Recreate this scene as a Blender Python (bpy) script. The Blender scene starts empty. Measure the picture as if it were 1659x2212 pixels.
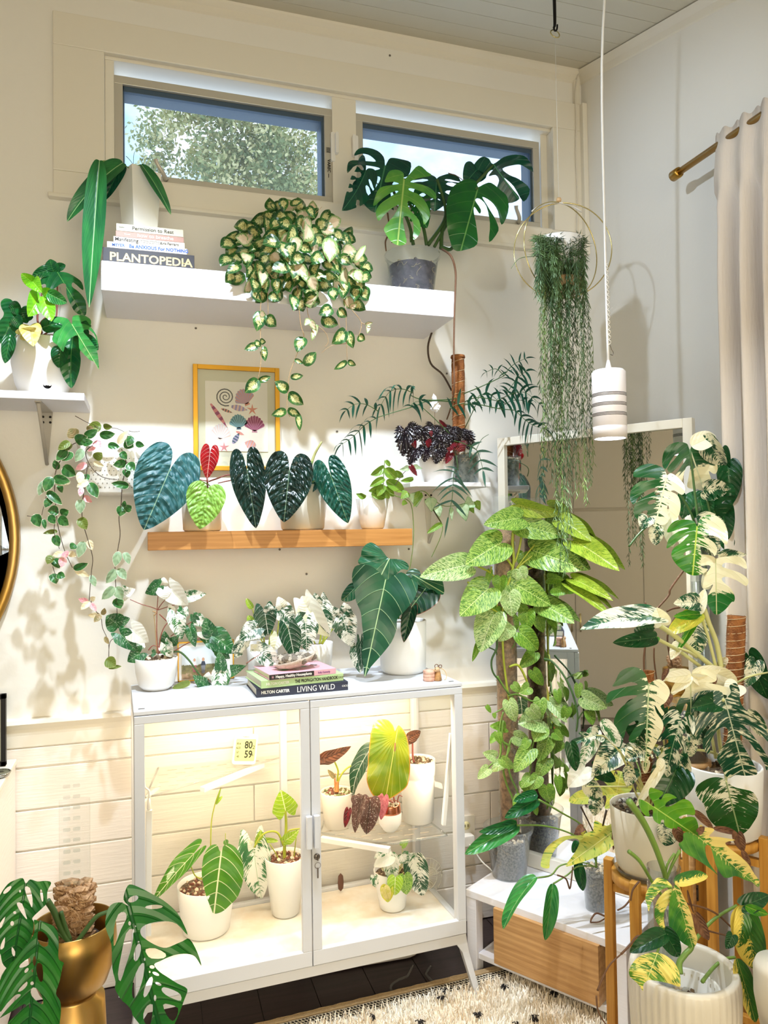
import bpy, bmesh, math, random
from mathutils import Vector as V, Matrix, geometry
random.seed(7)
C = bpy.context.scene.collection
R = math.radians
# ---------------------------------------------------------------- camera (1659 x 2212 frame, 1619.25 px focal)
FPX, YAW, PIT, ROL = 1619.248, 0.304969496, 0.0270483697, 0.0149959703
CAM = V((0, 0, 1.49)); WY = 2.695; WX = 1.741
_f = V((math.sin(YAW)*math.cos(PIT), math.cos(YAW)*math.cos(PIT), math.sin(PIT)))
_r = V((math.cos(YAW), -math.sin(YAW), 0)); _d = _f.cross(_r)
RI = _r*math.cos(ROL)+_d*math.sin(ROL); DN = -_r*math.sin(ROL)+_d*math.cos(ROL)
cd = bpy.data.cameras.new('camera'); cam = bpy.data.objects.new('camera', cd); C.objects.link(cam)
cd.sensor_fit = 'VERTICAL'; cd.sensor_height = 36; cd.sensor_width = 27; cd.lens = FPX/2212*36; cd.clip_start = .02
m = Matrix((RI, -DN, -_f)).transposed().to_4x4(); m.translation = CAM; cam.matrix_world = m
S = bpy.context.scene; S.camera = cam
# ---------------------------------------------------------------- view and world
S.view_settings.view_transform = 'Standard'; S.view_settings.look = 'None'
S.view_settings.gamma = 1; S.view_settings.use_curve_mapping = False
S.view_settings.exposure = 0.0
S.cycles.max_bounces = 8; S.cycles.transparent_max_bounces = 18; S.cycles.diffuse_bounces = 4; S.cycles.glossy_bounces = 4
S.cycles.transmission_bounces = 6; S.cycles.sample_clamp_indirect = 6; S.cycles.caustics_reflective = False; S.cycles.caustics_refractive = False
w = bpy.data.worlds.new('sky'); S.world = w; w.use_nodes = True
nt = w.node_tree; bg = nt.nodes['Background']
tc = nt.nodes.new('ShaderNodeTexCoord'); nz = nt.nodes.new('ShaderNodeTexNoise'); nz.inputs['Scale'].default_value = 5; nz.inputs['Detail'].default_value = 7; nz.inputs['Roughness'].default_value = .6
mp = nt.nodes.new('ShaderNodeMapping'); mp.inputs['Scale'].default_value = (1, 1, 1.7); mp.inputs['Location'].default_value = (.3, .2, .1)
rp = nt.nodes.new('ShaderNodeValToRGB'); rp.color_ramp.elements[0].position = .36; rp.color_ramp.elements[0].color = (.33, .58, .9, 1)
rp.color_ramp.elements[1].position = .62; rp.color_ramp.elements[1].color = (.93, .97, 1, 1)
nt.links.new(tc.outputs['Generated'], mp.inputs[0]); nt.links.new(mp.outputs[0], nz.inputs['Vector']); nt.links.new(nz.outputs['Fac'], rp.inputs[0]); nt.links.new(rp.outputs[0], bg.inputs[0])
bg.inputs[1].default_value = 2.1

def lamp(kind, loc, power, col, size=.1, aim=None, sy=None, spot=None, blend=.3):
    l = bpy.data.lights.new(kind.lower()+'_light', kind); o = bpy.data.objects.new(kind.lower()+'_light', l); C.objects.link(o)
    o.location = loc; l.energy = power; l.color = col
    if kind == 'AREA':
        l.size = size
        if sy: l.shape = 'RECTANGLE'; l.size_y = sy
    else: l.shadow_soft_size = size
    if kind == 'SPOT': l.spot_size = R(spot or 100); l.spot_blend = blend
    if aim is not None: o.rotation_euler = (V(aim)-V(loc)).to_track_quat('-Z', 'Y').to_euler()
    return o
COOL = (.78, .89, 1.0); WARM = (1.0, .83, .52)
# two grow lamps hung from the ceiling just above the frame
lamp('SPOT', (-.03, 1.795, 2.95), 178, COOL, .02, (-.14, 2.42, .9), spot=86, blend=1)
lamp('SPOT', (.72, 1.795, 2.95), 150, COOL, .02, (.75, 2.44, .9), spot=90, blend=1)
# grow lamp on the right, over the monstera corner
lamp('SPOT', (1.0, 1.0, 2.7), 52, COOL, .02, (1.38, 1.7, .8), spot=70, blend=.7)
# cool grow lamp that reaches across to the right wall
lamp('SPOT', (.0, 1.2, 2.75), 55, (.72, .85, 1), .03, (WX, 2.12, 2.4), spot=52, blend=1)
# the room's warm ambient light, from area fill lights added behind the camera
lamp('AREA', (-.5, -.6, 2.32), 26, WARM, 1.6, (-.5, -.6, 0), 1.6)
lamp('AREA', (.2, -2.2, 1.5), 72, (1.0, .85, .56), 2.2, (.5, 2.6, 2.5), 1.6)

# ---------------------------------------------------------------- pixel of the photograph -> point in the room
def ray(px, py): return RI*(px-829.5)+DN*(py-1106)+_f*FPX
def at(px, py, Y=WY): v = ray(px, py); return CAM+v*(Y/v.y)
def atz(px, py, z): v = ray(px, py); return CAM+v*((z-CAM.z)/v.z)
def atx(px, py, X): v = ray(px, py); return CAM+v*(X/v.x)
def depth(p): return (p-CAM).dot(_f)

# ---------------------------------------------------------------- materials
def srgb(c):
    if isinstance(c, str): c = tuple(int(c[i:i+2], 16) for i in (0, 2, 4))
    return tuple(((x/255/12.92) if x/255 <= .04045 else ((x/255+.055)/1.055)**2.4) for x in c)+(1,)
M = {}
class NT:
    def __init__(s, name):
        s.m = bpy.data.materials.new(name); s.m.use_nodes = True; s.t = s.m.node_tree; s.b = s.t.nodes['Principled BSDF']; M[name] = s.m
    def n(s, typ, **k):
        x = s.t.nodes.new('ShaderNode'+typ)
        for a, v in k.items(): setattr(x, a, v)
        return x
    def l(s, a, b): s.t.links.new(a, b)
    def math(s, op, a, b=None, c=None, clamp=False):
        x = s.n('Math', operation=op); x.use_clamp = clamp
        for i, v in enumerate((a, b, c)):
            if v is None: continue
            if isinstance(v, (int, float)): x.inputs[i].default_value = v
            else: s.l(v, x.inputs[i])
        return x.outputs[0]
    def ramp(s, f, a, b, lo=0., hi=1.):
        x = s.n('MapRange', interpolation_type='SMOOTHSTEP'); s.l(f, x.inputs[0])
        for i, v in zip((1, 2, 3, 4), (a, b, lo, hi)): x.inputs[i].default_value = v
        return x.outputs[0]
    def mix(s, f, a, b):
        x = s.n('Mix', data_type='RGBA')
        if isinstance(f, (int, float)): x.inputs[0].default_value = f
        else: s.l(f, x.inputs[0])
        for i, v in ((6, a), (7, b)):
            if isinstance(v, tuple): x.inputs[i].default_value = v
            else: s.l(v, x.inputs[i])
        return x.outputs[2]
    def noise(s, vec, scale, detail=3, rough=.5, dist=0):
        x = s.n('TexNoise'); x.inputs['Scale'].default_value = scale; x.inputs['Detail'].default_value = detail; x.inputs['Roughness'].default_value = rough; x.inputs['Distortion'].default_value = dist
        if vec is not None: s.l(vec, x.inputs['Vector'])
        return x.outputs['Fac']
    def bump(s, h, st=.3, d=.01):
        x = s.n('Bump'); x.inputs['Strength'].default_value = st; x.inputs['Distance'].default_value = d; s.l(h, x.inputs['Height']); s.l(x.outputs[0], s.b.inputs['Normal'])
def mat(name, col, rough=.5, metal=0, bump=None, spec=None, vary=None, scale=(1, 1, 1), emit=None):
    if name in M: return M[name]
    k = NT(name); b = k.b; c = srgb(col); b.inputs['Base Color'].default_value = c; b.inputs['Roughness'].default_value = rough; b.inputs['Metallic'].default_value = metal
    if spec is not None: b.inputs['Specular IOR Level'].default_value = spec
    if emit: b.inputs['Emission Color'].default_value = c; b.inputs['Emission Strength'].default_value = emit
    if bump or vary:
        tc = k.n('TexCoord'); mpn = k.n('Mapping'); mpn.inputs['Scale'].default_value = scale; k.l(tc.outputs['Object'], mpn.inputs[0])
        if vary: k.l(k.mix(k.ramp(k.noise(mpn.outputs[0], vary[1], 5, .6), .35, .65), c, srgb(vary[0])), b.inputs['Base Color'])
        if bump: k.bump(k.noise(mpn.outputs[0], bump[0], 4), bump[1], .004)
    return k.m
def clearmat(name, col=(1, 1, 1, 1), trans=.9, rough=.05, fres=1.45, milk=None):
    k = NT(name); t = k.n('BsdfTransparent'); t.inputs[0].default_value = col
    g = k.n('BsdfGlossy'); g.inputs['Roughness'].default_value = rough
    lw = k.n('LayerWeight'); lw.inputs[0].default_value = .5; fr = k.n('Math', operation='MULTIPLY_ADD'); pw = k.math('POWER', lw.outputs['Facing'], 4.); k.l(pw, fr.inputs[0]); fr.inputs[1].default_value = min(.8, (fres-1)*1.6); fr.inputs[2].default_value = ((fres-1)/(fres+1))**2
    ms = k.n('MixShader'); k.l(fr.outputs[0], ms.inputs[0]); k.l(t.outputs[0], ms.inputs[1]); k.l(g.outputs[0], ms.inputs[2]); out = ms
    if milk:
        d = k.n('BsdfDiffuse'); d.inputs[0].default_value = srgb(milk); m2 = k.n('MixShader'); m2.inputs[0].default_value = 1-trans
        k.l(ms.outputs[0], m2.inputs[1]); k.l(d.outputs[0], m2.inputs[2]); out = m2
    k.l(out.outputs[0], k.t.nodes['Material Output'].inputs[0]); return k.m

wallm = mat('wall_paint', 'F1EEE8', .6, bump=(60, .12), spec=.3)
ceilm = mat('ceiling_paint', 'D9D3C2', .6, bump=(40, .1), spec=.2)
trimm = mat('trim_paint', 'EDE7DA', .42, bump=(25, .1))
shipm = mat('shiplap_paint', 'F2EAE2', .4, bump=(14, .25), scale=(1, 1, 12))
whitem = mat('white_lacquer', 'EFEFEF', .3)
shelfm = mat('white_painted_shelf', 'ECEBF2', .45, bump=(60, .15), scale=(.3, 2, 2))
potw = mat('white_ceramic', 'EDEBE8', .28)
potc = mat('cream_ceramic', 'E4DDD0', .35)
matte = mat('matte_white_ceramic', 'F0EFEC', .6)
steelw = mat('powder_coated_steel', 'D3D5DB', .38)
soilm = mat('bark_soil', '4A3A2E', .9, bump=(120, .9), vary=('8A7458', 90))
pumice = mat('pumice', 'D9C9B0', .9)
lava = mat('lava_rock', '7A4A3A', .9)
brass = mat('brushed_brass', 'B08E58', .34, 1, vary=('B58A3A', 8), scale=(1, 1, .2))
brassp = mat('pale_brass', 'D8C88E', .22, 1)
blackm = mat('black_metal', '1E1B1A', .4, .6)
screwm = mat('screw_steel', '77706A', .35, .9)
stemg = mat('green_stem', '6E8F3C', .45); stemd = mat('dark_green_stem', '3E5F2E', .5); stemb = mat('brown_stem', '6B4A33', .7, bump=(90, .6))
stemr = mat('red_stem', '8C4A40', .45); stemc = mat('cream_stem', 'C9C88A', .45); stemt = mat('tan_vine', 'A9885F', .6); stemk = mat('dark_vine', '4A3B30', .6)
stemy = mat('yellow_green_stem', 'A9B23A', .4)
glass = clearmat('pane_glass', (.985, .99, .985, 1), fres=1.25, rough=.01)
clearp = clearmat('clear_plastic', (.93, .95, .95, 1), trans=.96, rough=.12, milk='DADFE2')
wglass = clearmat('screened_window_glass', (.9, .95, 1, 1), trans=.88, rough=.02, milk='C4D8EA', fres=1.2)
acryl = clearmat('clear_acrylic', (.98, .985, .98, 1), trans=.95, rough=.05, fres=1.15, milk='F2EEE6')
def woodmat(name, a, b, scale=(1, 12, 12), rough=.45, sc=3.):
    k = NT(name); tc = k.n('TexCoord'); mpn = k.n('Mapping'); mpn.inputs['Scale'].default_value = scale; k.l(tc.outputs['Object'], mpn.inputs[0])
    n1 = k.noise(mpn.outputs[0], sc, 4, .55, 1.2); wv = k.n('TexWave', wave_type='BANDS', bands_direction='Z'); wv.inputs['Scale'].default_value = .55*sc; wv.inputs['Distortion'].default_value = 9; wv.inputs['Detail'].default_value = 3
    k.l(mpn.outputs[0], wv.inputs[0])
    n2 = k.n('Mapping'); n2.inputs['Scale'].default_value = tuple(v*(7 if v > 3 else 1.5) for v in scale); k.l(tc.outputs['Object'], n2.inputs[0])
    f = k.math('ADD', k.math('MULTIPLY', n1, .5), k.math('ADD', k.math('MULTIPLY', wv.outputs[1], .12), k.math('MULTIPLY', k.noise(n2.outputs[0], sc, 3), .4)))
    k.l(k.mix(k.ramp(f, .25, .75), srgb(a), srgb(b)), k.b.inputs['Base Color']); k.b.inputs['Roughness'].default_value = rough; k.bump(f, .12, .002); return k.m
oak = woodmat('oak_wood', 'D79A55', 'B87A3A')
beech = woodmat('honey_beech_wood', 'D9A24A', 'B97F2E', (12, 12, 1))
palew = woodmat('pale_ash_wood', 'D2A56E', 'A87B49', (1.2, 9, 9))
lightw = woodmat('light_maple_wood', 'E3C397', 'C9A172', (2, 10, 10))
floorm = woodmat('dark_floor_wood', '3A2C2E', '241A1D', (1, 14, 14), .4)

# ---------------------------------------------------------------- mesh building
def catmull(pts, n=6, closed=False):
    P = [V(p) for p in pts]
    if len(P) < 3 and not closed: return P
    out = []; N = len(P)
    for i in range(N if closed else N-1):
        a, b, c, d = (P[(i-1) % N], P[i], P[(i+1) % N], P[(i+2) % N]) if closed else (P[max(i-1, 0)], P[i], P[i+1], P[min(i+2, N-1)])
        for j in range(n):
            t = j/n; out.append(.5*((2*b)+(c-a)*t+(2*a-5*b+4*c-d)*t*t+(3*b-a-3*c+d)*t*t*t))
    if not closed: out.append(P[-1])
    return out
WORLD = {}
def org(o):
    while o is not None and o.parent is not None: o = o.parent
    return WORLD.get(o.name) if o is not None else None
class MB:
    def __init__(s): s.v = []; s.f = []; s.sm = []; s.mi = []; s.k = 0
    def add(s, vs, fs, smooth=False):
        o = len(s.v); s.v += [tuple(v) for v in vs]; s.f += [tuple(i+o for i in f) for f in fs]; s.sm += [smooth]*len(fs); s.mi += [s.k]*len(fs); return s
    def box(s, x0, x1, y0, y1, z0, z1, rot=None, c=None):
        vs = [V((x, y, z)) for x in (x0, x1) for y in (y0, y1) for z in (z0, z1)]
        if rot is not None:
            c = V(c) if c is not None else V(((x0+x1)/2, (y0+y1)/2, (z0+z1)/2)); vs = [rot@(v-c)+c for v in vs]
        return s.add(vs, [(0, 1, 3, 2), (4, 6, 7, 5), (0, 4, 5, 1), (2, 3, 7, 6), (0, 2, 6, 4), (1, 5, 7, 3)])
    def rbox(s, x0, x1, y0, y1, z0, z1, r=.004, axis='z', n=3):      # box with its edges along one axis rounded
        a0, a1, b0, b1, c0, c1 = {'z': (x0, x1, y0, y1, z0, z1), 'y': (x0, x1, z0, z1, y0, y1), 'x': (y0, y1, z0, z1, x0, x1)}[axis]
        pr = []
        for cx, cy, q in ((a1-r, b1-r, 0), (a0+r, b1-r, 1), (a0+r, b0+r, 2), (a1-r, b0+r, 3)):
            for i in range(n+1): t = (q+i/n)*math.pi/2; pr.append((cx+r*math.cos(t), cy+r*math.sin(t)))
        def P(p, c): return {'z': (p[0], p[1], c), 'y': (p[0], c, p[1]), 'x': (c, p[0], p[1])}[axis]
        N = len(pr); vs = [P(p, c0) for p in pr]+[P(p, c1) for p in pr]
        fs = [tuple(range(N))[::-1], tuple(range(N, 2*N))]+[(i, (i+1) % N, N+(i+1) % N, N+i) for i in range(N)]
        return s.add(vs, fs)
    def prism(s, poly, axis, a, b):                                   # extrude a 2D outline
        def P(p, c): return {'z': (p[0], p[1], c), 'y': (p[0], c, p[1]), 'x': (c, p[0], p[1])}[axis]
        N = len(poly); return s.add([P(p, a) for p in poly]+[P(p, b) for p in poly], [tuple(range(N))[::-1], tuple(range(N, 2*N))]+[(i, (i+1) % N, N+(i+1) % N, N+i) for i in range(N)])
    def tube(s, pts, r, n=6, smooth=4, cap=True):
        pts = [V(p) for p in pts]; rs = r if isinstance(r, (list, tuple)) else None
        L = len(pts); P = catmull(pts, smooth) if smooth and L > 2 else pts
        def rad(i):
            if rs is None: return r
            t = i/(len(P)-1)*(len(rs)-1); j = min(int(t), len(rs)-2); return rs[j]+(rs[j+1]-rs[j])*(t-j)
        up = V((.13, .31, .94)); vs = []; fs = []; prev = None
        for i, p in enumerate(P):
            t = (P[min(i+1, len(P)-1)]-P[max(i-1, 0)]);
            if t.length < 1e-9: t = V((0, 0, 1))
            t.normalize()
            if prev is None: a = t.cross(up if abs(t.dot(up)) < .95 else V((1, 0, 0)))
            else: a = prev-t*prev.dot(t)
            a.normalize(); prev = a; b = t.cross(a); q = rad(i)
            vs += [p+a*math.cos(2*math.pi*j/n)*q+b*math.sin(2*math.pi*j/n)*q for j in range(n)]
        for i in range(len(P)-1): fs += [(i*n+j, i*n+(j+1) % n, (i+1)*n+(j+1) % n, (i+1)*n+j) for j in range(n)]
        if cap: fs += [tuple(range(n))[::-1], tuple(range((len(P)-1)*n, len(P)*n))]
        return s.add(vs, fs, True)
    def lathe(s, prof, n=40, c=(0, 0, 0), sx=1, sy=1, rot=None, sm=True):
        c = V(c); vs = []; fs = []; K = len(prof)
        for r_, z in prof:
            for j in range(n):
                p = V((r_*sx*math.cos(2*math.pi*j/n), r_*sy*math.sin(2*math.pi*j/n), z)); vs.append(c+(rot@p if rot is not None else p))
        for i in range(K-1): fs += [(i*n+j, i*n+(j+1) % n, (i+1)*n+(j+1) % n, (i+1)*n+j) for j in range(n)]
        if prof[0][0] > 1e-6: fs.append(tuple(range(n))[::-1])
        if prof[-1][0] > 1e-6: fs.append(tuple(range((K-1)*n, K*n)))
        return s.add(vs, fs, sm)
    def blob(s, c, r, seed=0, sq=(1, 1, 1), sm=False):                # small irregular pebble, 20 triangles
        g = (1+5**.5)/2; ico = [(-1, g, 0), (1, g, 0), (-1, -g, 0), (1, -g, 0), (0, -1, g), (0, 1, g), (0, -1, -g), (0, 1, -g), (g, 0, -1), (g, 0, 1), (-g, 0, -1), (-g, 0, 1)]
        F = [(0, 11, 5), (0, 5, 1), (0, 1, 7), (0, 7, 10), (0, 10, 11), (1, 5, 9), (5, 11, 4), (11, 10, 2), (10, 7, 6), (7, 1, 8), (3, 9, 4), (3, 4, 2), (3, 2, 6), (3, 6, 8), (3, 8, 9), (4, 9, 5), (2, 4, 11), (6, 2, 10), (8, 6, 7), (9, 8, 1)]
        q = random.Random(seed); return s.add([V(c)+V((x*sq[0], y*sq[1], z*sq[2]))*(r/1.9*q.uniform(.8, 1.2)) for x, y, z in ico], F, sm)
    def shift(s, o): s.v = [(a-o[0], b-o[1], c-o[2]) for a, b, c in s.v]; return s
    def build(s, name, mt, parent=None, bevel=0, auto=False, **props):
        if org(parent) is not None: s.shift(org(parent))
        me = bpy.data.meshes.new(name); me.from_pydata(s.v, [], s.f)
        for x in (mt if isinstance(mt, (list, tuple)) else [mt]): me.materials.append(x)
        me.polygons.foreach_set('use_smooth', s.sm)
        if max(s.mi, default=0): me.polygons.foreach_set('material_index', s.mi)
        me.update()
        o = bpy.data.objects.new(name, me); C.objects.link(o)
        if parent is not None: o.parent = parent
        if bevel:
            b = o.modifiers.new('edge', 'BEVEL'); b.width = bevel; b.segments = 2; b.limit_method = 'ANGLE'; b.angle_limit = R(40)
        for a, b_ in props.items(): o[a] = b_
        return o
def thing(name, label, cat, loc=(0, 0, 0), rz=0, group=None, world=True):
    """An Empty at the thing's base. world=True: its parts are given in room coordinates and shifted; else in its own frame."""
    o = bpy.data.objects.new(name, None); C.objects.link(o); o.location = loc; o.rotation_euler = (0, 0, rz); o.empty_display_size = .05
    o['label'] = label; o['category'] = cat
    if group: o['group'] = group
    if world: WORLD[o.name] = V(loc)
    return o
def tag(o, label, cat, group=None, kind=None):
    o['label'] = label; o['category'] = cat
    if group: o['group'] = group
    if kind: o['kind'] = kind
    return o
def struct(o): o['kind'] = 'structure'; return o
def text(parent, s, loc, rot, size, mt, sx=1., bold=0., name='lettering', align='LEFT', space=1.):
    c = bpy.data.curves.new(name, 'FONT'); c.body = s; c.size = size; c.extrude = .0002; c.offset = bold; c.align_x = align; c.align_y = 'CENTER'; c.space_character = space; c.resolution_u = 3
    o = bpy.data.objects.new(name, c); C.objects.link(o); c.materials.append(mt); o.scale = (sx, 1, 1); o.rotation_euler = rot
    loc = V(loc)
    me = bpy.data.meshes.new_from_object(o); me.name = name; bpy.data.objects.remove(o); o = bpy.data.objects.new(name, me); C.objects.link(o); o.scale = (sx, 1, 1); o.rotation_euler = rot
    if parent is not None:
        o.parent = parent
        if org(parent) is not None: loc = loc-org(parent)
    o.location = loc; return o
# ================================================================ the room
X0, Y0 = -2.35, -2.7
def ceilz(y): return max(3.41-.275*(WY-y), 2.38)
b = MB(); b.box(X0-.1, WX+.1, Y0-.1, WY+.15, -.08, -.004); fl = struct(b.build('floor', floorm))
b0 = 0
for i in range(14):                       # floorboards that the photograph shows running to the window wall
    x = -.75+i*.18
    b = MB(); b.box(x+.0012, x+.1788, .9, WY-.02, -.004, .0); b.build('floorboard', floorm, fl, bevel=.0008)
b = MB(); b.box(X0, -.75, Y0, WY, -.004, 0); b.box(-.75, WX, Y0, .9, -.004, 0); b.build('floor_boards_far', floorm, fl)
# back wall with the window opening x -.133..1.59, z 2.714..3.14
OX0, OX1, OZ0, OZ1 = -.133, 1.592, 2.715, 3.142
b = MB(); b.box(X0-.1, OX0, WY, WY+.12, -.05, 3.75); b.box(OX1, WX+.1, WY, WY+.12, -.05, 3.75); b.box(OX0, OX1, WY, WY+.12, -.05, OZ0); b.box(OX0, OX1, WY, WY+.12, OZ1, 3.75)
wb = struct(b.build('wall_back', wallm))
b = MB(); b.box(WX, WX+.1, Y0, WY+.1, -.05, 3.75); struct(b.build('wall_right', wallm))
b = MB(); b.box(X0-.1, X0, Y0, WY+.1, -.05, 3.75); struct(b.build('wall_left', wallm))
b = MB(); DX0, DX1, DZ1 = -1.9, .2, 2.1
b.box(X0, DX0, Y0-.1, Y0, -.05, 2.6); b.box(DX1, WX, Y0-.1, Y0, -.05, 2.6); b.box(DX0, DX1, Y0-.1, Y0, DZ1, 2.6); struct(b.build('wall_front', wallm))
# sloping plank ceiling
yk = WY-(3.41-2.38)/.275
b = MB(); b.prism([(WY+.12, ceilz(WY)+.033), (yk, 2.38), (Y0-.1, 2.38), (Y0-.1, 2.46), (yk, 2.46), (WY+.12, ceilz(WY)+.12)], 'x', X0-.1, WX+.1)
ce = struct(b.build('ceiling', ceilm))
for i in range(14):
    y1 = WY-i*.105; y0 = y1-.103
    b = MB(); b.prism([(y1, ceilz(y1)), (y0, ceilz(y0)), (y0, ceilz(y0)-.004), (y1, ceilz(y1)-.004)], 'x', X0, WX); b.build('plank', ceilm, ce, bevel=.001)
# crown trims
b = MB(); z = ceilz(WY)-.004; b.prism([(WY, z), (WY-.03, z-.006), (WY-.026, z-.016), (WY-.012, z-.03), (WY-.008, z-.05), (WY, z-.055)], 'x', X0, WX); struct(b.build('trim_1', trimm))
b = MB(); pr = []
for y in (WY, yk):
    z = ceilz(y)-.004; pr.append([(WX, y, z), (WX-.028, y, z-.004), (WX-.012, y, z-.03), (WX-.006, y, z-.05), (WX, y, z-.055)])
b.add(pr[0]+pr[1], [(i, i+1, i+6, i+5) for i in range(4)]+[(4, 0, 5, 9)]); struct(b.build('trim_2', trimm))
# casing round the window: four flat boards
b = MB(); b.box(-.295, WX-.004, WY-.02, WY, OZ1, 3.256); b.box(-.295, WX-.004, WY-.02, WY, 2.632, OZ0); b.box(-.295, OX0, WY-.021, WY, OZ0, OZ1); b.box(OX1, WX-.004, WY-.021, WY, OZ0, OZ1)
b.box(-.31, WX-.004, WY-.032, WY, 2.620, 2.634); struct(b.build('trim_3', trimm, bevel=.003))
b = MB(); b.box(1.7, 1.725, WY-.018, WY, 3.256, 3.36); b.box(WX-.022, WX, WY-.045, WY-.02, 2.62, 3.25); struct(b.build('trim_4', trimm, bevel=.003))
# reveal and mullion boards
b = MB(); b.box(OX0, OX1, WY, WY+.1, OZ1-.012, OZ1); b.box(OX0, OX1, WY, WY+.1, OZ0, OZ0+.012); b.box(OX0, OX0+.03, WY+.005, WY+.1, OZ0, OZ1); b.box(OX1-.03, OX1, WY+.03, WY+.1, OZ0, OZ1)
b.box(.668, .762, WY+.004, WY+.1, OZ0, OZ1); struct(b.build('trim_5', trimm, bevel=.002))
alum = mat('aluminium_frame', 'C9C4B8', .35, .3); dkbl = mat('dark_blue_gasket', '42566B', .5)
for wi, (a, c) in enumerate(((-.103, .668), (.762, 1.545))):
    b = MB(); z0, z1, t = OZ0+.008, OZ1-.055, .028; y0, y1 = WY+.012, WY+.05
    b.box(a, c, y0, y1, z0, z0+t); b.box(a, c, y0, y1, z1-t, z1); b.box(a, a+t, y0, y1, z0+t, z1-t); b.box(c-t, c, y0, y1, z0+t, z1-t)
    b.k = 1; g = .012; b.box(a+t, c-t, y0+.012, y1+.05, z1-t-g*1.6, z1-t); b.box(c-t-g*.8, c-t, y0+.012, y1+.05, z0+t, z1-t-g*1.6); b.box(a+t, a+t+.004, y0+.012, y1+.05, z0+t, z1-t)
    wn = struct(b.build('window_%d' % (wi+1), [alum, dkbl], bevel=.001))
    b = MB(); b.box(a+t, c-t, y1-.012, y1-.009, z0+t, z1-t); b.build('pane', wglass, wn)
    b = MB(); lx = (c-.012 if wi == 0 else a+.012); sg = 1 if wi == 0 else -1
    b.rbox(lx+.014*sg-.008, lx+.014*sg+.008, y0-.014, y0, z0+.16, z0+.27, .005, 'y'); b.rbox(lx+.026*sg-.006, lx+.026*sg+.006, y0-.03, y0-.01, z0+.185, z0+.265, .005, 'y'); b.build('latch', potw, wn, bevel=.001)
    b = MB(); hx = a+(.17 if wi == 0 else .68); b.tube([(hx, y0-.005, z0+.016), (hx-.01, y0-.03, z0+.025), (hx-.03, y0-.045, z0+.05), (hx-.034, y0-.05, z0+.062)], [.009, .008, .007, .009], 8); b.build('crank_handle', alum, wn)
    if wi == 0:
        for q, zz in (('|||||', z0+.205), ('VAREC ---', z0+.135)): text(wn, q, (c-t*.45, y0-.001, zz), (R(90), R(90), 0), .016, blackm, 1, .0004, 'sticker_lettering', 'CENTER')
# wainscot: chair rail, planks, plain base
b = MB(); b.prism([(WY, .905), (WY-.02, .9), (WY-.026, .888), (WY-.016, .87), (WY-.012, .85), (WY-.01, .812), (WY, .81)], 'x', X0, WX); struct(b.build('trim_6', trimm))
zs = [.81, .744, .608, .478, .340, .205, .135]
for i in range(6):
    for (a, c) in (((X0, -1.1), (-1.1, 1.262), (1.262, WX)) if i in (1, 3, 5) else ((X0, .35), (.35, WX))):
        b = MB(); b.box(a+.0015, c-.0015, WY-.009, WY, zs[i+1]+.003, zs[i]-.003); b.build('plank', shipm, wb, bevel=.002)
b = MB(); b.box(X0, WX, WY-.014, WY, 0, .135); struct(b.build('baseboard_back', shipm, bevel=.003))
b = MB(); b.box(WX-.014, WX, Y0, WY-.014, 0, .13); struct(b.build('baseboard_right', shipm, bevel=.003))
# nail holes and old screws in the wall
for (px, py) in ((341, 66), (618, 117), (842, 120), (423, 709), (728, 932), (604, 1187), (965, 807), (662, 1240), (883, 1186)):
    p = at(px, py, WY-.001); b = MB(); b.lathe([(.004, 0), (.004, .0015), (.0015, .002)], 8, p, rot=Matrix.Rotation(R(90), 3, 'X')); b.build('nail', screwm, wb)
# gridded glass doors behind the camera (seen in the round mirror)
b = MB(); fr = mat('door_paint', 'E4E2DA', .4)
b.box(DX0, DX1, Y0-.08, Y0, DZ1-.06, DZ1)
for k in range(9):
    x = DX0+(DX1-DX0-.03)*k/8; b.box(x, x+(.06 if k in (0, 4, 8) else .022), Y0-.06, Y0-.02, 0, DZ1)
for k in range(7): z = k*(DZ1-.05)/6; b.box(DX0, DX1, Y0-.055, Y0-.025, z, z+(.09 if k == 0 else .022))
d1 = struct(b.build('door_1', fr)); b = MB(); b.box(DX0, DX1, Y0-.041, Y0-.039, 0, DZ1); b.build('pane', glass, d1)
# the wardrobe on the left wall, which the big mirror shows
wg = mat('greige_lacquer', 'C9C1B3', .5); wd = thing('wardrobe', 'tall greige panelled wardrobe with gold bar handles, seen in the corner mirror', 'wardrobe', (X0+.3, 1, 0), world=True)
b = MB(); b.box(X0+.005, X0+.55, -.6, WY-.03, .0, 2.33); b.build('body', wg, wd)
def refl(px, py, Xp):
    n_ = V((-.8479, -.5302, 0)); q0 = V((1.306, 2.475, .27)); v = ray(px, py); t = (q0-CAM).dot(n_)/v.dot(n_); w0 = CAM+v*t; v2 = v-n_*(2*v.dot(n_)); return w0+v2*((Xp-w0.x)/v2.x)
ya, yb, yc = [refl(px, 1230, X0+.57).y for px in (1238, 1387, 1480)]
zt = refl(1300, 1100, X0+.57).z
dw = abs(yb-ya); y = min(ya, yb, yc)-3*dw
seam = sorted((ya, yb)); ys = [seam[0]+k*dw for k in range(-4, 6)]
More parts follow.
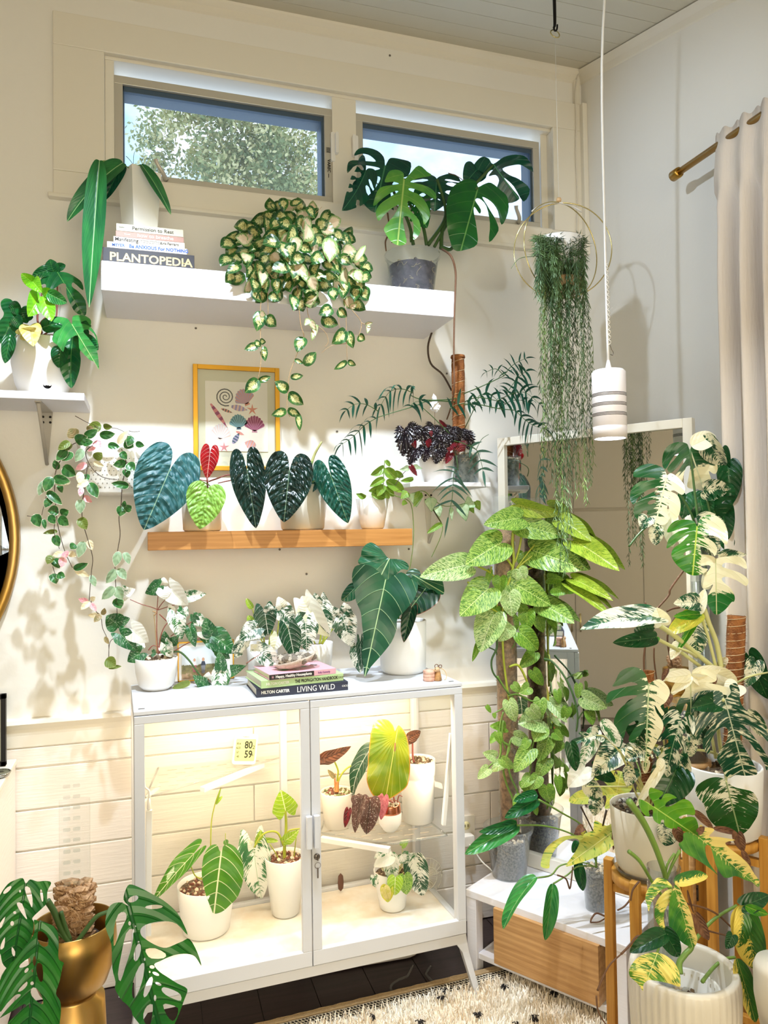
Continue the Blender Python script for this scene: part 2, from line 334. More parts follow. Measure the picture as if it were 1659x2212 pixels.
for k in range(len(ys)-1):
    a, c = ys[k]+.002, ys[k+1]-.002
    if a < -.6 or c > WY-.04: continue
    b = MB(); b.box(X0+.55, X0+.57, a, c, .06, zt-.012); dr = b.build('door', wg, wd, bevel=.002)
    hy = c-.03 if abs(ys[k+1]-yb) < .01 or k % 2 == 0 else a+.03
    zh = refl(1387, 1345, X0+.57).z; b = MB(); b.tube([(X0+.6, hy, zh-.07), (X0+.6, hy, zh+.07)], .006, 8); b.box(X0+.57, X0+.6, hy-.004, hy+.004, zh+.05, zh+.058); b.box(X0+.57, X0+.6, hy-.004, hy+.004, zh-.058, zh-.05); b.build('bar_handle', brassp, dr)
    b = MB(); b.box(X0+.55, X0+.57, a, c, zt+.012, 2.3); b.build('top_door', wg, wd, bevel=.002)
# outdoors: tree and hills seen through the clerestory windows
tg = mat('olive_foliage', '7A8A58', .6, vary=('C0BC7A', 1.2)); bark = mat('tree_bark', '5C4A3A', .9, bump=(8, .8))
tr = thing('tree', 'large olive-green tree standing outside beyond the left window pane', 'tree', at(520, 1500, 13))
p0 = at(530, 330, 13); b = MB(); base = V((p0.x, 13, -1)); b.tube([base, base+V((.1, 0, 4)), base+V((-.1, 0, 7.5))], [.3, .2, .08], 8)
rnd = random.Random(3)
for k in range(14):
    a = rnd.uniform(0, 6.28); q = base+V((0, 0, rnd.uniform(3.5, 6.5))); b.tube([q, q+V((math.cos(a)*.9, math.sin(a)*.9, .5)), q+V((math.cos(a)*1.7, math.sin(a)*1.7, 1.1))], [.08, .05, .02], 5)
b.build('trunk', bark, tr)
for lay, (cc, cnt, tm) in enumerate((('55703C', 11000, tg), ('B5A765', 4500, mat('pale_new_foliage', 'D4C88E', .6)))):
    vs = []; fs = []
    clumps = [(V((p0.x+rnd.gauss(0, .75), 13+rnd.uniform(-1, 1), p0.z+rnd.gauss(-.3, .8))), rnd.uniform(.25, .6)) for _ in range(60)]
    tops = [(at(x, y, 13), r) for x, y, r in ((385, 250, .35), (440, 235, .4), (520, 262, .4), (600, 290, .35), (640, 330, .35), (680, 400, .4), (345, 315, .35), (330, 375, .3), (560, 360, .5), (470, 330, .5), (420, 390, .5), (620, 410, .4))]
    clumps += tops*2
    for i in range(cnt):
        c_, r_ = rnd.choice(clumps); d = V((rnd.gauss(0, 1), rnd.gauss(0, 1), rnd.gauss(0, 1))).normalized()*r_*rnd.uniform(.4, 1); p = c_+d
        if p.z > 3.41+.47*(13-2.7) + 9: continue
        u = V((rnd.gauss(0, 1), rnd.gauss(0, 1), rnd.gauss(0, 1))).normalized()*.05; w_ = u.cross(V((rnd.gauss(0, 1), rnd.gauss(0, 1), rnd.gauss(0, 1)))).normalized()*.025
        o = len(vs); vs += [p-u, p+w_, p+u, p-w_]; fs.append((o, o+1, o+2, o+3))
    me = MB(); me.add(vs, fs); me.build('foliage', tm, tr, kind='stuff')
S_ = lamp('SUN', (0, 6, 20), 5, (1, .97, .9), .02); S_.rotation_euler = (R(-35), R(20), 0)
# ================================================================ furniture and things on the walls
def onplane(px, py, q, n): v = ray(px, py); return CAM+v*((V(q)-CAM).dot(n)/v.dot(n))
def grit(root, c, r, z, n, mats, seed=1, size=(.003, .007), sy=1., name='pebbles', hgt=.003):
    """Loose pieces lying on the soil: one object per material, marked as stuff."""
    rnd = random.Random(seed); bs = [MB() for _ in mats]
    for i in range(n):
        a = rnd.uniform(0, 6.283); q = r*math.sqrt(rnd.random())
        bs[i % len(mats)].blob((c[0]+q*math.cos(a), c[1]+q*math.sin(a)*sy, z+rnd.uniform(0, hgt)), rnd.uniform(*size), i+seed*977)
    for b, mt in zip(bs, mats): b.build(name, mt, root, kind='stuff')
def pot(root, c, z0, z1, rt, rb, mt, wall=.004, soil=.012, soilmat=None, n=44, prof=None, name='pot', sx=1, sy=1, foot=.006, mats=None, grains=0, seed=1):
    """A pot as a turned shell with an inside wall, and the soil in it. prof: (height fraction, radius) pairs of the outside."""
    H = z1-z0
    P = prof or [(0, rb), (.5, (rb+rt)/2), (1, rt)]
    out = [(P[0][1]-foot, z0), (P[0][1], z0+foot)]+[(r_, z0+t*H) for t, r_ in P[1:]]
    inn = [(r_-wall, z0+t*H) for t, r_ in P[::-1]][1:]
    pr = [(0, z0)]+out+[(P[-1][1]-wall*.5, z1+wall*.5), (P[-1][1]-wall, z1)]+inn[:-1]+[(P[0][1]-wall, z0+wall*1.5), (0, z0+wall*1.5)]
    b = MB(); b.lathe(pr, n, (c[0], c[1], 0), sx, sy); o = b.build(name, mt, root)
    if soilmat is not None:
        zs_ = z1-soil; t = max(0, 1-soil/H); rr = rt
        for (t0, r0), (t1, r1) in zip(P, P[1:]):
            if t0 <= t <= t1: rr = r0+(r1-r0)*(t-t0)/(t1-t0)
        rr -= wall*1.1; b = MB(); b.lathe([(0, zs_+.003), (rr*.5, zs_+.002), (rr, zs_), (rr*.98, zs_-.006)], 24, (c[0], c[1], 0), sx, sy); b.build('soil', soilmat, root)
        if grains: grit(root, c, rr*.93, zs_+.002, grains, mats or (pumice, soilm), seed, sy=sy)
    return o
def pxr(w, p): return w/2/FPX*depth(p)                    # half a width in pixels as a length at point p
# ---- white floating shelf under the windows
zt_ = at(218, 562, 2.39).z; shelf_top = zt_
b = MB(); b.box(-.131, 1.021, 2.39, WY-.001, 2.233, zt_); tag(b.build('floating_shelf', shelfm, None, bevel=.002), 'thick white painted floating shelf mounted under the windows', 'shelf')
# ---- oak shelf
b = MB(); b.box(-.002, .891, 2.5, WY-.001, 1.443, 1.502); tag(b.build('floating_shelf', oak, None, bevel=.0015), 'thick oak floating shelf with blocky front on the wall, holding anthurium pots', 'shelf')
# ---- small white shelves on brackets
sh = thing('bracket_shelf', 'small white shelf on one steel bracket, top left beside the floating shelf', 'shelf', (-.4, 2.6, 1.9))
b = MB(); b.box(-.62, -.184, 2.45, WY-.001, 1.906, 1.929); b.build('board', shelfm, sh, bevel=.0015)
def bracket(root, x, z1, y0, drop, mt):
    b = MB(); b.tube([(x, WY-.004, z1-drop), (x, y0+.04, z1-.006)], .006, 6); b.prism([(x-.018, z1-.001), (x+.018, z1-.001), (x+.008, z1-drop*.7), (x+.003, z1-drop), (x-.003, z1-drop), (x-.008, z1-drop*.7)], 'y', WY-.005, WY-.001)
    b.prism([(x-.018, WY-.001), (x+.018, WY-.001), (x+.009, y0+.03), (x-.009, y0+.03)], 'z', z1-.004, z1); o = b.build('bracket', mt, root)
    b = MB()
    for dx in (-.011, .011):
        for zz in (.018, .036): b.lathe([(.004, 0), (.004, .002), (.002, .003)], 10, (x+dx, WY-.006, z1-zz), rot=Matrix.Rotation(R(90), 3, 'X'))
    b.build('screw', blackm, o)
grayp = mat('grey_bracket_paint', 'B9B3A9', .45)
bracket(sh, -.318, 1.906, 2.45, .175, grayp)
sx0, sx1 = at(903, 1057, 2.45).x, at(1060, 1048, 2.45).x; sz1 = at(1060, 1042, 2.45).z; sz0 = sz1-.016
sh2 = thing('bracket_shelf', 'small white shelf on one steel bracket beside the corner mirror', 'shelf', ((sx0+sx1)/2, 2.6, sz0))
b = MB(); b.prism([(sx0, 2.45), (sx1, 2.45), (sx1, WY-.001), (sx0-.02, WY-.001), (sx0-.02, 2.475)], 'z', sz0, sz1); b.build('board', shelfm, sh2, bevel=.0015)
bracket(sh2, (sx0+sx1)/2-.01, sz0, 2.45, .2, potc)
# ---- round brass mirror at the left edge
mirr = NT('mirror_silver'); mirr.b.inputs['Metallic'].default_value = 1; mirr.b.inputs['Roughness'].default_value = .02; mirr.b.inputs['Base Color'].default_value = (.86, .87, .86, 1); mirr = mirr.m
p = at(42, 1165, WY-.03); rm = .6
t = thing('round_mirror', 'large round mirror in a brass frame at the left edge of the wall', 'mirror', (p.x-rm, WY, p.z))
rx = Matrix.Rotation(R(90), 3, 'X')
b = MB(); b.lathe([(rm, -.002), (rm, .028), (rm-.006, .034), (rm-.026, .034), (rm-.03, .028), (rm-.03, .006), (rm-.03, -.002), (rm, -.002)], 96, (p.x-rm, WY-.003, p.z), rot=rx); b.build('frame', brass, t)
b = MB(); b.lathe([(0, .012), (rm-.028, .012)], 96, (p.x-rm, WY-.003, p.z), rot=rx, sm=False); b.build('glass', mirr, t)
# ---- white dresser, picture and dish at the left edge
p = at(33, 1640, WY-.02); dz = p.z
t = thing('dresser', 'white painted dresser standing at the left edge against shiplap', 'dresser', (p.x-.35, 2.42, 0))
b = MB(); b.box(p.x-.7, p.x, 2.2, WY-.015, .03, dz-.018); b.build('body', shipm, t, bevel=.002)
b = MB(); b.box(p.x-.705, p.x+.004, 2.19, WY-.014, dz-.018, dz); b.build('top', trimm, t, bevel=.003)
for k in range(3): b = MB(); b.box(p.x-.68, p.x-.02, 2.186, 2.2, .06+k*.24, .27+k*.24); b.build('drawer', trimm, t, bevel=.002)
q = at(12, 1500, 2.6); t2 = thing('picture_frame', 'dark framed picture leaning on the white dresser', 'picture', (q.x-.12, 2.6, dz+.002))
b = MB(); x0, x1, z1 = q.x-.26, q.x, q.z
for a in ((x0, x0+.014, dz+.002, z1), (x1-.014, x1, dz+.002, z1), (x0, x1, dz+.002, dz+.016), (x0, x1, z1-.014, z1)): b.box(a[0], a[1], 2.6, 2.62, a[2], a[3])
b.build('frame', blackm, t2, bevel=.001); b = MB(); b.box(x0+.012, x1-.012, 2.608, 2.612, dz+.014, z1-.012); b.build('print', mat('pale_sage_print', 'B9BBA6', .4), t2)
p2 = at(4, 1645, 2.5); b = MB(); b.lathe([(0, dz+.001), (.03, dz+.001), (.036, dz+.012), (.033, dz+.014), (.028, dz+.005), (0, dz+.005)], 24, (p2.x-.01, 2.5, 0)); tag(b.build('dish', mat('silver_dish', 'B8B8B4', .2, 1), None), 'small silver dish on the dresser below the dark frame', 'dish')
# ---- gold frame with the sea shell print
X_0, X_1, Z_0, Z_1 = .152, .455, 1.716, 2.088; yf = WY-.018
t = thing('framed_print', 'gold framed watercolour print of sea shells hanging on the wall', 'picture', ((X_0+X_1)/2, WY-.01, Z_0))
gold = mat('gold_frame', 'D9A233', .32, .55); w_ = .016
b = MB()
for a in ((X_0, X_0+w_, Z_0, Z_1), (X_1-w_, X_1, Z_0, Z_1), (X_0+w_, X_1-w_, Z_0, Z_0+w_), (X_0+w_, X_1-w_, Z_1-w_, Z_1)): b.box(a[0], a[1], yf, WY-.001, a[2], a[3])
b.build('frame', gold, t, bevel=.001)
b = MB(); b.box(X_0+w_, X_1-w_, yf+.011, yf+.013, Z_0+w_, Z_1-w_); b.build('backing', mat('pale_sage_board', 'DAD8C4', .6), t)
def fp(px, py): return at(px, py, yf+.008)
c0, c1 = fp(443, 822), fp(579, 976)
b = MB(); b.box(c0.x, c1.x, yf+.0085, yf+.011, c1.z, c0.z); b.build('print_paper', mat('print_paper', 'F4F0EA', .6), t)
b = MB(); b.box(X_0+w_, X_1-w_, yf+.003, yf+.0045, Z_0+w_, Z_1-w_); b.build('pane', glass, t)
def ink(n, c): return mat('ink_'+n, c, .7)
def scallop(px, py, r, col, edge, ang, ribs=9, seed=0):
    c = fp(px, py+r*.7); s_ = r/FPX*depth(c); ca, sa = math.cos(R(ang)), math.sin(R(ang)); rot = lambda x, z: (c.x+(x*ca-z*sa)*s_, yf+.008, c.z+(x*sa+z*ca)*s_)
    vs = [rot(0, 0)]; fs = []; mi = []; N = ribs*4
    for i in range(N+1):
        a = R(20+140*i/N); q = 1.75*(.93+.07*abs(math.sin(math.pi*i/4)))*(1-.1*abs(i/N-.5)); vs.append(rot(q*math.cos(a)*.72, q*math.sin(a)))
    b = MB()
    for i in range(N): b.k = 1 if i % 4 in (0,) else 0; b.add([vs[0], vs[i+1], vs[i+2]], [(0, 1, 2)])
    b.k = 1; b.add([rot(-.3, -.12), rot(.3, -.12), rot(.22, .16), rot(-.22, .16)], [(0, 1, 2, 3)])
    b.build('printed_shell', [col, edge], t)
blush, plum, teal, navy, pink, violet, coral, greyi = ink('blush', 'E3C3BE'), ink('plum', '9A4F74'), ink('teal', '7DA9B4'), ink('navy', '3F5F78'), ink('pink', 'D98C96'), ink('violet', 'A69CC6'), ink('coral', 'DE9787'), ink('grey', '6C6D70')
palei = ink('pale', 'DDD7DC')
scallop(475, 935, 20, palei, blush, -8); scallop(516, 913, 18, teal, navy, 4); scallop(550, 918, 20, plum, ink('rose', 'C78CA6'), 0); scallop(534, 859, 20, ink('dusk', 'B8A3B8'), coral, 25)
b = MB(); sp = [(fp(487, 857)+V((math.cos(a)*q, 0, math.sin(a)*q))) for a, q in ((i*.42, .003+.00072*i) for i in range(43))]; b.tube(sp, .0019, 4, 0); b.build('printed_shell', greyi, t)
for (x0, y0, x1, y1, wd_, cl, cl2) in ((455, 872, 492, 925, 9, pink, plum), (503, 958, 517, 935, 11, violet, navy), (478, 883, 503, 892, 6, coral, greyi), (500, 878, 535, 886, 13, violet, blush), (510, 932, 528, 940, 6, coral, pink), (552, 965, 528, 955, 20, ink('mauve', 'C3A9B8'), coral)):
    A, B_ = fp(x0, y0), fp(x1, y1); d_ = B_-A; n_ = V((-d_.z, 0, d_.x)).normalized(); b = MB(); K = 9
    for i in range(K):
        f0, f1 = i/K, (i+1)/K; g = lambda f: math.sin(math.pi*min(1, .12+f*.9))*wd_/2/FPX*depth(A); b.k = i % 2
        b.add([A+d_*f0-n_*g(f0)*1.06, A+d_*f1-n_*g(f1), A+d_*f1+n_*g(f1), A+d_*f0+n_*g(f0)*1.06], [(0, 1, 2, 3)])
    b.build('printed_shell', [cl, cl2], t)
for x, y, r_ in ((545, 885, 13), (484, 966, 12)):
    c = fp(x, y); s_ = r_/FPX*depth(c); vs = [(c.x+math.sin(a)*q, yf+.008, c.z+math.cos(a)*q) for a, q in ((i*math.pi/5, s_*(1 if i % 2 == 0 else .3)) for i in range(10))]; b = MB(); b.add(vs+[tuple(c)], [(i, (i+1) % 10, 10) for i in range(10)]); b.build('printed_starfish', coral if x > 500 else pink, t)
# ---- corner mirror (stands on the bench) in its own frame: x along its width, y towards the corner
MR = math.atan2(-.8479, .5302); mo = V((1.255, 2.557, .2715))
t = thing('standing_mirror', 'tall white framed mirror standing on the bench across the room corner', 'mirror', mo, MR, world=False)
mw, mh, fw = .715, 1.566, .03
b = MB()
for a in ((0, fw, 0, mh), (mw-fw, mw, 0, mh), (fw, mw-fw, 0, fw+.02), (fw, mw-fw, mh-fw, mh)): b.box(a[0], a[1], 0, .032, a[2], a[3])
b.build('frame', trimm, t, bevel=.002)
b = MB(); b.box(fw-.004, mw-fw+.004, .012, .02, fw, mh-fw+.004); b.build('glass', mirr, t)
# ---- bench under it
bo = atz(1006, 1920, .27); u = V((math.cos(MR), math.sin(MR), 0)); v_ = V((-math.sin(MR), math.cos(MR), 0))
bl = (atz(1356, 2041, .27)-bo).dot(u); bdp = .37
t = thing('bench', 'low white wooden bench in the corner with an open drawer space', 'bench', (bo.x, bo.y, 0), MR, world=False)
b = MB(); b.box(0, bl, 0, bdp, .245, .27); b.build('top', shelfm, t, bevel=.002)
for x in (0, bl-.04):
    for y in (.002, bdp-.042): b = MB(); b.box(x+.001, x+.039, y, y+.04, 0, .245); b.build('leg', shelfm, t, bevel=.002)
b = MB(); b.box(.04, bl-.04, .01, bdp-.01, .045, .065); b.build('lower_shelf', shelfm, t, bevel=.002)
yl = -.012; q0 = bo+v_*yl; A = onplane(1065, 1961, q0, v_)-q0; B_ = onplane(1292, 2048, q0, v_)-q0; zb = .067
xa, xb, dh = A.dot(u), B_.dot(u), (onplane(1065, 1961, q0, v_).z-zb)
b = MB(); b.box(xa, xb, yl, yl+.014, zb, zb+dh); b.box(xa, xa+.01, yl+.014, yl+.33, zb, zb+dh-.01); b.box(xb-.01, xb, yl+.014, yl+.33, zb, zb+dh-.01); b.box(xa, xb, yl+.33, yl+.34, zb, zb+dh-.01); b.box(xa+.01, xb-.01, yl+.014, yl+.33, zb, zb+.01)
dr = b.build('drawer', palew, t, bevel=.001)
b = MB()
for k in range(5): b.blob((xa+.05+.045*k, yl+.06+.03*(k % 2), zb+.05), .03, k)
b.build('contents', mat('dark_cloth', '3A2A33', .9), t, kind='stuff')
# ---- curtain and rod on the right wall
cm = NT('gauze_curtain'); cm.b.inputs['Base Color'].default_value = srgb('F3EAE0'); cm.b.inputs['Roughness'].default_value = .9
tcx = cm.n('TexCoord'); mpn = cm.n('Mapping'); mpn.inputs['Scale'].default_value = (30, 90, 5); cm.l(tcx.outputs['Object'], mpn.inputs[0]); cm.bump(cm.noise(mpn.outputs[0], 3, 4), .5, .004)
tl = cm.n('BsdfTranslucent'); tl.inputs[0].default_value = srgb('F5E6D6'); mx = cm.n('MixShader'); mx.inputs[0].default_value = .3; cm.l(cm.b.outputs[0], mx.inputs[1]); cm.l(tl.outputs[0], mx.inputs[2]); cm.l(mx.outputs[0], cm.t.nodes['Material Output'].inputs[0])
t = thing('curtain_rod', 'brushed brass curtain rod with capped end on the right wall', 'curtain rod', (1.64, 1.5, 2.64))
b = MB(); b.tube([(1.641, 2.0, 2.637), (1.641, .7, 2.64)], .011, 16, 0); b.build('pole', brass, t)
b = MB(); b.lathe([(.0, 0), (.016, 0), (.017, .006), (.017, .032), (.013, .036), (.0, .036)], 20, (1.641, 1.985, 2.637), rot=Matrix.Rotation(R(-90), 3, 'X')); b.build('end_cap', brass, t)
b = MB(); b.box(1.635, WX-.001, 1.3, 1.312, 2.618, 2.63); b.box(WX-.006, WX-.001, 1.285, 1.327, 2.59, 2.66); b.build('bracket', brass, t)
t = thing('curtain', 'floor length off-white gauze curtain gathered on a brass rod', 'curtain', (1.64, 1.5, .02))
NY, NZ = 260, 46; vs = []; fs = []; rnd = random.Random(5); ph = [rnd.uniform(0, 6.28) for _ in range(6)]
for j in range(NZ+1):
    z = 2.668-(2.668-.02)*j/NZ; tz = j/NZ
    for i in range(NY+1):
        s_ = i/NY; y = 1.822-s_*.72*(1-.05*tz)-(.012 if .1 < tz else 0)*math.sin(3*tz)
        fold = math.sin(s_*46+ph[0]+1.2*math.sin(s_*9+ph[1])+.35*math.sin(tz*4+ph[2]))
        amp = .012+.022*min(1, tz*6) if j > 1 else .016
        x = 1.64+amp*fold+.006*math.sin(s_*103+tz*3)
        if j <= 1: x = 1.64+.007*fold+(-.004 if j == 0 else -.006)
        if j in (2, 3): x = 1.64-.013+.006*fold
        vs.append((x, y, z+(.006*math.sin(s_*120) if j == 0 else 0)))
for j in range(NZ):
    for i in range(NY): a = j*(NY+1)+i; fs.append((a, a+1, a+NY+2, a+NY+1))
b = MB(); b.add(vs, fs, True); o = b.build('cloth', cm.m, t); sd = o.modifiers.new('thick', 'SOLIDIFY'); sd.thickness = .0012
# ---- pendant lamp and cord
dP = 2.2; q = CAM+ray(1316, 870)/FPX*dP; rP = .0485
zt2 = (CAM+ray(1316, 800)/FPX*dP).z; zb2 = (CAM+ray(1320, 948)/FPX*dP).z
t = thing('pendant_lamp', 'white cylinder pendant grow lamp with thin black bands hanging from its cord', 'lamp', (q.x, q.y, zb2)); 
b = MB(); b.lathe([(0, zt2+.001), (rP-.006, zt2), (rP, zt2-.006), (rP, zb2+.036), (rP-.0008, zb2+.035), (rP, zb2+.034), (rP, zb2), (rP-.004, zb2), (rP-.005, zb2+.03), (0, zb2+.03)], 48, (q.x, q.y, 0)); b.build('shade', mat('lamp_white', 'E9E1DF', .5), t)
b = MB(); H_ = zt2-zb2
for k in range(9):
    z = zb2+H_*(.645-.048*(k//3)*3.0-.018*(k % 3)); 
    b.lathe([(rP+.0004, z), (rP+.0004, z+.0016)], 48, (q.x, q.y, 0))
b.build('band', blackm, t)
b = MB(); b.lathe([(0, zb2+.004), (rP-.006, zb2+.004)], 40, (q.x, q.y, 0), sm=False); b.build('diffuser', mat('lamp_diffuser', 'F6FAFF', .5, emit=7), t)
b = MB(); b.lathe([(.004, zt2+.03), (.008, zt2+.012), (.01, zt2)], 16, (q.x, q.y, 0)); b.tube([(q.x, q.y, zt2+.02), (q.x-.002, q.y, zt2+.4), (q.x-.012, q.y-.02, zt2+.9), (q.x+.003, q.y-.04, ceilz(q.y-.04)-.004)], .0038, 8); b.build('cord', potw, t)
lamp('SPOT', (q.x, q.y, zb2-.004), 17, (.95, 1, .93), .03, (q.x, q.y, 0), spot=130, blend=.6)
# little coil hanger looped beside the cord
t = thing('hook_chain', 'thin twisted white hanger chain with small hook beside the lamp cord', 'hook', (q.x, q.y, zt2+.1))
pts = []; a0 = CAM+ray(1311, 568)/FPX*dP; a1 = CAM+ray(1318, 745)/FPX*dP
for i in range(70): tt = i/69; c_ = a0.lerp(a1, tt); pts.append(c_+V((math.cos(i*1.5)*.003, math.sin(i*1.5)*.003, 0)))
b = MB(); b.tube(pts, .0013, 4, 0); b.build('chain', potc, t)
b = MB(); b.tube([a1, a1+V((.004, 0, -.012)), a1+V((.01, 0, -.022)), a1+V((.008, 0, -.03)), a1+V((0, 0, -.028))], .0011, 5); b.build('hook', screwm, t)
# ---- wall outlet with plug, cable on the right casing
p = at(1006, 1795, WY-.012)
t = thing('wall_outlet', 'white double wall outlet with a plug beside the glass cabinet', 'outlet', (p.x, WY-.01, p.z))
b = MB(); b.rbox(p.x-.035, p.x+.037, WY-.016, WY-.009, p.z-.062, p.z+.058, .004, 'y'); b.build('plate', potc, t, bevel=.001)
b = MB(); b.lathe([(0, .003), (.015, .003), (.016, 0)], 20, (p.x, WY-.017, p.z+.022), rot=rx); b.build('socket', mat('ivory_plastic', 'E6DCA8', .4), t)
b = MB()
for dx in (-.006, .006): b.box(p.x+dx-.001, p.x+dx+.001, WY-.0215, WY-.0195, p.z+.018, p.z+.028)
b.build('slot', blackm, t)
b = MB(); b.rbox(p.x-.022, p.x+.02, WY-.05, WY-.0175, p.z-.045, p.z-.005, .005, 'y'); b.build('plug', potw, t, bevel=.002)
b = MB(); b.tube([(p.x, WY-.045, p.z-.04), at(1020, 1830, 2.62), at(1040, 1860, 2.6), at(1065, 1885, 2.55), at(1090, 1935, 2.6), at(1110, 1990, 2.62)], .003, 6); b.build('cable', potw, t)
b = MB(); b.tube([at(1250, 160, WY-.03), at(1243, 200, WY-.026), at(1245, 260, WY-.026), at(1244, 330, WY-.026), at(1247, 420, WY-.026), at(1246, 520, WY-.03)], .003, 6); tag(b.build('cable', potc, None), 'thin white cable clipped down the right end of the window casing', 'cable')
# ================================================================ glass cabinet and what stands in and on it
CR = R(2.2); CO = V((-.043, 2.235, 0)); CW, CDp = 1.01, .385
cu = V((math.cos(CR), math.sin(CR), 0)); cv = V((-math.sin(CR), math.cos(CR), 0))
def cp(x, y, z): return CO+cu*x+cv*y+V((0, 0, z))
cab = thing('glass_cabinet', 'white steel cabinet with two glass doors, lit warm inside, against the back wall', 'cabinet', CO, CR, world=False)
b = MB(); b.box(0, CW, -.018, CDp, .988, 1.0); b.build('top', steelw, cab, bevel=.002)
b = MB()
for (x, y) in ((0, CDp-.03), (CW-.025, CDp-.03), (0, 0), (CW-.022, 0), (.49, CDp-.03)): b.box(x, x+.022, y, y+.028, .2, .988)
b.box(.022, CW-.022, CDp-.02, CDp, .2, .235); b.box(.022, CW-.022, CDp-.02, CDp, .955, .988); b.box(0, .02, .028, CDp-.03, .2, .23); b.box(CW-.02, CW, .028, CDp-.03, .2, .23); b.box(0, .02, .028, CDp-.03, .96, .988); b.box(CW-.02, CW, .028, CDp-.03, .96, .988)
b.build('body', steelw, cab, bevel=.001)
b = MB(); b.box(.004, CW-.004, .002, CDp-.022, .2, .225); b.build('bottom_panel', mat('speckled_white_steel', 'F1EDE4', .4, vary=('E6DAC8', 9)), cab)
for x in (.008, CW-.012): b = MB(); b.box(x, x+.004, .028, CDp-.03, .23, .96); b.build('side_pane', glass, cab)
b = MB(); b.box(.022, CW-.022, CDp-.012, CDp-.009, .235, .955); b.build('back_pane', glass, cab)
for (x0, x1, hs) in ((.001, .5015, 1), (.5045, CW-.001, -1)):
    b = MB(); z0, z1, f = .201, .986, .032
    b.box(x0, x1, -.02, -.001, z0, z0+f+.012); b.box(x0, x1, -.02, -.001, z1-f+.01, z1); b.box(x0, x0+f-.004, -.02, -.001, z0+f+.012, z1-f+.01); b.box(x1-f+.004, x1, -.02, -.001, z0+f+.012, z1-f+.01)
    d = b.build('door', steelw, cab, bevel=.0015)
    b = MB(); b.box(x0+f-.006, x1-f+.006, -.011, -.008, z0+f+.01, z1-f+.012); b.build('pane', glass, d)
    hx = x1-.018 if hs > 0 else x0+.002; b = MB(); b.rbox(hx, hx+.017, -.045, -.03, .555, .65, .004, 'z'); b.box(hx+.004, hx+.013, -.031, -.0195, .56, .572); b.box(hx+.004, hx+.013, -.031, -.0195, .633, .645); b.build('handle', steelw, d, bevel=.001)
    if hs < 0:
        rxm = Matrix.Rotation(R(90), 3, 'X'); b = MB(); b.lathe([(0, .006), (.0085, .006), (.0095, .003), (.0095, 0)], 20, (x0+.014, -.0205, .522), rot=rxm); b.build('lock', screwm, d)
        b = MB(); b.box(x0+.0125, x0+.0155, -.034, -.0268, .514, .53); b.tube([(x0+.014+.009*math.sin(a), -.031, .508-.009+.009*math.cos(a)) for a in [i*.5236 for i in range(13)]], .0008, 4, 0); b.box(x0+.012, x0+.016, -.032, -.030, .462, .492); b.build('key', screwm, d)
b = MB(); b.box(0, CW, -.014, .006, .166, .197); b.box(0, .02, .006, CDp, .166, .197); b.box(CW-.02, CW, .006, CDp, .166, .197); b.build('apron', steelw, cab, bevel=.002)
for (x, y, sx_, sy_) in ((0, -.014, -1, -1), (CW, -.014, 1, -1), (0, CDp, -1, 1), (CW, CDp, 1, 1)):
    t0, t1, b0 = .05, .035, .018; i0 = x-sx_*t0; b = MB(); o1, o2 = x+sx_*.042, x+sx_*.042-sx_*b0
    ys = (y, y-sy_*.03); yb = (y+sy_*.015, y-sy_*.003)
    vs = [(x, ys[0], .197), (i0, ys[0], .197), (i0, ys[1], .197), (x, ys[1], .197), (x+sx_*.004, ys[0]+sy_*.001, .165), (x-sx_*.032, ys[0], .165), (x-sx_*.032, ys[1], .165), (x+sx_*.004, ys[1], .165),
          (x+sx_*.008, ys[0]+sy_*.002, .14), (x-sx_*.014, ys[0], .14), (x-sx_*.014, ys[1]+sy_*.004, .14), (x+sx_*.008, ys[1]+sy_*.004, .14), (o1, yb[0], 0), (o2, yb[0], 0), (o2, yb[1], 0), (o1, yb[1], 0)]
    fs = [(0, 1, 2, 3), (12, 15, 14, 13)]
    for k in (0, 4, 8): fs += [(k+i, k+(i+1) % 4, k+4+(i+1) % 4, k+4+i) for i in range(4)]
    b.add(vs, fs); b.build('leg', steelw, cab, bevel=.001)
for (x, y) in ((.022, .012), (CW-.026, .012)): b = MB(); b.rbox(x-.009, x+.009, y-.004, y+.004, .9995, 1.0008, .003, 'z'); b.build('cap_plug', screwm, cab)
# warm strips that light the cabinet
ledm = mat('warm_led', 'FFE2B8', .5, emit=5); WL = (1.0, .79, .55)
def strip(a, c, w_, lab, name='light_bar', em=None):
    a, c = V(a), V(c); t = thing(name, lab, 'light', a); d = (c-a); L = d.length; d.normalize(); s_ = d.cross(V((0, 0, 1)))
    if s_.length < .1: s_ = V((1, 0, 0))
    s_.normalize(); n_ = s_.cross(d)
    b = MB(); vs = [a+d*k+s_*i*w_/2+n_*j*w_*.4 for k in (0, L) for i, j in ((-1, -1), (1, -1), (1, 1), (-1, 1))]; b.add(vs, [(3, 2, 1, 0), (4, 5, 6, 7)]+[(i, (i+1) % 4, 4+(i+1) % 4, 4+i) for i in range(4)]); b.build('housing', potw, t, bevel=.001); return t
for xc in (.26, .76):
    A, B_ = cp(xc-.19, .05, .972), cp(xc+.19, .05, .972)
    t = strip(A, B_, .018, 'slim white light bar under the cabinet top behind the %s door' % ('left' if xc < .5 else 'right'))
    b = MB(); b.box(0, .36, -.007, .007, -.0085, -.0078); o = b.build('diffuser', ledm, None); o.parent = t; o.rotation_euler = (0, 0, CR); o.location = (.01, 0, 0)
    l = lamp('AREA', cp(xc, .06, .957), 2.6, WL, .38, None, .02); l.rotation_euler = (R(22), 0, CR)
    l = lamp('AREA', cp(xc, .30, .95), 1.6, WL, .38, None, .04); l.rotation_euler = (R(-10), 0, CR)
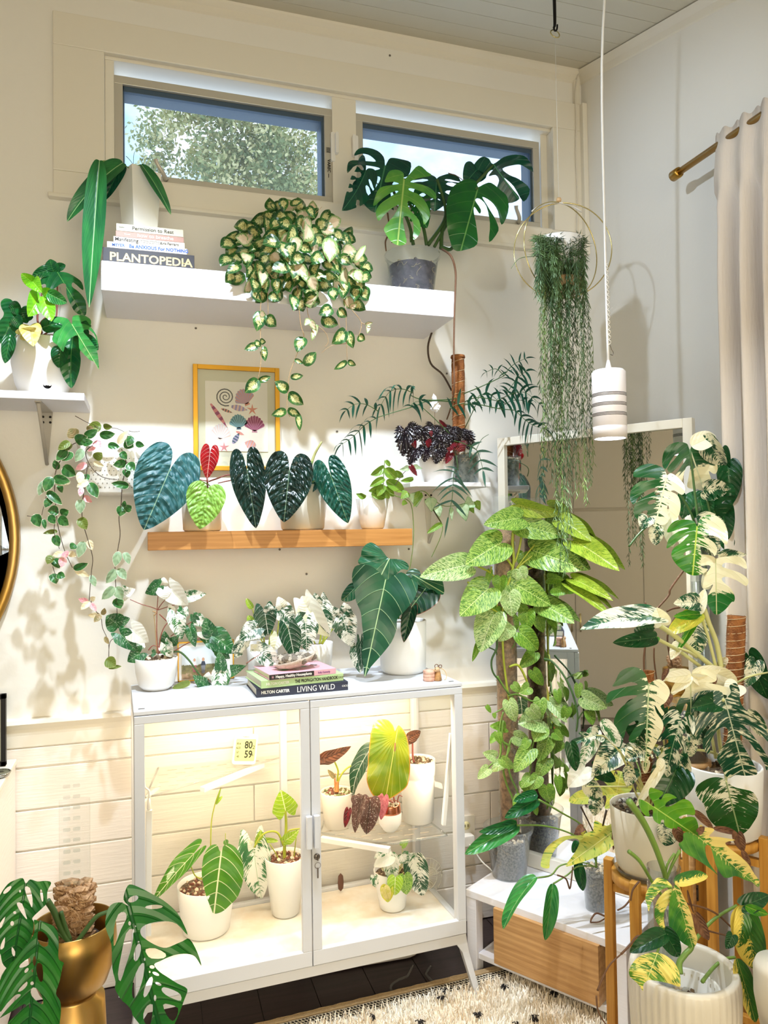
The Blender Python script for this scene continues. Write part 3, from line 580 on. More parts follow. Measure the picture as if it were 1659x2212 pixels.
# clear plastic shelves with slots
def plate(zp, poly, lab, ns):
    P = [V((atz(x, y, zp).x, atz(x, y, zp).y)) for x, y in poly]; t = thing('acrylic_shelf', lab, 'shelf', (P[0].x, P[0].y, zp))
    b = MB(); b.prism([tuple(p) for p in P], 'z', zp-.004, zp); b.build('sheet', acryl, t)
    b = MB(); rnd = random.Random(ns)
    from mathutils.geometry import intersect_point_tri_2d as ipt
    for j in range(9):
        for i in range(9):
            u_ = min(P, key=lambda q: q.x).x+.03+i*.055+(j % 2)*.027; w_ = min(P, key=lambda q: q.y).y+.02+j*.04
            if all(any(ipt(V((u_+dx, w_)), P[0], P[k], P[k+1]) for k in range(1, len(P)-1)) for dx in (-.016, .02)): b.rbox(u_-.016, u_+.016, w_-.002, w_+.002, zp-.0055, zp-.0042, .0015, 'z')
    b.build('slot', mat('slot_edge', 'CBB9A4', .4), t, kind='stuff'); b = MB()
    for a, c in zip(P, P[1:]+P[:1]): b.tube([(a.x, a.y, zp-.002), (c.x, c.y, zp-.002)], .0028, 5, 0)
    b.build('rim', clearp, t); return t
plate(.705, [(314, 1722), (612, 1633), (600, 1612), (345, 1650)], 'clear slotted acrylic shelf inside the cabinet behind the left door', 3)
plate(.485, [(692, 1797), (850, 1822), (966, 1803), (900, 1752), (705, 1758)], 'clear slotted acrylic shelf carrying pots behind the right door', 4)
strip(atz(437, 1706, .69), atz(567, 1652, .69), .02, 'white light bar clipped under the acrylic shelf behind the left door')
strip(atz(694, 1812, .468), atz(842, 1836, .468), .02, 'white light bar under the acrylic shelf behind the right door')
q0 = onplane(975, 1584, cp(0, .05, 0), cv); q1 = onplane(958, 1782, cp(0, .05, 0), cv)
strip(q0, q1, .015, 'upright white light bar at the right end inside the cabinet')
l = lamp('AREA', q0.lerp(q1, .5)+V((-.02, 0, 0)), .5, WL, .2, cp(.6, .2, .6), .02)
q0 = onplane(322, 1750, cp(0, .05, 0), cv); q1 = onplane(320, 2020, cp(0, .05, 0), cv)
t = strip(q0, q1, .017, 'upright white light bar with a plug at the left end inside the cabinet')
b = MB(); b.lathe([(.004, .0), (.006, .004), (.005, .02), (.003, .035)], 10, q0); b.tube([q0+V((0, 0, .03)), q0+V((0, 0, .055)), q0+V((-.012, 0, .07)), q0+V((-.014, 0, .12)), q0+V((-.014, .01, .2))], .003, 6); b.build('cable', potw, t)
l = lamp('AREA', q0.lerp(q1, .5)+V((.02, 0, 0)), .5, WL, .25, cp(.4, .2, .5), .02)
# hygrometer on the back pane
q = onplane(529, 1618, cp(0, CDp-.03, 0), cv)
t = thing('hygrometer', 'small white digital hygrometer reading 80.2 and 59 inside the cabinet', 'gauge', q, CR, world=False)
ti = Matrix.Rotation(R(7), 3, 'Y')
b = MB(); b.rbox(-.04, .04, -.008, .008, -.05, .05, .008, 'y'); b.v = [tuple(ti@V(v)) for v in b.v]; b.build('case', potw, t, bevel=.001)
b = MB(); b.rbox(-.034, .034, -.0088, -.0078, -.038, .036, .004, 'y'); b.v = [tuple(ti@V(v)) for v in b.v]; b.build('screen', mat('lcd_screen', 'C5CD93', .3), t)
lc = mat('lcd_ink', '23281E', .5)
for s_, x, z, h in (('80', -.004, .015, .034), ('.2', .021, .008, .018), ('59', -.002, -.016, .034), ('85.6', -.031, .02, .010), ('62.5', -.031, .006, .010), ('57', -.029, -.009, .010), ('45', -.027, -.023, .010), ('%', .024, -.018, .01)):
    p = ti@V((x, -.0092, z)); text(t, s_, p, (R(90), R(7), 0), h, lc, .8, .0006 if h > .02 else 0, 'digit_lettering')
text(t, 'THERMO', ti@V((-.014, -.0092, .043)), (R(90), R(7), 0), .006, mat('red_ink', 'B05040', .6), 1, 0, 'lettering')
# fan behind the small pot
q = onplane(918, 1895, cp(0, .25, 0), cv); t = thing('desk_fan', 'small round wire grille fan at the cabinet floor behind a variegated plant', 'fan', q)
b = MB(); rf = .066; yaxis = cv
for k in range(26):
    a = k*2*math.pi/26; d = cu*math.cos(a)+V((0, 0, math.sin(a))); b.tube([q+d*.01, q+d*rf*.6-cv*.012, q+d*rf], .0009, 4, 2)
for r_, o_ in ((rf, 0), (rf*.62, -.011)): b.tube([q+(cu*math.cos(a)+V((0, 0, math.sin(a))))*r_+cv*o_ for a in [i*2*math.pi/30 for i in range(31)]], .0016, 5, 0)
b.build('grille', potc, t); b = MB(); b.tube([q+cv*.02, q+cv*.02-V((0, 0, rf))], .006, 8, 0); b.rbox(q.x-.03, q.x+.03, q.y+.0, q.y+.04, .2255, .235, .006, 'z'); b.build('stand', potc, t); b = MB()
for k in range(4):
    a = k*math.pi/2; d = cu*math.cos(a)+V((0, 0, math.sin(a))); e = cu*math.cos(a+.9)+V((0, 0, math.sin(a+.9))); b.add([q+cv*.008+d*.008, q+cv*.004+d*rf*.85, q+cv*.014+e*rf*.85, q+cv*.012+e*.008], [(0, 1, 2, 3)])
b.build('blade', potc, t)
# ---- books on the cabinet
def book(loc, rz, w_, d_, h, cover, pages, lab, lets, name='book', grp=None, cat='book', world=False, extra=None):
    t = thing(name, lab, cat, loc, rz, grp, world=False)
    b = MB(); b.box(0, w_, 0, .004, 0, h); b.box(0, w_, .004, d_, 0, .0018); b.box(0, w_, .004, d_, h-.0018, h); b.build('cover', cover, t, bevel=.0008)
    b = MB(); b.box(.004, w_-.004, .004, d_-.004, .0018, h-.0018); b.build('pages', pages, t)
    for s_, x, sz, mt, sx_, bo_, al in lets: text(t, s_, (x*w_, -.0005, h*.5), (R(90), 0, 0), sz, mt, sx_, bo_, 'title_lettering', al)
    return t
pg = mat('book_pages', 'E9DFC8', .8); wi = mat('white_ink', 'F4F1EA', .6); bi = mat('black_ink', '25211F', .6); gi = mat('gold_ink', 'E9C98A', .45, .2); blui = mat('blue_ink', '3A66C4', .6); pki = mat('purple_ink', '8A4E86', .6)
navyc = mat('navy_cover', '23273B', .5); greenc = mat('mint_cover', 'B5CF97', .5); pinkc = mat('pink_cover', 'DDA9B4', .5); blackc = mat('charcoal_cover', '33323A', .5)
def spine(p0, p1, zt): a, c = atz(p0[0], p0[1], zt), atz(p1[0], p1[1], zt); return a, math.atan2(c.y-a.y, c.x-a.x), (c-a).length
z = 1.0008; a, rz, w_ = spine((554, 1507), (752, 1490), z); h = .026
book(a, rz, w_, .2, h, navyc, pg, 'navy hardback titled LIVING WILD, lowest of the stack on the cabinet', [('HILTON CARTER', .05, .0125, wi, .9, .0004, 'LEFT'), ('LIVING WILD', .43, .024, wi, .85, 0, 'LEFT'), ('CICO', .93, .008, wi, 1, 0, 'LEFT')], grp='books on the cabinet')
z += h+.0006; a, rz, w_ = spine((564, 1488), (742, 1470), z); h = .023
book(a, rz, w_, .2, h, greenc, pg, 'pale green book titled THE PROPAGATION HANDBOOK, second of its stack', [('HILTON CARTER', .06, .011, wi, .85, .0002, 'LEFT'), ('THE PROPAGATION HANDBOOK', .4, .0135, bi, .68, .0004, 'LEFT'), ('CICO', .93, .008, bi, 1, 0, 'LEFT')], grp='books on the cabinet')
z += h+.0006; a, rz, w_ = spine((582, 1470), (726, 1455), z); h = .017
t = book(a, rz, w_, .17, h, pinkc, pg, 'pink and black book on Happy, Healthy Houseplants, topmost of its stack', [('Happy, Healthy Houseplants', .09, .0112, wi, .9, .0003, 'LEFT'), ('Kelly Kennerly', .72, .0075, pki, .9, .0002, 'LEFT')], grp='books on the cabinet')
b = MB(); b.box(.0, w_*.66, -.0006, .001, .001, h-.001); b.build('title_band', bi, t); b = MB(); b.lathe([(0, 0), (.0045, 0)], 14, (w_*.045, -.001, h*.5), rot=Matrix.Rotation(R(90), 3, 'X')); b.build('badge', pinkc, t)
rnd = random.Random(8); cols = [('7FA07A', 5), ('2E4A3A', 6), ('C9787F', 4), ('E8D8D8', 4)]
for k, (cc, n_) in enumerate(cols):
    b = MB()
    for i in range(n_):
        cx, cy = rnd.uniform(.05, w_-.03), rnd.uniform(.02, .15); r1 = rnd.uniform(.008, .02); a0 = rnd.uniform(0, 6.28)
        vs = [(min(max(cx+math.cos(a0+j)*r1*(1 if j % 2 else .5), .003), w_-.003), min(max(cy+math.sin(a0+j)*r1*.8, .006), .165), h+.0003+k*.0001+i*.00002) for j in range(6)]; b.add(vs, [tuple(range(6))])
    b.build('cover_art', mat('cover_art_'+cc, cc, .5), t)
book_top = z+h
# ---- books on the white shelf
zz = shelf_top+.0006; yB = 2.43
specs = [((222, 572), (420, 577), .055, blackc, 'charcoal hardback titled PLANTOPEDIA, lowest in the stack on the white shelf', [('PLANTOPEDIA', .07, .036, gi, 1.05, .0007, 'LEFT'), ('~', .86, .02, gi, 1, 0, 'LEFT')]),
         ((231, 530), (404, 549), .019, mat('white_cover', 'EDEBEF', .5), 'white paperback with blue title Be ANXIOUS For NOTHING, second from the bottom', [('MEYER', .06, .0125, blui, 1, .0003, 'LEFT'), ('Be ANXIOUS For NOTHING', .27, .0148, blui, .97, .0005, 'LEFT'), ('JOYCE', .88, .005, blui, 1, 0, 'LEFT')]),
         ((245, 513), (399, 532), .0175, mat('cream_cover', 'EFEAE0', .5), 'cream paperback titled Manifesting, middle of the shelf stack', [('Manifesting', .02, .016, bi, .95, .0002, 'LEFT'), ('The Practical, Simple Guide\nto Creating the Life You Want', .35, .0056, bi, 1, 0, 'LEFT'), ('Kris Ferraro', .65, .0118, bi, .95, .0002, 'LEFT')]),
         ((250, 499), (397, 517), .017, mat('dusty_rose_cover', 'C39A90', .5), 'dusty rose paperback titled how to breathe, second from the top', [('Neese', .12, .007, wi, 1, 0, 'LEFT'), ('how to breathe', .31, .015, wi, 1.15, .0001, 'LEFT')]),
         ((251, 482), (396, 495), .023, mat('sage_cream_cover', 'DFDDCB', .5), 'pale cream paperback titled Permission to Rest, top of the stack under the pot', [('NAZISH', .04, .0045, bi, 1, 0, 'LEFT'), ('Permission to Rest', .23, .0155, bi, 1.05, .0001, 'LEFT')])]
for (l_, r_, h, cv_, lab, lets) in specs:
    xa, xb = at(l_[0], l_[1], yB).x, at(r_[0], r_[1], yB).x
    book((xa, yB, zz), 0, xb-xa, .15 if h < .05 else .19, h, cv_, pg, lab, lets, grp='books on the white shelf'); zz += h+.0005
shelfbooks_top = zz
# ---- landscape photo in a gold frame
pa, pb_ = at(384, 1472, 2.6), at(506, 1466, 2.6); zt_ = at(384, 1388, 2.6).z; zb_ = 1.002
t = thing('photo_frame', 'thin gold frame with a beach walk photo standing behind the trailing white-splashed plant', 'picture', (pa.x, 2.6, zb_))
b = MB()
for a in ((pa.x, pb_.x, zb_, zb_+.004), (pa.x, pb_.x, zt_-.004, zt_), (pa.x, pa.x+.004, zb_, zt_), (pb_.x-.004, pb_.x, zb_, zt_)): b.box(a[0], a[1], 2.6, 2.612, a[2], a[3])
b.build('frame', gold, t, bevel=.0005); b = MB(); b.box(pa.x+.004, pb_.x-.004, 2.604, 2.606, zb_+.004, zt_-.004); b.build('mount', mat('mount_white', 'F3EEE8', .6), t)
ph = NT('beach_photo'); tc = ph.n('TexCoord'); sp_ = ph.n('SeparateXYZ'); ph.l(tc.outputs['Object'], sp_.inputs[0]); n1 = ph.noise(tc.outputs['Object'], 90, 4)
sk = ph.ramp(ph.math('ADD', sp_.outputs[2], ph.math('MULTIPLY', n1, .03)), .066, .07); mid = ph.ramp(ph.math('ADD', sp_.outputs[2], ph.math('MULTIPLY', n1, .05)), .04, .06)
c1 = ph.mix(ph.ramp(n1, .4, .6), srgb('C9A888'), srgb('A78866')); c2 = ph.mix(ph.ramp(n1, .4, .6), srgb('6E6A45'), srgb('8C8456')); ph.l(ph.mix(sk, ph.mix(mid, c1, c2), srgb('D9E0E6')), ph.b.inputs['Base Color'])
q1, q2 = at(384, 1398, 2.603), at(474, 1462, 2.603); b = MB(); b.box(q1.x+.012, q2.x, 2.602, 2.6035, q2.z, q1.z-.002); b.build('photo', ph.m, t)
def figp(px, wd_, ytop, ybot, top, bot):
    b = MB(); c = at(px, ytop, 2.6015); e = at(px, ybot, 2.6015); u_ = wd_/FPX*depth(c); H_ = c.z-e.z
    b.k = 2; b.add([(c.x+u_*.3*math.cos(a), 2.6012, c.z-u_*.4+u_*.4*math.sin(a)) for a in [k*math.pi/4 for k in range(8)]], [tuple(range(8))])
    b.k = 0; b.add([(c.x-u_*.3, 2.6012, c.z-u_*.8), (c.x+u_*.3, 2.6012, c.z-u_*.8), (c.x+u_*.55, 2.6012, c.z-H_*.5), (c.x-u_*.55, 2.6012, c.z-H_*.5)], [(3, 2, 1, 0)])
    b.k = 1; b.add([(c.x-u_*.45, 2.6013, c.z-H_*.5), (c.x+u_*.45, 2.6013, c.z-H_*.5), (c.x+u_*.3, 2.6013, e.z), (c.x-u_*.35, 2.6013, e.z)], [(3, 2, 1, 0)]); b.build('printed_figure', [top, bot, ink('skin', 'C99A80')], t)
figp(420, 9, 1422, 1452, ink('white', 'E8E4E6'), ink('redp', 'A86468')); figp(439, 10, 1420, 1454, ink('darkblue', '3A4254'), ink('slate', '8A8C98'))
# ---- driftwood planter shaped like a shallow shell on the books
q = atz(645, 1447, book_top+.001); t = thing('driftwood_bowl', 'shallow driftwood bowl filled with bark chips resting on the book stack', 'bowl', q)
rot = Matrix.Rotation(R(4), 3, 'Z')@Matrix.Rotation(R(-8), 3, 'Y'); b = MB(); L_ = pxr(98, q)
b.lathe([(0, .0), (.45, .06), (.8, .32), (1.0, .78), (.97, .8), (.76, .4), (.4, .2), (0, .18)], 32, (0, 0, 0)); rr = random.Random(4)
b.v = [tuple(V(q)+rot@V((x*L_*(1+.05*math.sin(6*y)), y*L_*.62, z*L_*.52+(.09*L_*x)+.004)) ) for x, y, z in b.v]; b.v = [(x, y+.03, z) for x, y, z in b.v]; b.build('shell', mat('weathered_wood', 'BCA998', .8, bump=(70, .8), vary=('E0D3C4', 20)), t)
grit(t, (q.x, q.y+.03), L_*.8, q.z+.028, 90, (mat('bark_chip', '7D7468', .9), mat('pale_chip', 'BDB3A5', .9)), 5, (.006, .013), .6, 'bark_chips', .01)
# ---- tin of washers and the little wooden mouse
q = atz(927, 1470, 1.001); t = thing('wooden_box', 'small round peach wood box with grooved sides on the cabinet corner', 'box', q)
b = MB(); r_ = pxr(26, q); hh = r_*1.75; b.lathe([(0, 1.001), (r_, 1.001), (r_, 1.001+hh*.3), (r_*.95, 1.001+hh*.33), (r_, 1.001+hh*.36), (r_, 1.001+hh*.62), (r_*.95, 1.001+hh*.65), (r_, 1.001+hh*.68), (r_, 1.001+hh*.97), (r_*.9, 1.001+hh), (r_*.3, 1.001+hh), (r_*.25, 1.001+hh+.002), (0, 1.001+hh+.002)], 36, (q.x, q.y, 0)); b.build('box', mat('peach_wood', 'D9AE98', .5, vary=('C4937C', 40)), t)
q = atz(946, 1470, 1.001); t = thing('wooden_mouse', 'tiny carved wooden mouse figurine with loop ears and a cord tail', 'figurine', q); mw_ = mat('honey_carved_wood', 'B98A54', .5, vary=('8A6136', 60))
k_ = 1/FPX*depth(q); b = MB(); b.lathe([(0, 1.001), (8*k_, 1.001), (8.5*k_, 1.001+3*k_), (6.5*k_, 1.001+14*k_), (5*k_, 1.001+21*k_), (0, 1.001+23*k_)], 16, (q.x, q.y, 0)); b.build('body', mw_, t)
b = MB(); b.lathe([(0, -6*k_), (4.5*k_, -4*k_), (5.5*k_, 0), (4*k_, 5*k_), (1.5*k_, 10*k_), (0, 10.5*k_)], 14, (q.x-2*k_, q.y-2*k_, 1.001+24*k_), rot=Matrix.Rotation(R(-100), 3, 'Y')); b.build('head', mat('pale_carved_wood', 'C9A47C', .5), t)
for (ex, ez, er) in ((-3, 31, 4), (6, 30, 3.5)): b = MB(); b.tube([(q.x+(ex+er*math.cos(a))*k_, q.y, 1.001+(ez+er*math.sin(a))*k_) for a in [i*.5236 for i in range(13)]], .9*k_, 5, 0); b.build('ear', mat('leather_loop', '7A5A48', .6), t)
b = MB()
for ex in (-8, -4): b.lathe([(0, 0), (1.1*k_, 0)], 8, (q.x+ex*k_, q.y-6*k_, 1.001+26*k_), rot=rx, sm=False)
b.build('eye', blackm, t)
b = MB(); b.tube([(q.x+5*k_, q.y, 1.001+26*k_), (q.x+14*k_, q.y, 1.001+22*k_), (q.x+20*k_, q.y, 1.001+12*k_), (q.x+19*k_, q.y, 1.001+3*k_), (q.x+15*k_, q.y, 1.002)], 1*k_, 5); b.build('cord_tail', mat('jute_cord', 'D9BE96', .9), t)
# ---- under the cabinet: robot-vacuum-like white case, clear hoop, rug
q0 = atz(790, 2092, 0); t = thing('storage_case', 'long white plastic case with rounded ends on the floor below the cabinet', 'case', (.62, 2.4, 0))
A = atz(700, 2103, 0.004); B_ = atz(880, 2072, .004); cx, cy = (A.x+B_.x)/2, (A.y+B_.y)/2+.07; ang = math.atan2(B_.y-A.y, B_.x-A.x); Lh = (B_-A).length/2
pr = []
for i in range(13): a = -math.pi/2+math.pi*i/12; pr.append((Lh+.07*math.cos(a), .07*math.sin(a)))
for i in range(13): a = math.pi/2+math.pi*i/12; pr.append((-Lh+.07*math.cos(a), .07*math.sin(a)))
pr = [(cx+x*math.cos(ang)-y*math.sin(ang), cy+x*math.sin(ang)+y*math.cos(ang)) for x, y in pr]
b = MB(); b.prism(pr, 'z', .002, .125); b.build('body', mat('off_white_plastic', 'CFC9C4', .5), t, bevel=.012)
b = MB(); pts = [atz(x, y, .006) for x, y in ((892, 2086), (883, 2104), (878, 2110), (862, 2116), (846, 2128), (846, 2140), (862, 2147), (885, 2144), (915, 2139), (940, 2134), (936, 2122), (921, 2106), (923, 2098), (930, 2088))]
b.tube(pts, .004, 8, 3); tag(b.build('plastic_hoop', clearp, None), 'clear bent plastic hoop lying on the dark floor by the rug', 'hoop')
# ---- rug
rugb = mat('rug_backing', 'EADFCB', .95, bump=(200, 1)); pile = mat('cream_wool_pile', 'FFFAF0', .95, vary=('F4E4CC', 5)); rk = mat('black_wool', '1F1B1C', .95)
c1 = atz(585, 2212, .0); c2 = atz(1110, 2085, 0); du = (c2-c1); du.z = 0; du.normalize(); dv = V((du.y, -du.x, 0))         # the long hem and the way into the room
t = thing('shag_rug', 'cream shag wool rug with black tufts and a striped woven hem', 'rug', (c1.x, c1.y, 0))
o_ = c1-du*.35; L_, Wd = (c2-c1).length+.47, 1.1
def rp_(a, c, z=0): p = o_+du*a+dv*c; return V((p.x, p.y, z))
b = MB(); b.add([rp_(0, 0, .001), rp_(L_, 0, .001), rp_(L_, Wd, .001), rp_(0, Wd, .001), rp_(0, 0, .008), rp_(L_, 0, .008), rp_(L_, Wd, .008), rp_(0, Wd, .008)], [(0, 1, 2, 3), (4, 7, 6, 5), (0, 4, 5, 1), (1, 5, 6, 2), (2, 6, 7, 3), (3, 7, 4, 0)]); b.build('backing', rugb, t)
b = MB(); bk = MB(); rnd = random.Random(9)
for k, c in enumerate((.004, .011, .018)):                     # tan corded edge
    b.tube([rp_(a*L_/60, c+.0015*math.sin(a*2.1+k), .011) for a in range(61)], .0045, 5, 1)
b.build('corded_edge', mat('tan_jute', 'CBB08A', .95, bump=(300, 1)), t)
b = MB()
for k in range(4):
    c = .03+k*.011
    b.tube([rp_(a*L_/60, c, .009) for a in range(61)], .0042, 5, 1)
    for i in range(int(L_/.011)): x = i*.011+(k % 2)*.005; p, q = rp_(x, c+.003, .0125), rp_(x+.006, c+.0085, .0125); bk.tube([p, q], .0017, 4, 0)
b.build('woven_stripe', rugb, t); bk.build('black_stitch', rk, t, kind='stuff')
vs = []; fs = []
for i in range(26000):
    a, c = rnd.uniform(0, L_), .072+rnd.uniform(0, Wd-.09); p = rp_(a, c, .007); h = rnd.uniform(.018, .034); an = rnd.uniform(0, 6.28); l = V((math.cos(an), math.sin(an), 0))*rnd.uniform(.004, .016); sd = V((-math.sin(an), math.cos(an), 0))*.0016
    o = len(vs); vs += [p-sd, p+sd, p+l*.5+V((0, 0, h*.7))+sd, p+l*.5+V((0, 0, h*.7))-sd, p+l*1.2+V((0, 0, h))]; fs += [(o, o+1, o+2, o+3), (o+3, o+2, o+4)]
b = MB(); b.add(vs, fs); b.build('pile', pile, t, kind='stuff')
for (x, y, n_) in ((1197, 2146, 26), (1155, 2198, 30), (1033, 2191, 18), (1088, 2131, 16), (955, 2155, 14), (806, 2196, 12), (908, 2207, 16), (1277, 2168, 14), (1118, 2212, 10), (960, 2137, 8)):
    c = atz(x, y, .03); b = MB()
    for k in range(n_): an = rnd.uniform(0, 6.28); l = V((math.cos(an), math.sin(an), 0))*rnd.uniform(.006, .018); b.tube([c+V((0, 0, -.02)), c+l*.5+V((0, 0, .004)), c+l+V((0, 0, -.002))], .0016, 4, 0)
    b.build('black_tuft', rk, t)
# ================================================================ leaves: outlines, warped leaf meshes, placement
HALF = {   # right half of each outline, from the stalk joint (0,0) round to the tip (0,1); widest x is .5
 'heart': [(0, 0), (.07, -.1), (.24, -.16), (.41, -.07), (.5, .14), (.46, .4), (.32, .68), (.13, .9), (0, 1)],
 'anthurium': [(0, 0), (.025, -.14), (.08, -.3), (.2, -.38), (.36, -.32), (.47, -.12), (.5, .1), (.45, .36), (.31, .64), (.12, .9), (0, 1)],
 'oval': [(0, 0), (.16, .03), (.37, .14), (.49, .34), (.49, .5), (.38, .7), (.18, .87), (.04, .96), (0, 1)],
 'round': [(0, 0), (.2, 0), (.42, .14), (.5, .42), (.42, .72), (.2, .93), (0, 1)],
 'lance': [(0, 0), (.2, .02), (.42, .14), (.5, .34), (.46, .56), (.32, .78), (.14, .93), (0, 1)],
 'arrow': [(0, 0), (.05, -.12), (.16, -.3), (.3, -.36), (.36, -.24), (.42, -.06), (.5, .1), (.44, .36), (.28, .66), (.1, .9), (0, 1)],
 'peltate': [(0, -.14), (.012, -.4), (.06, -.54), (.2, -.57), (.38, -.47), (.48, -.2), (.5, .15), (.46, .5), (.34, .8), (.14, .97), (0, 1)],
 'shield': [(0, 0), (.05, -.08), (.2, -.15), (.38, -.14), (.48, -.04), (.5, .08), (.44, .22), (.34, .36), (.28, .52), (.17, .76), (.06, .92), (0, 1)],
 'wing': [(0, 0), (.1, -.12), (.28, -.2), (.45, -.12), (.5, .04), (.42, .16), (.3, .24), (.27, .34), (.3, .48), (.26, .68), (.12, .9), (0, 1)],
 'kite': [(0, 0), (.18, -.02), (.42, .12), (.5, .26), (.4, .45), (.2, .75), (0, 1)],
 'claw': [(0, 0), (.14, -.1), (.34, -.1), (.48, .02), (.5, .14), (.36, .17), (.2, .2), (.17, .3), (.3, .4), (.4, .56), (.32, .6), (.18, .52), (.15, .6), (.16, .78), (.06, .94), (0, 1)],
}
def cat2(P, n=5): return [tuple(p)[:2] for p in catmull([(x, y, 0) for x, y in P], n)]
def poly_in(p, poly):
    x, y = p; c = False; j = len(poly)-1
    for i in range(len(poly)):
        (xi, yi), (xj, yj) = poly[i], poly[j]
        if (yi > y) != (yj > y) and x < (xj-xi)*(y-yi)/(yj-yi)+xi: c = not c
        j = i
    return c
def monstera_half(slits, rnd, base='heart', deep=.16, w=.045, slope=.38):
    """Half outline cut by slits that run from the edge in towards the midrib, the way split leaves do."""
    H = cat2(HALF[base], 8); out = []; cuts = []
    for s_ in slits:
        yi = s_*.92-.04; cuts.append((yi, rnd.uniform(deep*.7, deep*1.35), rnd.uniform(.7, 1.4)*w))
    # edge length parameter where every slit leaves the outline: slit ends higher up the leaf than it starts
    ends = []
    for (yi, xi, ww) in cuts:
        best = None
        for k, (x, y) in enumerate(H):
            if x < .12 and y < .1: continue
            d = abs((y-yi)-slope*(x-xi)*1.0)
            if best is None or d < best[0]: best = (d, k)
        ends.append(best[1])
    used = -1
    order = sorted(range(len(cuts)), key=lambda i: ends[i]); k = 0
    for i in order:
        e = ends[i]
        if e <= used+2: continue
        yi, xi, ww = cuts[i]; a, b = max(e-1, used+1), min(e+1, len(H)-2)
        out += H[k:a+1]; pa, pb = H[a], H[b]
        mx, my = (xi, yi); L = lambda p, q, t: (p[0]+(q[0]-p[0])*t, p[1]+(q[1]-p[1])*t)
        bow = .02
        out += [L(pa, (mx+ww, my-ww*.9), .35), (L(pa, (mx+ww, my-ww*.9), .72)[0], L(pa, (mx+ww, my-ww*.9), .72)[1]-bow), (mx+ww*.7, my-ww*.8), (mx, my), (mx+ww*.7, my+ww*.8), (L((mx+ww, my+ww*.9), pb, .3)[0], L((mx+ww, my+ww*.9), pb, .3)[1]+bow), L((mx+ww, my+ww*.9), pb, .65)]
        k = b; used = b
    out += H[k:]
    return out
def ell(cx, cy, a, b, ang, n=10):
    ca, sa = math.cos(R(ang)), math.sin(R(ang)); return [(cx+a*math.cos(t)*ca-b*math.sin(t)*sa, cy+a*math.cos(t)*sa+b*math.sin(t)*ca) for t in [i*2*math.pi/n for i in range(n)]]
SHAPES = {}; OVER = {}
def outline(kind, var):
    """(closed outline, holes) for a leaf kind and variant."""
    rnd = random.Random(kind+str(var)); holes = []
    if kind == 'monstera':
        sl = [.16, .34, .52, .7]; a = monstera_half([s+rnd.uniform(-.03, .03) for s in sl], rnd); b = monstera_half([s+rnd.uniform(-.05, .05) for s in sl[:3 if var % 3 == 2 else 4]], rnd)
        for sg in (1, -1):
            for y in (.26, .46, .64):
                if rnd.random() < .55: holes.append(ell(sg*.075, y+.04, .035, .013, 90-sg*55, 8))
    elif kind == 'half_monstera':
        a = monstera_half([.3+rnd.uniform(-.05, .05), .55], rnd, deep=.2); b = cat2(HALF['heart'], 6) if var % 2 else monstera_half([.45], rnd, deep=.22)
        for y in (.2, .4): holes.append(ell(-.12, y+.05, .06, .02, 125, 8))
    elif kind == 'skeleton':                       # long holes between the ribs and tiny ones along the midrib
        a = cat2(HALF['heart'], 6); b = a
        for sg in (1, -1):
            for i in range(7):
                y = .02+i*.125; w_ = .5*math.sin(math.pi*min(.97, .3+y*.72)); dx = w_*.86-.05; L_ = dx*.5/math.cos(R(30))
                for sc in (1, .85, .7, .55, .4):
                    h = ell(sg*(.07+dx*.5), y+.04+dx*.36, L_*.98*sc, (.048+.014*rnd.random())*(.5+.5*sc), 37 if sg > 0 else 180-37, 16)
                    if L_ > .03 and all(poly_in((p[0]*1.07, p[1]), a+[(-x, y_) for x, y_ in a[1:-1]][::-1]) for p in h): holes.append(h); break
                holes.append(ell(sg*.036, y+.04, .02, .014, 60, 7))
                if i % 2: holes.append(ell(sg*.03, y-.01, .01, .008, 60, 6))
    elif kind == 'jagged':
        base = cat2(HALF['heart'], 4); f = lambda: [(x*(1+.16*(1 if i % 2 else -1)*(x > .08)), y+(.03 if i % 2 else -.02)*(x > .08)) for i, (x, y) in enumerate(base)]; a = f(); b = f()
    else:
        a = cat2(HALF[kind], 4); b = a
        if kind == 'claw': a = cat2([(x*1.0, y+rnd.uniform(-.02, .02)*(0 < y < 1)) for x, y in HALF[kind]], 4)
    if kind == 'skeleton' or kind == 'monstera': pass
    L_ = [(-x, y) for x, y in b[1:-1]][::-1]
    if a[0][0] > 1e-6 or abs(a[0][1]) > 1e-6: pass
    return a+L_, holes
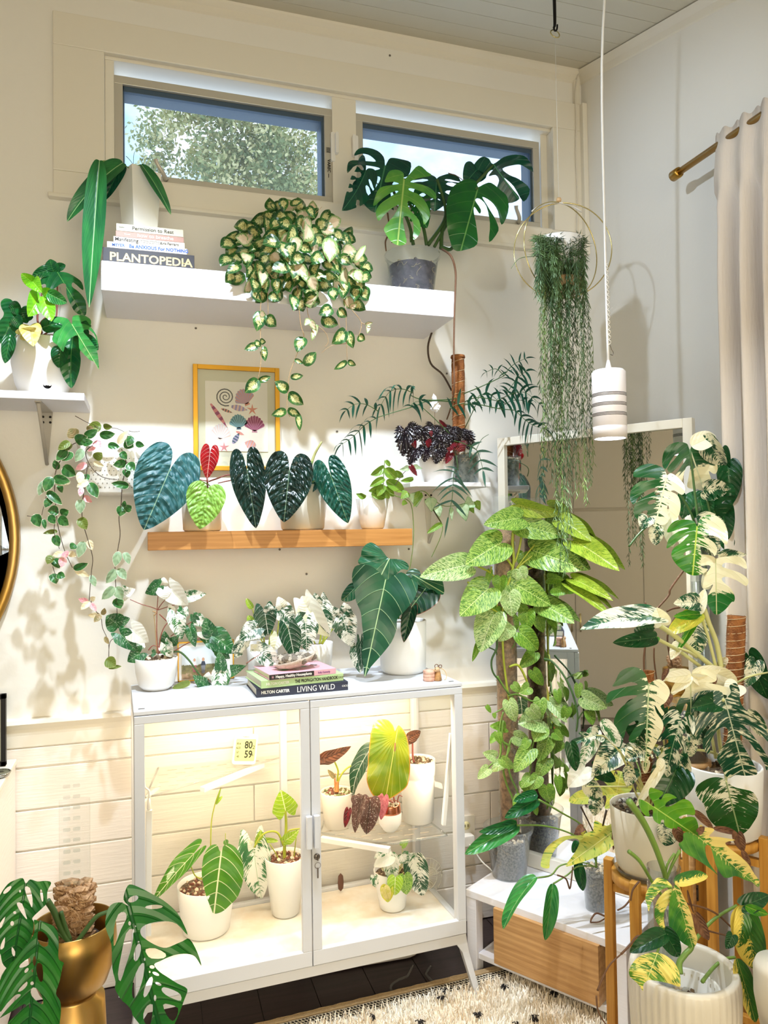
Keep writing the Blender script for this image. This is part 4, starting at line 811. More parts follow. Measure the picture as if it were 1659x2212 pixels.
def leafmesh(kind, var, bend, fold, wave, mt, cup=0.):
    key = (kind, var, bend, fold, wave, mt.name, cup)
    if key in SHAPES: return SHAPES[key]
    rnd = random.Random(str(key)); ol, holes = OVER[kind] if kind in OVER else outline(kind, var)
    step = .085 if kind in ('oval', 'round', 'lance', 'kite') else .07
    vin = [V(p) for p in ol]; edges = [(i, (i+1) % len(ol)) for i in range(len(ol))]
    for h in holes:
        if not all(poly_in(p, ol) for p in h): continue
        o = len(vin); vin += [V(p) for p in h]; edges += [(o+i, o+(i+1) % len(h)) for i in range(len(h))]
    hs = [h for h in holes if all(poly_in(p, ol) for p in h)]
    x0, x1 = min(p[0] for p in ol), max(p[0] for p in ol); y0 = min(p[1] for p in ol); nE = len(vin)
    yy = y0+step*.5
    seg = [(vin[a], vin[b]) for a, b in edges]
    def edist(p):
        p = V(p); best = 9
        for a, b in seg:
            ab = b-a; t = max(0, min(1, (p-a).dot(ab)/max(ab.length_squared, 1e-12))); d = (p-a-ab*t).length
            if d < best: best = d
        return best
    while yy < 1:
        xx = 0.
        while xx < x1:
            for sx in ((1, -1) if xx > 0 else (1,)):
                p = (xx*sx, yy)
                if poly_in(p, ol) and not any(poly_in(p, h) for h in hs) and edist(p) > step*.33: vin.append(V(p))
            xx += step
        yy += step
    vo, eo, fo, *_ = geometry.delaunay_2d_cdt(vin, edges, [], 0, 1e-5)
    F = []
    for f in fo:
        c = sum((vo[i] for i in f), V((0, 0)))/len(f)
        if poly_in(c, ol) and not any(poly_in(c, h) for h in hs): F.append(tuple(f))
    ph = rnd.uniform(0, 6.28); vs = []; ed = []
    for p in vo:
        x, y = p; th = bend*(max(y, -.1)) ; 
        if abs(bend) > 1e-3: Y_, Z_ = math.sin(bend*y)/bend, -(1-math.cos(bend*y))/bend
        else: Y_, Z_ = y, 0
        nz_ = (math.sin(bend*y), math.cos(bend*y))
        h = fold*abs(x)-cup*x*x*2.2+wave*abs(x)*math.sin(9*y+ph+(2.1 if x > 0 else 0))
        if kind == 'skeleton' or kind == 'monstera' or kind in OVER: h += .02*math.sin(16*(y-.4*abs(x)))*abs(x)*2
        xs = x*(1-.12*abs(fold))
        vs.append(V((xs, Y_+nz_[0]*h, Z_+nz_[1]*h))); 
    # turn and scale so that the tip sits at (0, 1, 0)
    ty, tz = (math.sin(bend)/bend, -(1-math.cos(bend))/bend) if abs(bend) > 1e-3 else (1, 0)
    Lt = math.hypot(ty, tz); ca, sa = ty/Lt, tz/Lt
    vs = [V((v.x, (v.y*ca+v.z*sa)/Lt, (-v.y*sa+v.z*ca)/Lt)) for v in vs]
    me = bpy.data.meshes.new(kind+'_leaf'); me.from_pydata([tuple(v) for v in vs], [], F); me.materials.append(mt)
    me.polygons.foreach_set('use_smooth', [True]*len(F))
    uv = me.uv_layers.new(name='flat'); 
    for l in me.loops: q = vo[l.vertex_index]; uv.data[l.index].uv = (q.x+.5, q.y)
    at_ = me.attributes.new('edge', 'FLOAT', 'POINT'); olseg = seg
    for i, p in enumerate(vo): at_.data[i].value = 0. if i < nE else min(1., edist(p)*4)
    me.update(); SHAPES[key] = me; return me
def leafmat(name, base, c2=None, mode=None, amt=.5, vein=None, vw=.05, nv=5, vs=.5, rough=.35, bump=.25, edgec=None, c3=None, tr=.18, spots=None, back=None, coat=0, bull=0, rad=None):
    k = NT(name); uv = k.n('UVMap', uv_map='flat'); sp = k.n('SeparateXYZ'); k.l(uv.outputs[0], sp.inputs[0])
    x = k.math('SUBTRACT', sp.outputs[0], .5); X = k.math('ABSOLUTE', x); y = sp.outputs[1]
    oi = k.n('ObjectInfo').outputs['Random']; off = k.n('CombineXYZ'); k.l(k.math('MULTIPLY', oi, 37.), off.inputs[0]); k.l(k.math('MULTIPLY', oi, 91.), off.inputs[1])
    add = k.n('VectorMath', operation='ADD'); k.l(uv.outputs[0], add.inputs[0]); k.l(off.outputs[0], add.inputs[1])
    t = k.math('SUBTRACT', y, k.math('ADD', k.math('MULTIPLY', X, .22), k.math('MULTIPLY', k.math('MULTIPLY', X, X), 1.1))) if not rad else k.math('MULTIPLY', k.math('ARCTAN2', X, k.math('ADD', y, .12)), rad)
    # coordinates that run along the side veins, for streaks
    cs = k.n('CombineXYZ'); k.l(k.math('MULTIPLY', k.math('ADD', x, k.math('MULTIPLY', oi, 7)), 2.2), cs.inputs[0]); k.l(k.math('MULTIPLY', k.math('ADD', t, k.math('MULTIPLY', oi, 13)), 9), cs.inputs[1])
    blot = k.noise(add.outputs[0], 3, 3, .5)
    col = k.mix(k.ramp(blot, .35, .65), srgb(base), srgb(c3 or base))
    sgn = k.math('SIGN', x); edge = k.n('Attribute', attribute_name='edge').outputs['Fac']
    if c2:
        streak = k.noise(cs.outputs[0], 2.6, 5, .62, .4)
        if mode == 'marble': f = k.ramp(streak, amt-.05, amt+.05)
        elif mode == 'fine': f = k.ramp(k.noise(cs.outputs[0], 5, 6, .7, .5), amt-.06, amt+.06)
        elif mode == 'sector':
            sel = k.math('ADD', k.math('MULTIPLY', blot, 1.0), k.math('MULTIPLY', sgn, k.math('MULTIPLY', k.math('SUBTRACT', oi, .5), .9)))
            f0 = k.math('ADD', k.math('MULTIPLY', sel, .9), k.math('MULTIPLY', streak, .75)); f = k.ramp(f0, amt+.33, amt+.4)
        elif mode == 'margin': f = k.ramp(k.math('ADD', edge, k.math('MULTIPLY', k.math('SUBTRACT', streak, .5), .5)), amt, amt-.08)
        elif mode == 'center': f = k.ramp(k.math('ADD', edge, k.math('MULTIPLY', k.math('SUBTRACT', streak, .5), 2.4)), amt, amt+.1)
        elif mode in ('halfp', 'halfn'): f = k.ramp(k.math('ADD', k.math('MULTIPLY', x, 5. if mode == 'halfp' else -5.), k.math('MULTIPLY', k.math('SUBTRACT', streak, .5), 5.)), amt-.05, amt+.05)
        elif mode == 'patch': f = k.ramp(k.math('ADD', k.math('MULTIPLY', k.noise(add.outputs[0], 2.4, 2, .5), .6), k.math('MULTIPLY', streak, .6)), amt-.02, amt+.02)
        elif mode == 'tip': f = k.ramp(k.math('ADD', y, k.math('MULTIPLY', k.math('SUBTRACT', streak, .5), .4)), amt-.02, amt+.02)
        elif mode == 'half': f = k.ramp(k.math('ADD', k.math('MULTIPLY', x, 2.), k.math('ADD', k.math('MULTIPLY', k.math('SUBTRACT', oi, .5), .7), k.math('MULTIPLY', k.math('SUBTRACT', streak, .5), 2.6))), amt-.03, amt+.03)
        elif mode == 'spots':
            vo = k.n('TexVoronoi'); vo.inputs['Scale'].default_value = spots or 14; k.l(add.outputs[0], vo.inputs['Vector']); f = k.ramp(vo.outputs['Distance'], amt, amt-.12)
        col = k.mix(f, col, srgb(c2))
    hgt = None
    if vein or bump:
        fr = k.math('ABSOLUTE', k.math('SUBTRACT', k.math('FRACT', k.math('MULTIPLY', t, nv)), .5))
        side = k.ramp(fr, vw*nv*.28, 0.0) ; mid = k.ramp(X, vw*.5, vw*.18); vn = k.math('MAXIMUM', k.math('MULTIPLY', side, vs), mid)
        if vein: col = k.mix(vn, col, srgb(vein))
        hgt = k.math('SUBTRACT', k.math('MULTIPLY', fr, -.22), k.math('MULTIPLY', vn, -.6 if not bull else 1.2))
        if bull:
            cr = k.n('CombineXYZ'); k.l(k.math('MULTIPLY', x, 1.), cr.inputs[0]); k.l(t, cr.inputs[1])
            vo2 = k.n('TexVoronoi', feature='SMOOTH_F1'); vo2.inputs['Scale'].default_value = 12; k.l(cr.outputs[0], vo2.inputs['Vector']); hgt = k.math('ADD', k.math('MULTIPLY', fr, -.9), k.math('MULTIPLY', vo2.outputs['Distance'], -2.6*bull)); hgt = k.math('SUBTRACT', hgt, k.math('MULTIPLY', vn, .5))
    if edgec: col = k.mix(k.ramp(edge, .1, .02), col, srgb(edgec))
    if back:
        g = k.n('NewGeometry').outputs['Backfacing']; col = k.mix(g, col, srgb(back))
    b = k.b; k.l(col, b.inputs['Base Color']); b.inputs['Roughness'].default_value = rough; b.inputs['Specular IOR Level'].default_value = .45
    if coat: b.inputs['Coat Weight'].default_value = coat; b.inputs['Coat Roughness'].default_value = .15
    if hgt is not None: k.bump(hgt, bump, .02)
    if tr:
        tl = k.n('BsdfTranslucent'); k.l(col, tl.inputs[0]); mx = k.n('MixShader'); mx.inputs[0].default_value = tr; k.l(b.outputs[0], mx.inputs[1]); k.l(tl.outputs[0], mx.inputs[2]); k.l(mx.outputs[0], k.t.nodes['Material Output'].inputs[0])
    return k.m
LR = random.Random(42)
MB0 = V((1.306, 2.475, .27)); MN = V((-.8479, -.5302, 0))
def infront(p, gap=.012):
    # keep plant points on the room side of the corner mirror
    if p.x < 1.15: return p
    d = (p-MB0).dot(MN)
    if d > gap: return p
    v = p-CAM; k = ((MB0-CAM).dot(MN)+gap)/v.dot(MN); return CAM+v*k
def leaf(root, kind, mt, base, tip, w, Y=None, dt=0., roll=None, bend=None, fold=None, wave=.04, var=None, flip=1, label=None, cup=0., name='leaf', face=None, q=None):
    """One leaf. base/tip: pixel pairs of the photograph (or room points); w: width in pixels when facing the camera; Y: how deep in the room; dt: how much nearer (-) or farther the tip is."""
    B = base if isinstance(base, V) else at(base[0], base[1], Y)
    T = tip if isinstance(tip, V) else at(tip[0], tip[1], B.y+dt)
    B, T = infront(B), infront(T)
    ax = T-B; L = ax.length
    if L < 1e-5: return None
    y_ = ax/L; tc_ = (CAM-(B+T)/2).normalized() if face is None else V(face).normalized()
    n_ = tc_-y_*tc_.dot(y_)
    if n_.length < .05: n_ = V((0, 0, 1))-y_*y_.z
    n_.normalize(); roll = LR.uniform(-18, 18) if roll is None else roll
    W = w/FPX*depth(B)/max(.35, math.cos(R(roll)))
    n_ = Matrix.Rotation(R(roll), 3, y_)@n_; x_ = y_.cross(n_)
    if flip < 0: n_, x_ = -n_, -x_
    bend = LR.choice((.35, .6, .85)) if bend is None else bend; fold = LR.choice((.12, .25)) if fold is None else fold; var = LR.randrange(3) if var is None else var
    me = leafmesh(kind, var if kind in ('monstera', 'half_monstera', 'skeleton', 'claw') else 0, bend, fold, wave, mt, cup)
    o = bpy.data.objects.new(name, me); C.objects.link(o); o.parent = root
    zs_ = (W+L)/2; m = Matrix((x_*W, y_*L, n_*zs_)).transposed().to_4x4(); m.translation = B-(org(root) or V((0, 0, 0)))
    o.matrix_parent_inverse = Matrix.Identity(4); o.matrix_local = m
    if label: o['label'] = label
    return o
def P3(pts, Y):
    """Pixel path -> room points; a third value in a point overrides the depth Y."""
    return [infront(p if isinstance(p, V) else at(p[0], p[1], p[2] if len(p) > 2 else Y)) for p in pts]
def stem(root, pts, Y, r=2.5, mt=None, name='stem', n=6, taper=.7):
    P = P3(pts, Y); k = depth(P[0])/FPX; b = MB(); b.tube(P, [r*k/2*(1-(1-taper)*i/4) for i in range(5)], n, 5); return b.build(name, mt or stemg, root)
def bez(A, B_, sag=.0, out=V((0, 0, 0)), n=5):
    return [A.lerp(B_, t)+V((0, 0, 1))*sag*4*t*(1-t)+out*4*t*(1-t) for t in [i/n for i in range(n+1)]]
# ---- leaves whose outline was measured point by point; each is built at its own place in the room, bent and folded like the others
def tleaf(root, c, Y, base, tip, pts, mt, holes=(), bend=.4, fold=.1, cup=.0, wave=.05, label=None, sm=3):
    B, T = infront(at(*c.p(*base), Y)), None
    T = at(*c.p(*tip), B.y); ax = T-B; L = ax.length; y_ = ax/L; tc_ = (CAM-(B+T)/2).normalized(); n_ = (tc_-y_*tc_.dot(y_)).normalized(); x_ = y_.cross(n_)
    def loc(p): v = ray(*c.p(*p)); q = CAM+v*((B-CAM).dot(n_)/v.dot(n_))-B; return (q.dot(x_)/L, q.dot(y_)/L)
    P = [loc(p) for p in pts]; Wf = 2*max(abs(x) for x, y in P); P = [(x/Wf, y) for x, y in P]
    ol = [tuple(p)[:2] for p in catmull([(x, y, 0) for x, y in P], sm, True)]
    hs = []
    for h in holes:
        if isinstance(h[0], (int, float)):
            a = list(h)+[h[2], 0][:max(0, 5-len(h))] if len(h) < 5 else list(h)
            if len(h) == 3: a = [h[0], h[1], h[2], h[2], 0]
            elif len(h) == 4: a = [h[0], h[1], h[2], h[3], 0]
            h = ell(a[0], a[1], a[2], a[3], a[4], 10)
        q = [(loc(p)[0]/Wf, loc(p)[1]) for p in h]; hs.append([tuple(v)[:2] for v in catmull([(x, y, 0) for x, y in q], 2, True)] if len(q) < 10 else q)
    key = 'traced%d' % len(SHAPES); OVER[key] = (ol, hs)
    me = leafmesh(key, 0, bend, fold, wave, mt, cup); o = bpy.data.objects.new('leaf', me); C.objects.link(o); o.parent = root
    m = Matrix((x_*Wf*L, y_*L, n_*L*(.5+.5*Wf))).transposed().to_4x4(); m.translation = B-(org(root) or V((0, 0, 0))); o.matrix_local = m
    if label: o['label'] = label
    return o
# ================================================================ plants
class K:
    """A crop of the photograph: its pixels are read in the crop's own units."""
    def __init__(s, x, y, k): s.x, s.y, s.k = x, y, k
    def p(s, x, y, *r): return (s.x+x*s.k, s.y+y*s.k)+r
def leaves(root, c, kind, mt, Y, L, jit=.012, **kw):
    for e in L:
        d = dict(kw); d.update(e[5] if len(e) > 5 else {}); yy = d.pop('Y', Y)+LR.uniform(-jit, jit); m_ = d.pop('mt', mt); kd = d.pop('kind', kind)
        leaf(root, kd, m_, c.p(e[0], e[1]), c.p(e[2], e[3]), e[4]*c.k, yy, **d)
def stems(root, c, Y, L, mt, r=2.5, **kw):
    for e in L:
        rr = r; pts = e
        if isinstance(e[0], (int, float)): rr = e[0]; pts = e[1:]
        stem(root, [c.p(*q) for q in pts], Y, rr, mt, **kw)
A_ = K(0, 0, .5); D_ = K(400, 400, .3014); E_ = K(700, 300, .3014); C_ = K(0, 500, .3014); F_ = K(0, 850, .3165); G_ = K(250, 900, .3617); H_ = K(700, 750, .3014)
I_ = K(200, 1230, .3014); J_ = K(500, 1150, .3014); L_ = K(900, 1050, .2893); M_ = K(1200, 900, .2767); N_ = K(820, 880, .217); Q_ = K(960, 1450, .2652); R_ = K(1200, 1400, .2767); O_ = K(1360, 1700, .2315)
S2 = K(280, 1450, .2939); T_ = K(690, 1520, .1808); U_ = K(650, 1450, .3165); V_ = K(0, 1850, .27125); B6 = K(960, 1750, .2652); KK = K(1050, 450, .3617)
# ---- leaf colours
m_strap = leafmat('strap_leaf', '2E7A3E', vein='9CC98C', vw=.05, nv=14, vs=.04, bump=.08, c3='1E5C36', rough=.3)
m_mon = leafmat('dark_monstera_leaf', '0F4F38', vein='3F8058', vw=.03, nv=6, vs=.25, c3='0B3F33', rough=.25)
m_monl = leafmat('fresh_monstera_leaf', '6FB24A', vein='B6DC78', vw=.035, nv=6, vs=.25, c3='4F9A44', rough=.25, tr=.25)
m_mong = leafmat('green_monstera_leaf', '1E6A28', vein='6FA85A', vw=.025, nv=6, vs=.25, c3='175A2A', rough=.25)
m_hoya = leafmat('cream_centred_hoya_leaf', '3B6B2C', 'D8D290', 'center', .8, c3='1F4A28', vein='A8B070', vw=.025, nv=3, vs=0, rough=.28)
m_hoyap = leafmat('pale_hoya_leaf', '8DA468', 'DCC6A6', 'center', .4, c3='6B8A4A', vein='C9A890', vw=.02, nv=3, vs=0, rough=.3)
m_hq = leafmat('cream_edged_hoya_leaf', '3F7A3A', 'ECE8CC', 'margin', .12, c3='2A5A30', vein='6E9A60', vw=.02, nv=3, vs=0, rough=.3)
m_hqp = leafmat('silver_hoya_leaf', '7F9C78', 'E4E8D4', 'margin', .12, c3='95AE88', vein='A9BC98', vw=.02, nv=3, vs=0, rough=.45)
m_hqc = leafmat('cream_hoya_leaf', 'F0E8C8', '7FA060', 'fine', .68, c3='EFE0B8', vein='D9C9A0', vw=.02, nv=3, vs=0, rough=.35)
m_hqk = leafmat('pink_hoya_leaf', 'F0A0AE', 'F6D8C8', 'margin', .14, c3='F4BFC0', vein='E08A98', vw=.02, nv=3, vs=0, rough=.35)
m_tan = leafmat('tan_hoya_leaf', 'A8926A', 'D8C8A0', 'margin', .1, c3='8A8458', rough=.4)
m_olive = leafmat('olive_hoya_leaf', '6E7E34', 'B9B87A', 'margin', .1, c3='6A7E34', rough=.4)
m_flo = leafmat('lobed_dark_leaf', '1F6B33', vein='5FA050', vw=.02, nv=7, vs=.3, c3='12502E', rough=.22, bump=.5)
m_flog = leafmat('lobed_green_leaf', '3F9444', vein='9CCB7C', vw=.025, nv=7, vs=.3, c3='2B7A3C', rough=.22, bump=.5)
m_new = leafmat('lime_new_leaf', '8CD02C', vein='C4EC6A', vw=.03, nv=6, vs=.2, c3='6FBE2C', rough=.25, tr=.35)
m_buff = leafmat('yellowed_leaf', 'C9BE5A', c3='DCCB8A', vein='B8A860', nv=6, vs=.2, rough=.4)
m_brown = leafmat('dried_leaf', '8A6248', c3='6A4636', rough=.7, bump=.6)
m_lux = leafmat('blue_green_quilted_leaf', '2F6668', vein='8FB49A', vw=.022, nv=6, vs=.35, c3='265A60', rough=.42, bump=.45, bull=1.0)
m_luxd = leafmat('black_green_quilted_leaf', '123028', vein='7F9A80', vw=.018, nv=6, vs=.25, c3='0C2420', rough=.24, bump=.45, bull=1.0)
m_luxg = leafmat('dark_green_quilted_leaf', '1C5A48', vein='8FB48A', vw=.02, nv=7, vs=.3, c3='144A40', rough=.26, bump=.45, bull=1.0)
m_luxn = leafmat('apple_green_quilted_leaf', '8AB84C', vein='6E9A3C', vw=.025, nv=6, vs=.5, c3='7CAE48', rough=.4, bump=.4, bull=1.0)
m_red = leafmat('glossy_red_leaf', 'A0161C', vein='F0B0A8', vw=.03, nv=6, vs=.55, c3='7E1018', rough=.2)
m_reg = leafmat('velvet_leaf_with_pale_veins', '1F5A3A', vein='B8D8A0', vw=.026, nv=5, vs=.8, c3='174A34', rough=.3, bump=.6)
m_regd = leafmat('deep_green_velvet_leaf', '12402A', vein='9CC088', vw=.022, nv=5, vs=.7, c3='0E3426', rough=.25, bump=.6, edgec='7A3A26')
m_reg2 = leafmat('fan_veined_velvet_leaf', '2A6A46', vein='C0DCA8', vw=.03, nv=3.5, vs=.8, c3='1E5A3C', rough=.32, bump=.5, rad=1.)
m_fbt = leafmat('yellow_leaf_with_green_splash', 'E2D85A', '4F8A2C', 'marble', .6, c3='C8D468', vein='ECE890', vw=.02, nv=7, vs=.15, rough=.28, tr=.25)
m_cry = leafmat('white_veined_heart_leaf', '4F8A1C', vein='F0F4C8', vw=.045, nv=4.4, vs=.95, c3='3C7A1C', rough=.35, bump=.5)
m_kite = leafmat('pale_kite_leaf', 'B4D4A8', '5F9A58', 'margin', .12, vein='8AB88A', vw=.03, nv=3, vs=.2, c3='C9E0BC', rough=.4)
m_fold = leafmat('folded_green_leaf', '86A83C', c3='6E9634', vein='B4C878', vw=.03, nv=5, vs=.2, rough=.35)
m_blk = leafmat('black_silver_speckled_leaf', '16131A', 'DAD6E2', 'spots', .3, spots=13, vein='2A1A24', vw=.05, nv=5, vs=.6, c3='241C22', rough=.3, back='6E1420', bump=.8, rad=.8)
m_blkr = leafmat('dark_maroon_leaf', '4A141C', 'B02030', 'fine', .6, c3='7A1424', rough=.3, back='B01C24')
m_palm = leafmat('finger_leaf', '1F5546', c3='2A6650', vein='4F8A6C', vw=.08, nv=4, vs=0, rough=.35)
m_pal2 = leafmat('silver_green_finger_leaf', '3C6A60', c3='5A8A7C', vein='9CC0B0', vw=.1, nv=4, vs=0, rough=.3)
m_pot = leafmat('lime_marbled_leaf', 'BCD870', '3E7A22', 'fine', .5, vein='DCEE9C', vw=.022, nv=7, vs=.25, c3='B0D260', rough=.32, tr=.25)
m_potw = leafmat('pale_marbled_leaf', 'D4E6A4', '3E7E28', 'fine', .52, vein='EEF6CC', vw=.022, nv=7, vs=.25, c3='C8E290', rough=.32, tr=.25)
m_potg = leafmat('green_marbled_leaf', '8FB83C', '3E7A28', 'fine', .5, vein='BCD86A', vw=.022, nv=7, vs=.25, c3='A4C84C', rough=.32, tr=.25)
m_poty = leafmat('yellow_marbled_leaf', 'B8CC48', '6E9628', 'fine', .52, vein='E2E678', vw=.022, nv=7, vs=.2, c3='A8C03C', rough=.32, tr=.2)
m_albp = leafmat('cream_half_monstera_leaf', '1C5022', 'F2EBC6', 'halfn', .1, c3='225C2A', vein='B8C898', vw=.025, nv=6, vs=.15, rough=.28)
m_albt = leafmat('green_tipped_cream_leaf', 'F4EDCA', '24702E', 'tip', .6, c3='EFE8BE', vein='C8CC98', vw=.025, nv=6, vs=.2, rough=.28)
m_fbn = leafmat('cream_backed_green_leaf', '2E7030', 'F0DC88', 'halfn', .3, c3='5E9A3A', vein='C8D080', vw=.02, nv=7, vs=.2, rough=.28)
m_fbm = leafmat('yellow_streaked_leaf', '3A7A28', 'F0E27A', 'patch', .6, c3='76A838', vein='D8E08A', vw=.02, nv=7, vs=.25, rough=.28)
m_alb = leafmat('white_splashed_monstera_leaf', '164E26', 'F2EBC6', 'half', .42, c3='1E6030', vein='A8C090', vw=.025, nv=6, vs=.15, rough=.28)
m_alb2 = leafmat('marbled_monstera_leaf', '1C5A34', 'ECE8CC', 'patch', .6, c3='143F2C', vein='9CB48A', vw=.025, nv=6, vs=.15, rough=.28)
m_albw = leafmat('cream_monstera_leaf', 'F6EFCE', 'F8F4DC', 'sector', .3, c3='EFE8C0', vein='D8D4A0', vw=.03, nv=6, vs=.3, rough=.3)
m_albd = leafmat('deep_green_monstera_leaf', '10401F', 'C9CFA8', 'marble', .68, c3='164E26', vein='4F8048', vw=.02, nv=6, vs=.2, rough=.25)
m_albg = leafmat('grass_green_monstera_leaf', '4E9A24', 'D8E08A', 'marble', .72, c3='2E7A20', vein='C4DC5A', vw=.035, nv=6, vs=.2, rough=.25, tr=.25)
m_fb = leafmat('yellow_splashed_leaf', '3E7A2C', 'F0DC6A', 'half', .1, c3='2A6428', vein='C8CC6A', vw=.02, nv=7, vs=.2, rough=.28)
m_fby = leafmat('yellow_leaf_with_green_flecks', 'E6D64E', '5A8E2A', 'fine', .6, c3='C4CC44', vein='F0E67A', vw=.02, nv=7, vs=.2, rough=.28, tr=.3)
m_syn = leafmat('white_marbled_arrow_leaf', '3E7E46', 'F2F2EA', 'patch', .58, c3='2C6A3C', vein='A8C8A0', vw=.02, nv=5, vs=.2, rough=.35)
m_synd = leafmat('green_marbled_arrow_leaf', '2F6E36', 'E8F0E0', 'marble', .62, c3='1E5630', vein='8AB488', vw=.02, nv=5, vs=.2, rough=.35)
m_synw = leafmat('white_arrow_leaf', 'F4F3EE', 'C8DCC0', 'fine', .66, c3='ECEDE4', vein='DCE4D4', vw=.02, nv=5, vs=.2, rough=.35)
m_alo = leafmat('white_veined_velvet_leaf', '184A2C', 'F4F4EA', 'marble', .66, c3='123C26', vein='F0F4E6', vw=.03, nv=5, vs=.6, rough=.4)
m_alom = leafmat('marbled_velvet_leaf', '23583A', 'F2F1E6', 'patch', .6, c3='1A4A2C', vein='F0F4E6', vw=.025, nv=5, vs=.5, rough=.4)
m_alow = leafmat('cream_velvet_leaf', 'F3F2D4', 'F8F8EC', 'sector', .3, c3='EFEFC8', vein='E0E2B4', vw=.02, nv=5, vs=.4, rough=.4)
m_skel = leafmat('lacework_leaf', '2E7A2C', vein='1C5A2A', vw=.05, nv=8, vs=.4, c3='226A2E', rough=.3, bump=.6)
m_aly = leafmat('yellow_green_veined_leaf', '9CC02C', '4E8A24', 'marble', .6, vein='ECF0B4', vw=.05, nv=5, vs=.9, rough=.35)
m_brz = leafmat('bronze_leaf', '6A4A3C', vein='3A2A26', vw=.06, nv=6, vs=.7, c3='8A5A44', rough=.3, bump=.8)
m_sil = leafmat('silver_pink_speckled_leaf', '5A4238', 'D8CCC0', 'spots', .3, spots=18, vein='3E2C26', vw=.06, nv=5, vs=.8, c3='6A4A44', rough=.35, back='C03A50', rad=.8)
m_pnk = leafmat('pink_speckled_leaf', 'B05A66', 'E0B8B4', 'spots', .28, spots=18, c3='D07A84', rough=.35)
m_big = leafmat('round_yellow_green_leaf', '84921A', vein='D0C86A', vw=.02, nv=5, vs=.7, c3='62801C', rough=.25, tr=.1, rad=1.1, edgec='C88A3A')
mossm = mat('sphagnum_moss', '7A5E44', .95, bump=(150, 1), vary=('B08A66', 60)); coir = mat('coir_fibre', 'A66A38', .95, bump=(260, 1), vary=('7E4A26', 40)); dksoil = mat('dark_potting_mix', '2C2430', .9, bump=(90, 1), vary=('5E5460', 60)); gsoil = mat('grey_pumice_mix', '4C4846', .9, bump=(120, 1), vary=('A39C90', 150)); rootm = mat('roots', 'B9A283', .8)

def clearpot(root, c, z0, z1, rt, rb, fill, soilmat, seed=1, roots=20, sill=.0):
    b = MB(); rim = .006
    b.lathe([(0, z0), (rb, z0), (rt-.003, z1-.016), (rt+.002, z1-.014), (rt+.004, z1), (rt+.001, z1+.001), (rt-.002, z1-.012), (rt-.006, z1-.018), (rb-.003, z0+.002), (0, z0+.002)], 40, (c[0], c[1], 0)); b.build('clear_pot', clearp, root)
    zs_ = z0+(z1-z0)*fill; rs = rb+(rt-rb)*fill-.005; b = MB(); b.lathe([(0, z0+.004), (rb-.005, z0+.004), (rs, zs_), (rs*.6, zs_+.004), (0, zs_+.003)], 40, (c[0], c[1], 0)); b.build('soil', soilmat, root)
    rnd = random.Random(seed); b = MB()
    for i in range(roots):
        a = rnd.uniform(0, 6.28); t = rnd.uniform(.1, fill*.95); pts = []
        for k in range(5): rr = rb+(rt-rb)*t/1.-.0042; pts.append((c[0]+rr*math.cos(a), c[1]+rr*math.sin(a), z0+(z1-z0)*t)); a += rnd.uniform(-.22, .22); t = min(fill*.95, max(.04, t+rnd.uniform(-.1, .07)))
        b.tube(pts, .0009, 4, 2)
    if roots: b.build('roots', rootm, root, kind='stuff')
    grit(root, c, rs*.9, zs_+.003, 70, (pumice, soilmat), seed, (.004, .008))
def coirpole(root, p0, p1, r, name='moss_pole', wrap=18, mt=None, cord=None):
    b = MB(); rnd = random.Random(int(p0.x*1000)); n = 26; pts = [p0.lerp(p1, i/n) for i in range(n+1)]; rs = [r*(1+rnd.uniform(-.05, .05)) for _ in range(n+1)]; b.tube(pts, rs, 18, 0); o = b.build(name, mt or coir, root)
    b = MB(); pts = [p0.lerp(p1, i/(wrap*10))+V((math.cos(i*.628)*r*1.04, math.sin(i*.628)*r*1.04, 0)) for i in range(wrap*10+1)]; b.tube(pts, .0009, 4, 0); b.build('cord_wrap', cord or mat('pale_twine', 'D8C09A', .9), o)
    b = MB(); d = p1-p0
    for i in range(420): t = rnd.random(); a = rnd.uniform(0, 6.28); q = p0+d*t+V((math.cos(a)*r*.97, math.sin(a)*r*.97, 0)); e = q+V((math.cos(a+rnd.uniform(-1, 1)), math.sin(a+rnd.uniform(-1, 1)), rnd.uniform(-.6, .6)))*rnd.uniform(.003, .009); s_ = V((.0005, 0, .0005)); b.add([q-s_, q+s_, e], [(0, 1, 2)])
    b.build('fibres', mt or coir, o, kind='stuff'); return o

# ---- strap-leaved plant in the faceted pot
pc = at(302, 480, 2.5); pc.z = shelfbooks_top+.0005; zt = at(300, 360, 2.45).z
t = thing('strap_leaf_plant', 'long strap-leaved plant in a tapered faceted white pot on the book stack', 'plant', pc)
b = MB(); ra, rb_ = .061, .048; rot45 = R(-72.5+45+10); q4 = lambda r, z: [(pc.x+r*1.18*math.cos(rot45+k*math.pi/2), pc.y+r*1.18*math.sin(rot45+k*math.pi/2), z) for k in range(4)]
b.add(q4(rb_, pc.z)+q4(ra, zt)+q4(ra-.006, zt)+q4(ra-.01, zt-.03), [(3, 2, 1, 0)]+[(a+i, a+(i+1) % 4, a+4+(i+1) % 4, a+4+i) for a in (0, 4, 8) for i in range(4)]+[(12, 13, 14, 15)]); b.build('pot', matte, t, bevel=.003)
b = MB(); b.add(q4(ra-.0095, zt-.022), [(0, 1, 2, 3)]); b.build('soil', soilm, t)
leaves(t, A_, 'lance', m_strap, 2.42, [(430, 693, 385, 1330, 92, dict(roll=8, bend=.3, fold=.15, Y=2.37, label='longest strap leaf hanging past the shelf end')), (532, 703, 290, 958, 76, dict(bend=1.2, roll=30, Y=2.44)), (610, 710, 738, 928, 46, dict(bend=.9, roll=-30))], jit=0)
leaves(t, A_, 'lance', m_mon, 2.46, [(535, 705, 448, 870, 54, dict(bend=.8, roll=10))], jit=0)
